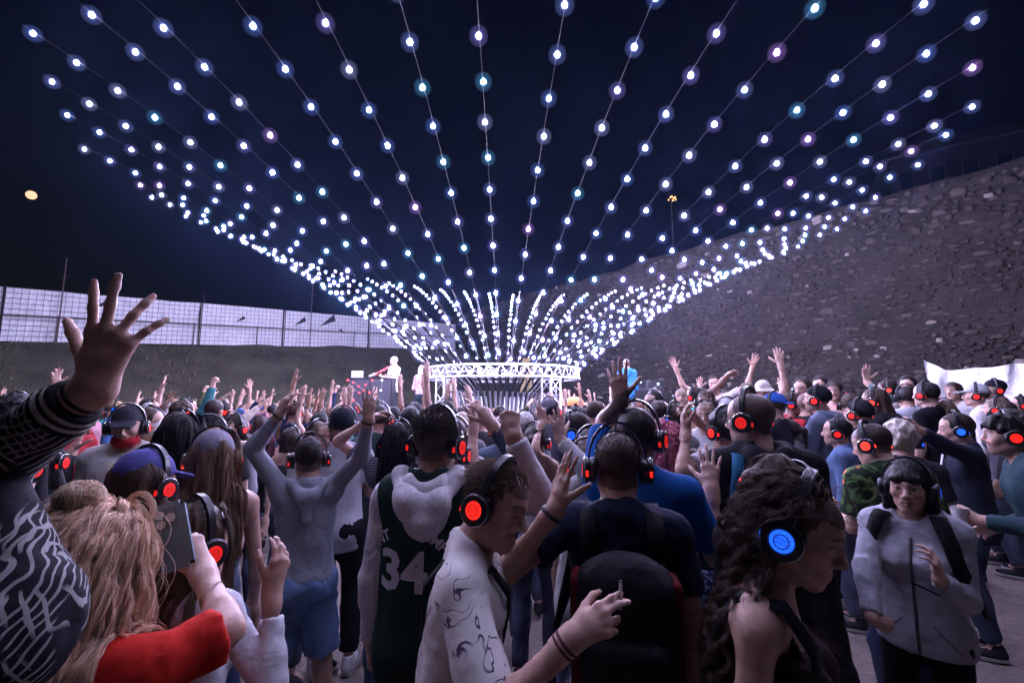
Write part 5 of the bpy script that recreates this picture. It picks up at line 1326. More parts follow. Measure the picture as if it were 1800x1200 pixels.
def hood_strings(root, sk, mat):
    for s in (-1, 1):
        p = [sk['ch']((s * .04, .135, z)) for z in (1.44, 1.38, 1.30, 1.24)]; link('drawstring', MB().tube(p, .0035, 6).mesh('drawstring', True), root, mat)
def ring_on(root, name, sk, nm, t, r, th, mat, tube=.004):
    A = sk[nm]; c = A['el'] + (A['wr'] - A['el']) * t; ax = Vector(A['f']); q = ax.to_track_quat('Z', 'Y'); mb = MB(); n = 20
    pts = [Vector(c) + q @ Vector((r * math.cos(2 * math.pi * k / n), r * math.sin(2 * math.pi * k / n), 0)) for k in range(n + 1)]
    return link(name, mb.tube(pts, tube, 6, False).mesh(name, True), root, mat)
def glasses(root, sk, mat, tint=(.02, .02, .02), dark=False):
    M = Matrix.Translation(Vector(sk['head'])) @ Matrix(sk['RH'].tolist()).to_4x4() @ Matrix.Scale(sk['hs'], 4); mb = MB()
    for s in (-1, 1):
        mb.tube([(s * .033 + .022 * math.cos(a), .104, .003 + .017 * math.sin(a)) for a in np.linspace(0, 6.283, 17)], .0022, 5, False); mb.tube([(s * .055, .102, .008), (s * .078, .06, .006), (s * .082, -.005, .004)], .002, 5)
    mb.tube([(-.011, .106, .006), (.011, .106, .006)], .0022, 5); g_ = link('glasses', mb.mesh('glasses', True), root, mat); g_.matrix_local = M
    if dark:
        for s in (-1, 1): MB().lathe([(.001, .1025), (.021, .1035), (.001, .105)], 14, 'Y', (s * .033, 0, .003)).build('lens', plain('dark_lens', (.01, .01, .012), .1), g_, True)
BLACK, WHITE = (.012, .012, .014), (.74, .73, .74); NAVY = (.02, .028, .055); GREY = (.36, .37, .40); DGREY = (.07, .07, .08)
DENIM, LDENIM = cloth((.035, .06, .13), 'denim'), cloth((.10, .17, .30), 'denim'); BLKC = cloth(BLACK); WHC = cloth(WHITE); STEEL = plain('steel', (.5, .5, .52), .3, .9)
BRN, DBRN, BLKH, BLOND = (.055, .032, .02), (.028, .017, .012), (.010, .008, .008), (.42, .29, .16)

# ---- the man in the striped-number jersey
r, sk = cast(770, 724, 1.92, -10, 'person in a dark green jersey numbered 34 over a white hoodie, fist raised', hair='short', hair_col=(.045, .028, .02), buzz=DBRN, top='hoodie', top_mat=cloth((.62, .61, .63), 'knit'), bottom='pants', bot_mat=cloth(DGREY),
    head=(-22, -6, 0), armL='down', armR=dict(W=Wd(903, 768, 1.75), pole=(1, -.1, -.8), hdir=(-.18, .35, 1), palm=(0, 1, 0), hand='fist'), hp='red', emblem=True, seed=4, hi=True, hem=.80, tone='mid', w=.95, fold=.006)
o_, ra = strands(sk, 7000, .030, 0, seed=5, spread=.06, comb=(0, .9, .1), steps=6, fall=.2, radius=.0004, hairline=.048, lift=.012, clump=700, outw=.22, tight=.1, mask=lambda L: (L[:, 2] > .03)); strand_obj('hair_strands', r, o_, ra, hair_mat((.05, .032, .022), True))
f = Sdf(); torso(f, sk, .036, .022); S = sk['S']; f.cone(sk['ch']((0, -.004, 1.12)), (0, -.01, .66 * S), .175 * S, .190 * S, .05, False, ((0, 1, 0), .76)); f.plane((0, 0, .69 * S), (0, 0, -1))
for nm in 'LR': f.ell(sk['ch']((sk[nm]['sd'] * .255, 0, 1.39)), (.085 * S, .22 * S, .13 * S), None, .012, 's')
f.ell(sk['ch']((0, .03, 1.54)), (.095 * S, .115 * S, .075 * S), None, .01, 's'); f.fold(folds(.004, 4, 40.0)); V, Q = f.mesh(.0105)
f2 = Sdf(); ch = sk['ch']
for s_ in (-1, 1): f2.cone(ch((s_ * .085, .05, 1.465)), ch((s_ * .105, -.05, 1.515)), .022 * S, .036 * S, .03); f2.cone(ch((s_ * .105, -.05, 1.515)), ch((s_ * .055, -.165, 1.45)), .036 * S, .044 * S, .03); f2.cone(ch((s_ * .055, -.160, 1.45)), ch((0, -.185, 1.385)), .040 * S, .034 * S, .03)
f2.ell(ch((0, -.165, 1.42)), np.array([.07, .040, .055]) * S, sk['RC'], .03); f2.ell(ch((0, -.10, 1.55)), np.array([.055, .06, .05]) * S, sk['RC'], .02, 's'); f2.fold(folds(.008, 6, 26.0)); V2, Q2 = f2.mesh(.008); link('hood', mesh_np('hood', V2, Q2), r, cloth((.62, .61, .63), 'knit'))
jz = mesh_np('jersey', V, Q); JM = cloth((.012, .03, .022), 'plain'); jer = link('jersey', jz, r, JM)
from mathutils.bvhtree import BVHTree
bv = BVHTree.FromPolygons([Vector(v) for v in V], [tuple(q) for q in Q.tolist()])
def print_on(bv, word, size, xc, zc, name, mat, parent, arc=None, off=.0035, sx=1.0, bold=0.0):
    """lettering wrapped on the back of a garment; arc bends the baseline (radius, angle of each end)"""
    import bmesh
    t = text_mesh(word, size, 0.0, bold=bold); bm = bmesh.new(); bm.from_mesh(t); bpy.data.meshes.remove(t)
    xs = [v.co.x for v in bm.verts]; ys = [v.co.y for v in bm.verts]
    for lo, hi, no in ((min(xs), max(xs), (1, 0, 0)), (min(ys), max(ys), (0, 1, 0))):
        k = lo
        while k < hi:
            bmesh.ops.bisect_plane(bm, geom=bm.verts[:] + bm.edges[:] + bm.faces[:], plane_co=(k, k, 0), plane_no=no); k += .012
    for v in bm.verts:
        x, y = v.co.x * sx, v.co.y
        if arc: a = (x - 0) / arc[0] + arc[1]; x, y = (arc[0] + y) * math.sin(a), (arc[0] + y) * math.cos(a) - arc[0]
        h = bv.ray_cast(Vector((xc + x, -1, zc + y)), Vector((0, 1, 0)))
        v.co = Vector((xc + x, (h[0].y if h[0] is not None else -.15) - off, zc + y))
    bmesh.ops.triangulate(bm, faces=bm.faces); me = bpy.data.meshes.new(name); bm.to_mesh(me); bm.free(); return link(name, me, parent, mat)
LET = cloth((.55, .55, .58)); zc = 1.205 * S; print_on(bv, '34', .19, -.075, zc, 'number', LET, jer, sx=1.0, bold=.006)
print_on(bv, 'ANT', .05, -.055, 1.345 * S, 'name_lettering', LET, jer, arc=(.17, -.78), bold=.0012); print_on(bv, 'NMPO', .05, -.055, 1.345 * S, 'name_lettering', LET, jer, arc=(.17, .74), bold=.0012)
for nm in 'LR':
    A = sk[nm]

# ---- the laughing man with a cigarette
r, sk = cast(842, 895, 1.36, -97, 'laughing person in profile in a pale line-patterned shirt with a glowing red ear cup', buzz=(.10, .07, .048), top='shirt', top_mat=cloth((.70, .67, .63), 'lineart', (.10, .08, .12)), bottom='pants', bot_mat=cloth(BLACK),
    anchor=(.095, 0, -.012), lean=(8, 2, 0), head=(-24, -9, -8), smile=1.5, eyes=0, beard=.22, hair_col=(.09, .06, .04), brow=(.06, .04, .03), jaw=1.06, armL='down', armR=dict(W=Wd(1006, 1120, 1.12), pole=(-.2, -.5, -1), hdir=(.80, .05, .42), palm=(.25, .75, -.45), hand='smoke'), hp='red', emblem=True, seed=2, tone='fair', sleeve=.9, slv=.008)
for nm_, m_k in (('hair_strands', None),):
    o_, ra = strands(sk, 7500, .034, 0, seed=8, spread=.05, comb=(0, -.9, .25), steps=6, fall=.15, radius=.00045, hairline=.058, lift=.005, clump=900, outw=.22, tight=.1, mask=lambda L: (L[:, 2] > .035)); strand_obj('hair_strands', r, o_, ra, hair_mat((.19, .135, .09), True))
    o_, ra = strands(sk, 7000, .009, 0, seed=9, spread=.1, comb=(0, -.5, -.8), steps=4, fall=.1, radius=.00038, hairline=.060, lift=.003, clump=400, mask=lambda L: (L[:, 2] <= .04)); strand_obj('hair_strands', r, o_, ra, hair_mat((.14, .10, .07), True))
p, n = shell_pts(sk, [(-.02, 1.18, False), (.03, 1.30, False), (.06, 1.38, False), (.085, 1.455, False), (.09, 1.46, True), (.07, 1.40, True), (.02, 1.32, True), (-.06, 1.20, True)], .030); ribbon('bag_strap', r, p, .030, cloth(BLACK), n, .004)
for t in (.93, .88): ring_on(r, 'bracelet', sk, 'R', t, .0315, 0, plain('woven_band', (.10, .03, .035), .8), .0035)
A = sk['R']; a = A['mmid'] * .45 + A['itip'] * .55 + A['pn'] * .002; cg = to_world(r, a); cr_ = empty('cigarette', cg); tag(cr_, 'lit white cigarette held upright in the fingers of the laughing person', 'cigarette')
MB().tube([(.0, 0, -.022), (.003, 0, .040)], .0038, 10).build('paper', plain('cigarette_paper', (.8, .8, .78), .8), cr_, True); MB().tube([(.003, 0, .0402), (.0033, 0, .044)], .0037, 10).build('ash', plain('ash', (.12, .11, .11), .95), cr_)

# ---- shaven-headed man with a black backpack
r, sk = cast(1083, 757, 1.66, 3, 'person with shaved head seen from behind, wearing a big black and red backpack', buzz=(.022, .016, .013), top='tee', top_mat=cloth((.012, .018, .04)), bottom='pants', bot_mat=cloth((.03, .04, .09), 'paisley', (.4, .42, .5)), head=(4, -3, 0), hp='red', tone='mid', w=1.03,
    armL=dict(W=Wd(976, 895, 1.50), pole=(-1, -.3, -.8), hdir=(.25, .15, 1), palm=(.85, .5, 0), hand='open'), armR='down', hptilt=-2, seed=6)
o_, ra = strands(sk, 7000, .005, 0, seed=4, spread=.2, comb=(0, .0, .2), steps=3, fall=.05, radius=.0004, lift=.002, clump=500, outw=.8); strand_obj('hair_strands', r, o_, ra, hair_mat((.02, .015, .012), True))
bk = backpack(r, sk, cloth((.012, .012, .015), rough=.6), cloth(BLACK), 1.0)
ch = sk['ch']
for s in (-1, 1):
    f = Sdf(); f.box(ch((s * .135, -.175, 1.18)), np.array([.008, .04, .15]) * sk['S'], .018, sk['RC'], .01); V, Q = f.mesh(.010); link('side_panel', mesh_np('side_panel', V, Q), bk, cloth((.10, .008, .012)))
ring_on(r, 'wrist_watch', sk, 'L', .93, .033, 0, plain('watch_strap', (.02, .02, .025), .5), .007)

# ---- raised hand in a leaf-patterned jacket
r, sk = cast(-170, 752, .66, -6, 'person at the left edge with a spread hand raised, black leaf-patterned jacket', hair='bob', hair_col=DBRN, fem=True, top='jacket', top_mat=cloth((.012, .012, .016), 'leaf', (.26, .26, .25)), bottom='pants', bot_mat=cloth(BLACK), sleeve=1.78, slv=.006, hands=1.12, w=1.0, seed=3, fold=.007,
    armR=dict(W=Wd(168, 682, .83), pole=(-1, .1, -.7), hdir=(.20, -.02, 1), palm=(-.12, 1, .05), hand='splay'), armL='down', tone='mid')
A = sk['R']; q = A['f']
for (t, rr, m_) in ((.72, .050, BLKC), (.745, .0490, cloth((.45, .44, .40))), (.77, .0475, BLKC), (.80, .0455, cloth((.38, .36, .32))), (.83, .044, BLKC)): ring_on(r, 'cuff', sk, 'R', t, rr - .006, 0, m_, .0095)
ring_on(r, 'hair_tie', sk, 'R', .90, .033, 0, plain('hair_elastic', (.012, .01, .012), .9), .0045)

# ---- fair woman with a bun, red top, phone
r, sk = cast(160, 884, .95, -38, 'fair-haired person with a top bun and a red tee shirt, holding up a phone', fem=True, buzz=BLOND, hair='bun', hair_col=(.40, .28, .17), top='tee', top_mat=cloth((.50, .022, .014)), bottom='jeans', bot_mat=DENIM, w=1.14, head=(0, -6, 0), seed=5, sleeve=.88,
    armR=dict(E=Wd(400, 1108, 1.02), W=Wd(354, 1000, 1.16), hdir=(-.48, .10, .62), palm=(-.55, .55, -.35), hand='hold'), armL='down', hands=1.0)
o_, ra = strands(sk, 16000, .50, 0, seed=12, wave=.007, wlen=.12, clump=420, spread=.14, comb=(0, -.5, .2), steps=26, radius=.00042, fall=1.0, lift=.010, jit=.2, tight=.1); strand_obj('hair_strands', r, o_, ra, hair_mat((.80, .54, .36), True))
o_, ra = strands(sk, 500, .42, 0, seed=13, wave=.014, wlen=.14, clump=120, spread=.6, comb=(0, -.6, .2), steps=26, radius=.0003, fall=.9, lift=.02, jit=.3); strand_obj('hair_strands', r, o_, ra, hair_mat((.82, .60, .42), True))
bc = sk['head'] + sk['RH'] @ (np.array([.01, -.045, .135]) * sk['hs']); rg = np.random.default_rng(2); nn = 1400; st_ = np.zeros((nn, 12, 3))
for k in range(nn):
    ax = nrm(rg.normal(size=3) + np.array([0, 0, 1.2])); u = nrm(np.cross(ax, rg.normal(size=3))); v = np.cross(ax, u); ph = rg.random() * 6.28; rr = .030 * (.75 + .4 * rg.random())
    for j in range(12): a_ = ph + j * .32; st_[k, j] = bc + (u * math.cos(a_) + v * math.sin(a_)) * rr + ax * .014 * rg.normal() * .3 + ax * rg.uniform(-.018, .018) * 0
strand_obj('hair_strands', r, st_, .0008, hair_mat((.62, .42, .27), True))
def phone(root_pt, quat, label, mat, glow_=None):
    ph = empty('phone', root_pt); ph.rotation_mode = 'QUATERNION'; ph.rotation_quaternion = quat; tag(ph, label, 'phone')
    import bmesh
    bm = bmesh.new(); bmesh.ops.create_cube(bm, size=1.0); bmesh.ops.scale(bm, vec=(.074, .152, .0085), verts=bm.verts); bmesh.ops.bevel(bm, geom=[e for e in bm.edges if abs((e.verts[0].co - e.verts[1].co).z) > .005], offset=.011, segments=4, affect='EDGES'); me = bpy.data.meshes.new('case'); bm.to_mesh(me); bm.free(); link('case', me, ph, mat)
    MB().box((-.026, .020, .0045), (.018, .064, .0068)).build('camera_plate', plain('camera_plate', (.10, .14, .16), .25), ph)
    for (x, y) in ((-.014, .053), (-.014, .031), (.007, .042)):
        MB().lathe([(.0095, .006), (.0095, .0098), (.0068, .0098), (.006, .0085)], 16, 'Z', (x, y, 0)).build('lens', plain('lens_ring', (.75, .78, .8), .25, .3), ph, True)
    MB().box((-.0345, -.073, -.0052), (.0345, .073, -.0044)).build('screen', plain('phone_glass', (.01, .01, .012), .08), ph)
    return ph
pc = Wd(302, 942, 1.10); nx = nrm(np.array([.25, -.92, .12])); yy = nrm(np.array([-.28, .0, .96]) - nx * (np.array([-.28, .0, .96]) @ nx)); xx = np.cross(yy, nx)
phone(Vector(pc), Matrix((xx, yy, nx)).transposed().to_quaternion(), 'blue-grey phone with three lenses held up by the fair-haired woman', plain('phone_case_blue', (.14, .22, .27), .35))

# ---- brown-haired girl with a red ear cup, white sleeve
r, sk = cast(345, 887, 1.40, -38, 'brown-haired person in a white long-sleeved top beside the phone, hand raised', fem=True, buzz=BRN, hair='pony', hair_col=(.07, .045, .03), top='long', top_mat=cloth((.62, .62, .66)), bottom='jeans', bot_mat=DENIM, head=(-22, -4, 0), hp='red', emblem=True, seed=8,
    armR=dict(W=Wd(478, 1035, 1.36), pole=(.6, -.4, -1), hdir=(.22, .15, 1), palm=(-.8, .5, 0), hand='relax'), armL='down', sleeve=1.7)
o_, ra = strands(sk, 9000, .36, 0, seed=21, wave=.004, wlen=.14, clump=110, spread=.14, comb=(0, -1, .0), steps=18, radius=.00045, fall=.95, lift=.008, tight=.3); strand_obj('hair_strands', r, o_, ra, hair_mat((.10, .065, .042), True))

# ---- dark curly-haired woman, blue ear cup
r, sk = cast(1382, 947, 1.08, -94, 'person with long dark curls in profile, glowing blue ear cup and dark top', fem=True, buzz=DBRN, top='tank', top_mat=cloth((.03, .018, .02)), bottom='jeans', bot_mat=cloth((.02, .025, .05), 'denim'), anchor=(.095, 0, -.012), head=(-6, -14, -4), lean=(6, 0, 0), hp='blue', emblem=True, hpbig=1.14, faceclear=True, armL='down', armR='down', tone='mid', seed=2, w=1.05)
bkm = lambda L: (L[:, 1] < .048) & ~((L[:, 1] > -.03) & (L[:, 2] < .055))
o_, ra = strands(sk, 16000, .50, 0, seed=31, wave=.011, wlen=.075, clump=210, spread=.2, comb=(0, -1, .12), steps=36, radius=.00042, fall=.95, lift=.012, jit=.2, mask=bkm, tight=.4); strand_obj('hair_strands', r, o_, ra, hair_mat((.075, .045, .033), True))
o_, ra = strands(sk, 350, .36, 0, seed=32, wave=.014, wlen=.06, clump=160, spread=.5, comb=(0, -.8, .3), steps=34, radius=.00035, fall=.85, lift=.026, mask=bkm); strand_obj('hair_strands', r, o_, ra, hair_mat((.09, .055, .04), True))
p, n = shell_pts(sk, [(.06, 1.25, False), (.10, 1.38, False), (.13, 1.47, False), (.135, 1.48, True), (.11, 1.40, True), (.06, 1.28, True)], .022); ribbon('bag_strap', r, p, .035, cloth((.015, .015, .02)), n, .005)

# ---- woman facing the lens in a pale zipped hoodie
r, sk = cast(1592, 812, 2.2, 171, 'dark-fringed person in a pale grey zipped hoodie facing the lens, hand on hip', fem=True, hair='fringe', hair_col=BLKH, brow=(.012, .01, .01), top='hoodie', top_mat=cloth((.40, .41, .46), 'knit'), bottom='leggings', bot_mat=cloth(BLACK), hp='blue', w=1.06, seed=9, hem=.86, fold=.0045, hi=True, loose=.012, head=(3, -2, 0),
    armR=dict(W=Wd(1532, 1102, 2.04), pole=(-1, .2, .1), hdir=(.75, -.1, -.35), palm=(.2, .9, -.3), hand='fist'), armL=dict(W=Wd(1652, 1018, 1.98), pole=(.7, .3, -1), hdir=(-.15, -.05, 1), palm=(-.6, .65, 0), hand='relax'), tone='fair')
o_, ra = strands(sk, 5000, .13, 0, seed=41, spread=.12, comb=(0, -.6, -.3), steps=9, radius=.0005, fall=.9, lift=.012, clump=160, mask=lambda L: (L[:, 1] < .02)); strand_obj('hair_strands', r, o_, ra, hair_mat(BLKH, True))
p, n = shell_pts(sk, [(0, z, True) for z in np.linspace(.86, 1.45, 8)], .040)
ch = sk['ch']; zp = [ch((0, .155, z)) for z in (.88, 1.0, 1.12, 1.22, 1.32, 1.40)]
f = top_sdf(sk, 'hoodie', None)
tp_ = [c_ for c_ in r.children if c_.name.startswith('hoodie')][0].data
bvt = BVHTree.FromPolygons([v.co for v in tp_.vertices], [tuple(q.vertices) for q in tp_.polygons])
def front_hit(x, z): h = bvt.ray_cast(Vector((x, 1, z)), Vector((0, -1, 0))); return h[0] if h[0] is not None else Vector((x, .12, z))
zz_ = [front_hit(.0, z * sk['S']) for z in np.linspace(.87, 1.40, 16)]; ribbon('zip', r, [np.array(q) + (0, .001, 0) for q in zz_], .012, plain('zip_metal', (.10, .10, .11), .4, .5), [np.array([0, 1, 0])] * 16, .003)
for s in (-1, 1):
    p, n = shell_pts(sk, [(s * .095, 1.44, False), (s * .10, 1.49, False), (s * .105, 1.495, True), (s * .11, 1.45, True), (s * .115, 1.38, True), (s * .125, 1.30, True), (s * .14, 1.22, True), (s * .158, 1.14, True), (s * .17, 1.08, False)], .056); ribbon('backpack_strap', r, p, .058, cloth(BLACK), n, .012)
    pts = [front_hit(s * (.05 + .09 * (i / 5)), (1.02 - .12 * (i / 5)) * sk['S']) for i in range(6)]; ribbon('pocket_seam', r, [np.array(q) + (0, .001, 0) for q in pts], .006, cloth((.22, .23, .27)), [np.array([0, 1, 0])] * 6, .003)
link('cord', MB().tube([front_hit(.01, 1.20 * sk['S']) + Vector((0, .012, 0)), front_hit(-.04, 1.185 * sk['S']) + Vector((0, .02, 0)), front_hit(-.09, 1.17 * sk['S']) + Vector((0, .03, 0))], .004, 6).mesh('cord', True), r, BLKC)
for s in (-1, 1): link('earring', MB().tube([Vector(sk['head'] + sk['RH'] @ (np.array([s * .079, .004 + .014 * math.cos(a), -.052 + .014 * math.sin(a)]) * sk['hs'])) for a in np.linspace(0, 6.28, 14)], .0014, 5, False).mesh('earring', True), r, STEEL)

# ---- grey long-sleeved man with both arms up, denim shorts
r, sk = cast(545, 768, 2.7, 2, 'person in a grey long-sleeved top and denim shorts, both arms raised, seen from behind', hair='crop', buzz=DBRN, hair_col=(.02, .013, .010), top='long', top_mat=cloth((.30, .33, .38), 'knit'), bottom='shorts', bot_mat=LDENIM, hp='red', seed=14, gap=.15, hem=.95, tone='mid', shoe_mat=cloth(BLACK), fold=.006,
    armL=dict(W=Wd(492, 728, 2.58), pole=(-1, 0, -.4), hdir=(.30, .1, 1), palm=(.5, .8, 0), hand='relax'), armR=dict(W=Wd(648, 738, 2.56), pole=(1, 0, -.5), hdir=(-.02, .05, 1), palm=(0, 1, 0), hand='open'), sleeve=1.90)
for nm in 'LR': ring_on(r, 'bracelet', sk, nm, .97, .034, 0, plain('black_band', (.012, .012, .012), .7), .006)
f = Sdf(); ch = sk['ch']; S = sk['S']
for s in (-1, 1): f.cone(ch((s * .07, .03, 1.47)), ch((s * .085, -.05, 1.495)), .02 * S, .028 * S, .025); f.cone(ch((s * .085, -.05, 1.495)), ch((s * .03, -.13, 1.43)), .028 * S, .034 * S, .03)
f.cone(ch((0, -.13, 1.43)), ch((.0, -.145, 1.31)), .05 * S, .03 * S, .04, sq=(sk['RC'] @ np.array([0, 1, 0]), .6)); f.fold(folds(.006, 3, 20.0)); V, Q = f.mesh(.009); link('hood', mesh_np('hood', V, Q), r, cloth((.30, .33, .38), 'knit'))

# ---- tall man in a black hoodie, glasses
r, sk = cast(1318, 690, 2.25, 18, 'tall balding person in glasses and a black hoodie with a blue strap, red ear cup', buzz=(.03, .02, .016), hairline=.085, top='hoodie', top_mat=cloth((.016, .016, .02)), bottom='pants', bot_mat=cloth(BLACK), hp='red', head=(48, -4, 0), w=1.10, beard=.35, hair_col=(.02, .015, .012), seed=16, armL='bend', armR='down', hpbig=1.08)
glasses(r, sk, plain('black_frame', (.01, .01, .01), .3)); p, n = shell_pts(sk, [(-.12, 1.30, False), (-.115, 1.40, False), (-.11, 1.47, False), (-.11, 1.49, True), (-.12, 1.42, True), (-.13, 1.30, True)], .055); ribbon('bag_strap', r, p, .05, cloth((.02, .12, .22)), n, .008)
# ---- man in the royal blue shirt, arm raised
r, sk = cast(1118, 716, 2.02, -8, 'person in a royal blue shirt seen from behind, bare arm raised high', hair='crop', buzz=DBRN, hair_col=DBRN, top='shirt', top_mat=cloth((.012, .10, .36)), bottom='jeans', bot_mat=DENIM, hp='red', w=1.1, seed=17, tone='mid', armL=dict(W=Wd(1091, 706, 2.02), pole=(-.1, 1, -.4), hdir=(-.06, .05, 1), palm=(.35, .9, 0), hand='open'), armR='bendup', head=(-12, 0, 0))
# ---- hawaiian shirt
r, sk = cast(1522, 746, 2.9, 38, 'person with cropped hair in a dark shirt printed with orange flowers, holding a phone', hair='crop', buzz=(.035, .022, .016), hair_col=(.03, .02, .014), top='shirt', top_mat=cloth((.02, .03, .02), 'hawaii'), bottom='pants', bot_mat=cloth(NAVY), hp='red', head=(30, -12, 0), w=1.12, belly=.05, seed=18, armL=dict(pose='hold'), armR='down', lean=(8, 0, 0), sleeve=.75, slv=.01)
hp_ = to_world(r, sk['L']['wr'] + sk['L']['hd'] * .10); phone(hp_, Quaternion((0, 0, 1), .6) @ Quaternion((1, 0, 0), .35), 'yellow phone held low by the person in the flowered shirt', plain('phone_yellow', (.65, .45, .08), .4))
# ---- half hidden woman with a silver headband
r, sk = cast(1372, 802, 1.62, -35, 'brown-haired person with a silver headphone band, half hidden behind the dark curls', fem=True, buzz=BRN, hair='pony', hair_col=(.06, .038, .025), top='long', top_mat=cloth((.03, .025, .03)), bottom='jeans', hp='red', hptilt=-35, armL='down', armR='down', head=(0, -20, 0))
o_, ra = strands(sk, 7000, .24, 0, seed=51, spread=.14, wave=.004, comb=(0, -1, .1), steps=12, radius=.00045, lift=.008, clump=120); strand_obj('hair_strands', r, o_, ra, hair_mat((.085, .055, .036), True))
# ---- man pointing with a cup, man at the right edge
def cup(p, label, beer=False, tilt=0.0):
    root = empty('cup', p); root.rotation_euler = (0, tilt, 0); tag(root, label, 'cup'); m_ = plain('white_cup', (.72, .72, .74), .35)
    if beer: MB().lathe([(.030, 0), (.040, .085)], 18, 'Z').build('beer', plain('amber_beer', (.45, .17, .03), .2), root, True); MB().lathe([(.0405, .0855), (.042, .105)], 18, 'Z').build('froth', plain('beer_froth', (.8, .76, .68), .8), root, True)
    else: MB().lathe([(.030, 0), (.041, .11), (.0435, .112), (.041, .108), (.039, .100)], 18, 'Z').build('wall', m_, root, True)
    return root
r, sk = cast(1678, 727, 3.7, 98, 'person in a navy jacket with a blue ear cup, arm stretched out toward the left', res='near', hair='short', hair_col=(.03, .018, .012), top='jacket', top_mat=cloth((.028, .034, .055)), bottom='jeans', bot_mat=cloth((.02, .028, .05), 'denim'), hp='blue', seed=19, eyes=0, smile=.4, armL=dict(W=Wd(1607, 752, 3.4), pole=(.2, -.2, -1), hdir=(-.85, .1, .30), palm=(-.2, .75, .4), hand='hold'), armR='bend', head=(0, -6, 0))
pw = to_world(r, sk['L']['wr'] + sk['L']['hd'] * .10 * sk['S']); cup(pw + Vector((.0, .0, -.055)), 'white plastic cup in the outstretched hand of the navy jacket')
p, n = shell_pts(sk, [(.0, z, True) for z in np.linspace(.86, 1.42, 7)], .05); ribbon('inner_shirt', r, p, .06, WHC, n, .006)
r, sk = cast(1768, 727, 2.8, 100, 'smiling person with dark curls in a teal hoodie at the right edge, red ear cup', hair='curly', buzz=BLKH, hair_col=(.014, .010, .009), top='hoodie', top_mat=cloth((.03, .062, .075)), bottom='shorts', bot_mat=cloth(BLACK), hp='red', smile=.8, beard=.3, seed=20, lean=(14, 0, 0), head=(2, 10, 0), armL='hold', armR='bend', hpbig=1.1)
pw = to_world(r, sk['L']['wr'] + sk['L']['hd'] * .09); cup(pw + Vector((-.01, 0, -.05)), 'white plastic cup held low by the person in the teal hoodie')

# ================================================================ PEOPLE FURTHER BACK, EACH WHERE THE PHOTOGRAPH HAS ONE
def C(px, py, Y, h, label, fem=False, hair='short', hc=DBRN, top='tee', tc=GREY, tk='plain', tc2=None, bottom='jeans', bm=None, aL='down', aR='down', hp='red', tone='fair', res=None, **kw):
    res = res or ('mid' if Y < 4.3 else 'far')
    d = dict(res=res, fem=fem, hair_col=hc, top=top, top_mat=cloth(tc, tk, tc2), bottom=bottom, armL=aL, armR=aR, hp=hp, tone=tone, seed=int(px) % 50 + 1)
    if hair: d['hair'] = hair
    if hair in ('long', 'wavy', 'bun', 'pony', 'bob', 'fringe') or not hair: d['buzz'] = hc
    if bm: d['bot_mat'] = bm
    d.update(kw)
    return cast(px, py, Y, h, label, **d)
def arm_to(px, py, Y, hand='open', palm=(0, 1, 0), hdir=(0, .05, 1), pole=(0, -.2, -1)): return dict(W=Wd(px, py, Y), hand=hand, palm=palm, hdir=hdir, pole=pole)
BKJ = cloth(BLACK, 'plain'); WSH = cloth((.6, .6, .62))
# --- left side, near rows
r, sk = C(262, 795, 1.72, -22, 'person in a violet-blue cap with its brim to the right, pale top', hat='cap', hat_mat=cloth((.075, .075, .24)), hair='long', hairlen=.20, hc=BRN, top='long', tc=(.55, .54, .56), hp='red', res='near', head=(-25, -8, 0), fem=True); backpack(r, sk, cloth((.03, .03, .04)), cloth(DGREY), .9)
r, sk = C(378, 760, 2.10, 6, 'long fair-brown haired person in a grey cap and green strap top, bare shoulders', fem=True, hat='cap', hat_mat=cloth((.22, .21, .26)), hair=None, hc=(.16, .10, .06), top='tank', tc=(.03, .055, .025), bm=DENIM, hp='red', res='near', head=(-12, -4, 0))
o_, ra = strands(sk, 9000, .46, 0, seed=61, wave=.004, wlen=.2, clump=110, spread=.10, comb=(0, -1, -.1), steps=18, radius=.0006, fall=.97, lift=.008, tight=.35); strand_obj('hair_strands', r, o_, ra, hair_mat((.20, .125, .075), True))
C(10, 757, 1.66, -48, 'grey-haired person at the left edge with a large ear cup and bandana', hair='tuft', hc=(.07, .06, .06), top='jacket', tc=(.05, .06, .09), hp='red', res='near', hpbig=1.1)
r, sk = C(68, 765, 2.15, -30, 'dark-haired person behind the patterned sleeve with a red ear cup', fem=True, hair='long', hc=BLKH, top='long', tc=(.02, .02, .025), aR=arm_to(72, 790, 1.9, 'hold', (0, 1, 0)))
C(92, 703, 2.95, -80, 'young person with dark side-parted hair in sharp profile near the left edge', hair='short', hc=DBRN, top='hoodie', tc=(.03, .03, .035), hp='red', aL='bendup')
C(30, 695, 3.4, -40, 'person in a burgundy hoodie at the left edge', hair='curly', hc=BLKH, top='hoodie', tc=(.10, .02, .045))
r, sk = C(226, 716, 3.1, 168, 'person in a dark cap with red bandana over the mouth, white patterned jacket', hat='cap', hat_mat=cloth((.03, .03, .04)), hair='crop', top='jacket', tc=(.62, .61, .60), tk='lineart', tc2=(.55, .40, .05), head=(0, -10, 0))
f = Sdf(); P_ = lambda x, y, z: sk['head'] + sk['RH'] @ (np.array([x, y, z]) * sk['hs']); f.ell(P_(0, .025, -.085), np.array([.075, .085, .055]) * sk['hs'], sk['RH']); f.plane(P_(0, 0, -.045), sk['RH'] @ np.array([0, 0, 1])); V, Q = f.mesh(.010); link('bandana', mesh_np('bandana', V, Q), r, cloth((.35, .02, .03)))
r, sk = C(258, 716, 3.3, -118, 'person wearing a plain white face mask, dark shirt', hair='short', hc=BRN, top='tee', tc=(.02, .02, .028), hp='red', aL='fwd')
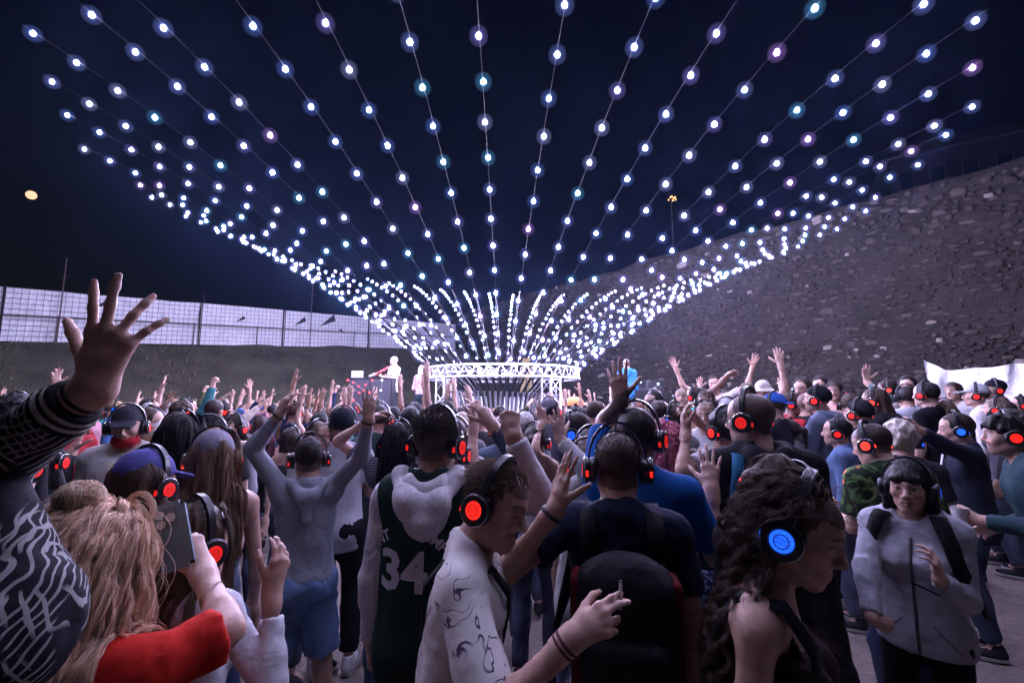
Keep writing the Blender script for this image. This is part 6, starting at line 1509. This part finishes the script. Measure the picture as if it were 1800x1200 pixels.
f = Sdf(); P_ = lambda x, y, z: sk['head'] + sk['RH'] @ (np.array([x, y, z]) * sk['hs']); f.ell(P_(0, .035, -.02), np.array([.068, .080, .100]) * sk['hs'], sk['RH']); f.cone(P_(0, .10, .01), P_(0, .128, -.03), .009, .013, .01); f.plane(P_(0, .045, 0), sk['RH'] @ np.array([0, -1, 0])); V, Q = f.mesh(.008); link('face_mask', mesh_np('face_mask', V, Q), r, plain('mask_plastic', (.75, .74, .72), .35))
r, sk = C(318, 727, 2.65, -12, 'person with very long straight black hair and a neon strap seen from behind', fem=True, hair=None, hc=BLKH, top='tank', tc=(.45, .6, .02), hp='red', res='near')
o_, ra = strands(sk, 8000, .55, 0, seed=62, wave=.002, wlen=.3, clump=90, spread=.06, comb=(0, -1, -.1), steps=16, radius=.0008, fall=.97, lift=.008, tight=.3); strand_obj('hair_strands', r, o_, ra, hair_mat((.016, .012, .013), True))
C(370, 733, 3.3, 168, 'bearded person looking down at the ground, two red ear cups showing', hair='short', hc=BLKH, beard=.6, top='tee', tc=(.03, .03, .035), head=(0, -32, 0))
C(410, 728, 3.9, 128, 'long dark-haired person turned to the side with a silver headphone band', fem=True, hair='long', hc=DBRN, top='jacket', tc=(.30, .31, .36), head=(10, -8, 0))
r, sk = C(426, 767, 4.0, 150, 'smiling person in glasses and a black top looking down', fem=True, hair='pony', hc=BRN, top='tee', tc=BLACK, head=(-8, -30, 0), smile=.5, res='near'); glasses(r, sk, plain('thin_frame', (.08, .06, .05), .3))
C(458, 732, 6.0, 20, 'brown-haired person with a single red ear cup beside the grey raised sleeve', fem=True, hair='wavy', hc=(.05, .025, .025), top='long', tc=(.12, .05, .07))
C(512, 752, 4.4, -30, 'person half hidden behind the grey long-sleeved top with red ear cup', fem=True, hair='bob', hc=DBRN, top='tank', tc=(.03, .03, .04), aL='bendup')
C(560, 742, 3.4, -140, 'pale smiling person looking right between the raised arms', fem=True, hair='short', hc=(.16, .11, .07), top='tee', tc=(.45, .44, .46))
C(603, 719, 3.45, -8, 'person in a black beanie and white tee shirt seen from behind, black trousers', hat='beanie', hat_mat=cloth((.012, .014, .022)), hair='crop', hc=BLKH, top='tee', tc=(.52, .53, .58), bottom='pants', bm=cloth((.012, .012, .016)), aR='hold', shoe_mat=WSH)
r, sk = C(700, 742, 2.95, -8, 'person with long black hair and a fine striped top, hand on head', fem=True, hair=None, hc=BLKH, top='tee', tc=(.05, .055, .07), tk='stripe', tc2=(.25, .26, .3), aL=arm_to(652, 735, 2.9, 'relax', (1, 0, 0), (.8, .1, .3), (-1, 0, -.6)), bm=cloth((.03, .05, .09), 'denim'), bottom='leggings', res='near', shoe_mat=WSH)
o_, ra = strands(sk, 8000, .50, 0, seed=63, wave=.002, wlen=.3, clump=90, spread=.06, comb=(0, -1, -.1), steps=16, radius=.0008, fall=.97, lift=.008, tight=.3); strand_obj('hair_strands', r, o_, ra, hair_mat((.015, .011, .012), True))
C(666, 711, 3.9, -20, 'short-haired person in dark green left of the black-haired pair below the booth', hair='crop', hc=DBRN, top='tee', tc=(.04, .07, .07))
C(692, 716, 4.4, 5, 'bare-eared dark-haired person directly below the booth', hair='short', hc=BLKH, top='tee', tc=(.05, .05, .06), hp=None)
C(722, 716, 3.8, 0, 'black-haired person with two red ear cups seen square from behind', hair='short', hc=BLKH, top='tee', tc=(.10, .10, .12))
# --- centre
C(785, 752, 2.35, -20, 'person in a slate long sleeve hidden behind the jersey, bent arm raised to the right', hair='short', hc=BRN, top='long', tc=(.055, .075, .11), hp='red', res='near', aR=arm_to(866, 748, 2.2, 'relax', (-.6, .6, 0), (-.5, .1, .8), (1, -.2, -.6)), aL='down')
C(800, 738, 3.0, -10, 'person with a bare forearm raised straight up beside the jersey', hair='crop', hc=BRN, top='tee', tc=(.35, .34, .37), aR=arm_to(833, 745, 2.8, 'relax', (-1, .2, 0), (0, .1, 1)))
C(885, 728, 3.7, 0, 'balding grey-haired person with headphones below the ring truss', hair=None, buzz=(.25, .24, .24), hairline=.1, hc=(.25, .24, .24), top='tee', tc=(.10, .14, .20))
C(845, 715, 4.6, 0, 'dark round head in front of the left truss leg', hair='short', hc=BLKH, top='tee', tc=(.06, .06, .07), hp=None)
C(812, 722, 4.4, 0, 'bald person seen from behind left of the truss leg', hair=None, buzz=(.35, .28, .24), top='tee', tc=(.2, .2, .22), hp=None)
C(923, 724, 4.3, 10, 'white-haired person in a white shirt with sunglasses', hair='short', hc=(.62, .6, .58), top='shirt', tc=(.62, .62, .64))
C(905, 752, 4.4, -5, 'person in a loose white shirt looking at a phone below the raised fist', fem=True, hair='short', hc=BRN, top='tee', tc=(.56, .55, .57), aL='hold')
C(940, 748, 3.3, -10, 'slim person in a pale top with one thin bare arm and ring raised', fem=True, hair='pony', hc=DBRN, top='tank', tc=(.55, .54, .57), aR=arm_to(953, 740, 3.2, 'peace', (0, 1, 0), (-.05, .05, 1)))
C(1030, 778, 2.45, 5, 'brown-haired person in a cream top with palm raised to the left of the shaved head', fem=True, hair='wavy', hc=BRN, top='hoodie', tc=(.52, .50, .48), hp='red', res='near', aL=arm_to(985, 772, 2.35, 'open', (-.3, 1, 0), (-.10, .05, 1), (.6, -.3, -1)))
C(1003, 728, 3.15, 70, 'bearded person with a blue ear cup looking down', hair='short', hc=DBRN, beard=.6, top='tee', tc=(.03, .03, .035), hp='blue', head=(0, -22, 0))
C(1038, 755, 2.75, 10, 'long brown-haired person with red ear cup left of the shaved head', fem=True, hair='long', hc=BRN, top='tee', tc=(.2, .2, .22))
C(965, 702, 4.7, -25, 'person in a grey cap in front of the right truss leg', hat='cap_back', hat_mat=cloth((.12, .12, .15)), hair='crop', hc=DBRN, top='tee', tc=(.10, .10, .13))
C(1047, 704, 4.3, -40, 'person in a pale blue patterned tee clapping near the orange dome', hair='crop', hc=BRN, top='tee', tc=(.22, .28, .36), aL='clap', aR='clap', hp=None, tk='paisley', tc2=(.12, .16, .24))
r, sk = C(1172, 742, 2.9, 10, 'person with very long pink hair and hand at the ear', fem=True, hair=None, hc=(.55, .16, .24), top='tee', tc=(.04, .03, .04), res='near', aR='head', brow=(.1, .05, .05))
o_, ra = strands(sk, 9000, .55, 0, seed=64, wave=.009, wlen=.07, clump=150, spread=.2, comb=(0, -1, -.1), steps=26, radius=.0007, fall=.95, lift=.014, tight=.3); strand_obj('hair_strands', r, o_, ra, hair_mat((.62, .20, .28), True))
# --- right of centre
C(1150, 688, 4.9, 130, 'clean-shaven person looking left in front of the loudspeaker', hair='short', hc=DBRN, top='tee', tc=(.3, .3, .33))
C(1158, 704, 4.0, 5, 'short-haired person with a dark strap, back turned, in front of the loudspeaker', hair='crop', hc=DBRN, top='tee', tc=(.06, .06, .09))
C(1187, 710, 3.9, 50, 'brown-haired person in a striped top with a blue ear cup', fem=True, hair='short', hc=BRN, top='tee', tc=(.4, .41, .45), tk='stripe', tc2=(.06, .07, .1), hp='blue')
r, sk = C(1240, 687, 5.2, 172, 'brown-haired person in sunglasses and a neon yellow top facing the lens', fem=True, hair='bob', hc=BRN, top='tank', tc=(.5, .62, .03), aR='bendup', res='mid'); glasses(r, sk, plain('white_frame', (.6, .6, .6), .3), dark=True)
C(1240, 707, 4.1, 170, 'fair person in a white zipped jacket facing the lens with headphones', fem=True, hair='pony', hc=(.22, .14, .10), top='jacket', tc=(.64, .63, .64), res='mid')
C(1277, 700, 5.0, 165, 'person with a white headband in dark clothes looking down', hat='beanie', hat_mat=cloth((.5, .5, .52)), hair='short', hc=BLKH, top='tee', tc=(.025, .025, .03), head=(0, -20, 0))
C(1275, 720, 2.85, 28, 'black-haired person in a white tee with an arm held out and pink wristband', hair='tuft', hc=BLKH, top='tee', tc=(.60, .59, .61), bottom='jeans', res='near', hp='red', head=(15, -4, 0), tone='mid', aL=arm_to(1206, 757, 2.75, 'relax', (1, 0, 0), (-.1, .1, 1), (0, -.3, -1)))
C(1212, 792, 2.95, 14, 'brown-haired person in a black dotted top and a blue patterned skirt', fem=True, hair='pony', hc=BRN, top='long', tc=(.012, .012, .016), tk='dots', tc2=(.35, .35, .38), bottom='skirt', bm=cloth((.035, .05, .12), 'paisley', (.28, .34, .46)), hp='red', head=(25, -25, 0), aL='bend', res='near', shoe_mat=WSH, hem=1.0)
C(1197, 682, 6.8, 175, 'person in a red tee shirt near the stone wall', hair=None, buzz=(.3, .24, .2), top='tee', tc=(.45, .03, .05))
C(1222, 680, 6.2, 60, 'person in a sea-green tee shirt turned left near the wall', hair='short', hc=DBRN, top='tee', tc=(.08, .42, .36))
C(1255, 662, 8.0, 175, 'person with both arms spread, sitting high against the wall', hair='short', hc=BRN, top='tee', tc=(.55, .52, .52), aL='wide', aR='wide')
C(1340, 670, 6.2, 176, 'person in a white bucket hat facing the lens', hat='bucket', hat_mat=cloth((.66, .64, .58)), hair='crop', hc=BRN, top='tee', tc=(.5, .45, .45), hp=None)
C(1313, 672, 5.4, 10, 'person with shorn sides and hands joined above the head', hair='crop', hc=(.12, .08, .05), top='tee', tc=(.2, .17, .17), hp=None, aL='head', aR='up')
C(1360, 692, 4.6, 60, 'person in a bright blue cap with a red ear cup', hat='cap_back', hat_mat=cloth((.03, .10, .42)), hair='crop', hc=BRN, top='tee', tc=(.03, .03, .04))
C(1392, 690, 5.2, -100, 'person in a red and white football shirt with an arm stretched out', hair='short', hc=BRN, top='tee', tc=(.5, .03, .04), aL='fwd', aR='fwd')
C(1411, 667, 5.8, 150, 'bearded person in a grey printed tee looking left', hair='short', hc=BRN, beard=.5, top='tee', tc=(.25, .25, .28))
r, sk = C(1442, 664, 6.6, 155, 'person in dark sunglasses standing high against the wall', hair='short', hc=DBRN, top='tee', tc=(.06, .06, .08), res='mid'); glasses(r, sk, plain('black_frame', (.01, .01, .01), .3), dark=True)
C(1466, 672, 6.4, 170, 'person in a black vest beside the person in sunglasses', fem=True, hair='bob', hc=DBRN, top='tank', tc=BLACK)
r, sk = C(1437, 680, 4.7, 75, 'person in a black beanie and grey-blue hoodie holding a beer', hat='beanie', hat_mat=cloth((.012, .012, .016)), hair='crop', hc=BLKH, top='hoodie', tc=(.12, .15, .22), bm=LDENIM, aL='hold', beard=.5, res='mid')
cup(to_world(r, sk['L']['wr'] + sk['L']['hd'] * .09) + Vector((0, 0, -.05)), 'cup of amber beer held by the person in the black beanie', True)
C(1418, 690, 5.0, -60, 'bearded person in dark sunglasses and dark clothes facing the black beanie', hair=None, buzz=(.2, .15, .12), hc=DBRN, beard=.8, top='tee', tc=(.02, .02, .025), hp=None)
C(1472, 735, 4.1, 88, 'dark-haired person in a blue denim jacket in profile to the left', hair='short', hc=BLKH, top='jacket', tc=(.055, .09, .17), tk='denim', res='near', hp='red', aL='down', beard=.25)
C(1388, 738, 4.6, 60, 'small dark-haired person with a silver band in front of the red shirt', fem=True, hair='pony', hc=DBRN, top='tee', tc=(.2, .2, .22))
C(1492, 692, 5.28, 5, 'person in a grey-green top with one arm raised, back turned', hair='short', hc=BRN, top='long', tc=(.16, .24, .25), aR=arm_to(1524, 672, 5.2, 'open', (0, -1, 0)))
C(1510, 704, 4.32, 60, 'person in a black cap and dark jacket with a red ear cup', hat='beanie', hat_mat=cloth((.02, .02, .025)), hair='crop', hc=BLKH, top='jacket', tc=(.02, .025, .03), res='mid')
C(1538, 683, 4.68, 75, 'long brown-haired bearded person in profile with a silver band', hair='long', hairlen=.16, hc=BRN, beard=.7, top='hoodie', tc=(.02, .02, .025), res='mid')
r, sk = C(1580, 742, 3.2, 12, 'person with bleached pale curls between the flowered shirt and the cup', hair='curly', hc=(.52, .47, .40), top='tee', tc=(.03, .03, .04), hp='blue', res='near')
C(1560, 668, 6.48, 95, 'brown-haired person in pale clothes in profile below the wall', fem=True, hair='bob', hc=DBRN, top='tee', tc=(.42, .35, .34))
C(1595, 663, 6.72, 165, 'dark-haired person looking over others left of the white tarpaulin', hair='short', hc=BLKH, top='tee', tc=(.4, .42, .5))
C(1592, 679, 5.52, 20, 'black-haired person with red ear cup in a pale shirt', hair='short', hc=BLKH, top='shirt', tc=(.45, .48, .55), aL='bendup')
C(1628, 672, 5.04, 62, 'dark-haired person in black with a red ear cup before the tarpaulin edge', hair='short', hc=BLKH, top='tee', tc=(.015, .015, .02), res='mid')
C(1660, 704, 5.04, 30, 'long light brown hair blowing, red ear cup, behind the navy jacket', fem=True, hair='long', hc=(.14, .09, .06), top='long', tc=(.03, .03, .04), res='mid')
C(1675, 672, 6.48, 150, 'dark bobbed person in white in front of the tarpaulin', fem=True, hair='bob', hc=DBRN, top='tee', tc=(.6, .6, .62), hp=None)
C(1716, 676, 5.62, 88, 'person in a pale grey cap and white hoodie in profile to the left', hat='cap', hat_mat=cloth((.38, .40, .44)), hair='crop', hc=BRN, top='hoodie', tc=(.60, .59, .60), res='mid')
C(1748, 668, 6.34, 110, 'bearded person in a black cap and dark jacket before the tarpaulin', hat='cap', hat_mat=cloth((.012, .012, .016)), hair='crop', hc=DBRN, beard=.6, top='jacket', tc=(.02, .02, .025), res='mid')
C(1752, 700, 5.18, 80, 'fair person with long hair and a red ear cup behind the teal hoodie', fem=True, hair='long', hc=(.12, .09, .07), top='long', tc=(.08, .08, .1), res='mid')
C(1795, 696, 6.48, 100, 'dark-clothed person cut by the right edge', hair='short', hc=BLKH, top='jacket', tc=(.03, .03, .04), res='mid')
# --- on the platforms
def staged(px, py, Y, h, z, label, **kw):
    r, sk = C(px, py, Y, h, label, **kw); return r
def on_stage(px, py, Y, h, zb, label, fem=False, **sp):
    tgt = at(px, py, Y); d = dict(res='mid', fem=fem, H=(tgt.z - zb) * 1.0); d.update(sp); sk = skeleton(d); cr = sk['head'] + sk['RH'] @ (np.array([0, -.01, .121]) * sk['hs']); d['H'] *= (tgt.z - zb) / cr[2]
    return person(d, (tgt.x, tgt.y, zb), h, label)
on_stage(694, 627, 12.9, 75, SZ_L, 'grey-haired person in a white tee shirt standing behind the booth', hair='short', hair_col=(.35, .32, .30), top='tee', top_mat=cloth((.72, .72, .74)), bottom='jeans', bot_mat=LDENIM, armL='hold', armR='hold', hp=None, w=1.12, belly=.05, beard=.4)
on_stage(742, 642, 12.7, 30, SZ_L - .35, 'person in a hooded colourful patterned top and dark skirt beside the ring truss', fem=True, hair='bob', hair_col=(.5, .45, .42), top='long', top_mat=cloth((.62, .55, .58), 'paisley', (.5, .05, .10)), bottom='skirt', bot_mat=cloth((.02, .03, .035)), armL='hold', armR='hold')
on_stage(1101, 631, 11.0, -18, SZ_R, 'person in a bright blue hoodie and pale jeans on the right platform', hair='short', hair_col=(.10, .07, .06), top='hoodie', top_mat=cloth((.04, .20, .42)), bottom='jeans', bot_mat=cloth((.22, .27, .36), 'denim'), armL='hold', armR='down')

# ================================================================ THE CROWD
rc = random.Random(21)
FARP = []
for fem, hair, top, aL, aR in ((False, 'short', 'tee', 'up', 'down'), (True, 'long', 'tee', 'down', 'high'), (False, 'short', 'long', 'down', 'down'), (True, 'bob', 'tank', 'up', 'up'), (False, 'crop', 'tee', 'high', 'upbent'), (True, 'pony', 'long', 'bendup', 'down'),
        (False, 'curly', 'hoodie', 'down', 'fist'), (True, 'long', 'tank', 'clap', 'clap'), (False, 'tuft', 'tee', 'high', 'high'), (True, 'bun', 'tee', 'wide', 'high'), (False, 'short', 'jacket', 'bend', 'fwdup'), (True, 'wavy', 'tee', 'down', 'down')):
    FARP.append(dict(res='far', fem=fem, hair=hair, top=top, bottom='jeans', armL=aL, armR=aR, H=1.68 if fem else 1.77, key='far_%d' % len(FARP)))
ARMS = ['left arm up', 'right arm up', 'arms down', 'both arms bent up', 'both arms raised', 'one hand lifted', 'fist raised', 'clapping', 'both arms straight up', 'arms spread up', 'arm pointing forward', 'arms at the sides']
HAIRW = {'short': 'short', 'long': 'long', 'bob': 'bobbed', 'crop': 'cropped', 'pony': 'tied-back', 'curly': 'curly', 'tuft': 'tousled', 'bun': 'bun', 'wavy': 'wavy'}
HC = [('black', BLKH), ('dark', DBRN), ('brown', BRN), ('fair', (.30, .21, .12)), ('auburn', (.12, .04, .02))]
TCL = [('white', (.62, .61, .63)), ('black', (.014, .014, .018)), ('grey', (.25, .25, .28)), ('navy', (.02, .03, .07)), ('blue', (.06, .13, .30)), ('pink', (.5, .26, .30)), ('red', (.38, .03, .04)), ('olive', (.07, .08, .04)), ('cream', (.55, .50, .42)), ('teal', (.04, .16, .17))]
TOPW = {'tee': 'tee', 'long': 'top', 'tank': 'strap top', 'hoodie': 'hoodie', 'jacket': 'jacket'}
ZONES = [  # px range, distance range, count, face, place words
    (5, 150, 4.2, 6.2, 8, None, 'left edge crowd'), (150, 330, 4.6, 7.0, 15, None, 'crowd beside the big hand'), (330, 480, 5.0, 8.0, 20, None, 'crowd below smooth fence panel'),
    (470, 612, 5.2, 9.5, 20, None, 'crowd left of booth'), (5, 300, 7.0, 11.5, 16, None, 'far rows under left bank'), (300, 615, 8.5, 12.0, 20, None, 'far rows left of booth'),
    (625, 760, 5.5, 9.5, 8, None, 'crowd under the booth'), (770, 990, 5.2, 8.6, 7, None, 'crowd before ring truss'), (985, 1100, 12.8, 17.5, 20, 180, 'facing, behind orange dome'), (1000, 1120, 5.6, 8.5, 6, None, 'crowd before orange dome'),
    (1160, 1330, 7.0, 12.0, 14, None, 'crowd right of loudspeaker'), (1330, 1500, 7.0, 10.0, 9, None, 'crowd below middle wall'), (1500, 1640, 6.2, 8.2, 6, None, 'crowd left of tarpaulin')]
GAPS = [(425, 480, 9.0), (615, 665, 7.0), (865, 965, 6.5), (1425, 1485, 9.0), (1690, 1800, 9.0), (1225, 1265, 6.5), (1560, 1650, 7.0)]      # bare earth shows here
used = []
def in_gap(px, Y): return any(a - 160 / Y < px < b + 160 / Y and Y < m for a, b, m in GAPS)
def free(x, y, d=.42): return all((x - a) ** 2 + (y - b) ** 2 > d * d for a, b in used)
for o_ in COL.objects:
    if o_.name.startswith('person'): used.append((o_.location.x, o_.location.y))
labset = {}
for (p0, p1, y0, y1, n, face, words) in ZONES:
    k = tries = 0
    while k < n and tries < 600:
        tries += 1; px = rc.uniform(p0, p1); Y = rc.uniform(y0, y1); X = (px - 900) / FPX * Y
        if in_gap(px, Y): continue
        if not free(X, Y) or math.hypot(X - AX, Y - AY) < 2.5: continue
        if -4.9 < X < -1.7 and 11.8 < Y < 14.9 or 1.7 < X < 4.6 and 10.0 < Y < 12.9: continue
        if ((Vector((X, Y, 0)) - W0).dot(WN)) < .6: continue
        used.append((X, Y)); k += 1; pi = rc.choices(range(12), (2, 2, 4, 1, 1, 2, 1, 1, 1, 1, 1.5, 4) if px < 760 else (1, 1, 3, 1, 1, 1, 1, 1, .6, .6, 1, 3))[0]
        sp_ = dict(FARP[pi]); hn, hcl = rc.choice(HC); tn, tcl = rc.choice(TCL); sp_.update(hair_col=hcl, buzz=None, top_mat=cloth(tcl), bot_mat=rc.choice([DENIM, LDENIM, BLKC]), hp='red' if rc.random() < .85 else 'blue', tone=rc.choice(['fair', 'fair', 'fair', 'mid', 'tan']))
        if rc.random() < .12: sp_['hp'] = None
        toc = math.degrees(math.atan2(-(AX - X), AY - Y)); hd = (face if face is not None else toc) + rc.gauss(0, 32)
        lab = '%s-haired person in %s %s, %s, %s' % (hn, tn, TOPW[sp_['top']], ARMS[pi], words)
        r_, _ = person(sp_, (X, Y, 0), hd, lab, 'people in the crowd', rc.uniform(.98, 1.06))
        labset.setdefault(lab, []).append(r_)
for lab, rs_l in labset.items():
    if len(rs_l) > 1:
        rs_l.sort(key=lambda q: proj(q.location)[0])
        for q, w_ in zip(rs_l, ('left one', 'middle one', 'right one') if len(rs_l) > 2 else ('left one', 'right one')): q['label'] = lab.split(', ')[0] + ', ' + w_ + ', ' + ', '.join(lab.split(', ')[1:])

# ================================================================ LITTER ON THE GROUND
rl = random.Random(9); PAP = plain('litter_paper', (.55, .54, .52), .8)
for k, (px, py, lab) in enumerate(((1462, 1062, 'crumpled white paper on the ground between the curls and the grey hoodie'), (1440, 1085, 'flattened white cup on the ground beside the crumpled paper'), (1690, 925, 'scrap of paper on the ground behind the grey hoodie'), (1742, 905, 'small scrap of paper near the right edge'), (1668, 1110, 'pale wrapper on the ground below the grey hoodie sleeve'), (1000, 1010, 'scrap of paper between the laughing person and the backpack'))):
    u = (px - 900) / FPX; v = (600 - py) / FPX; dy = CP - v * SP_; dz = SP_ + v * CP; t = -CAM_H / dz; g_ = Vector((u * t, dy * t, .012)); n = 9; V = []; F_ = []
    for i in range(n):
        for j in range(n): V.append((.11 * (i / (n - 1) - .5) * rl.uniform(.9, 1.1), .08 * (j / (n - 1) - .5) * rl.uniform(.9, 1.1), .012 + .018 * math.sin(i * 1.3 + k) * math.cos(j * 1.7 + k) + rl.uniform(0, .008)))
    for i in range(n - 1):
        for j in range(n - 1): F_.append((i * n + j, (i + 1) * n + j, (i + 1) * n + j + 1, i * n + j + 1))
    o_ = link('paper_scrap', mesh_np('paper_scrap', np.array(V), F_, False), None, PAP, loc=g_, rot=(0, 0, rl.uniform(0, 6))); tag(o_, lab, 'litter', 'litter on the ground')
pv_ = []; pf = []
for k in range(1500):
    c = np.array([rl.uniform(-4, 5), rl.uniform(.8, 7), .004]); r_ = rl.uniform(.003, .011); b0 = len(pv_)
    for q in range(5): a = 6.283 * q / 5 + rl.random(); pv_.append(c + (r_ * math.cos(a), r_ * math.sin(a), 0))
    pv_.append(c + (rl.uniform(-.3, .3) * r_, 0, r_ * .8)); pf += [(b0 + q, b0 + (q + 1) % 5, b0 + 5) for q in range(5)]
o_ = link('gravel', mesh_np('gravel', np.array(pv_), np.array(pf), False), None, plain('pale_grit', (.32, .29, .27), .9, noise=.5, scale=3.0)); tag(o_, 'pale grit scattered over the earth', 'gravel', kind='stuff')
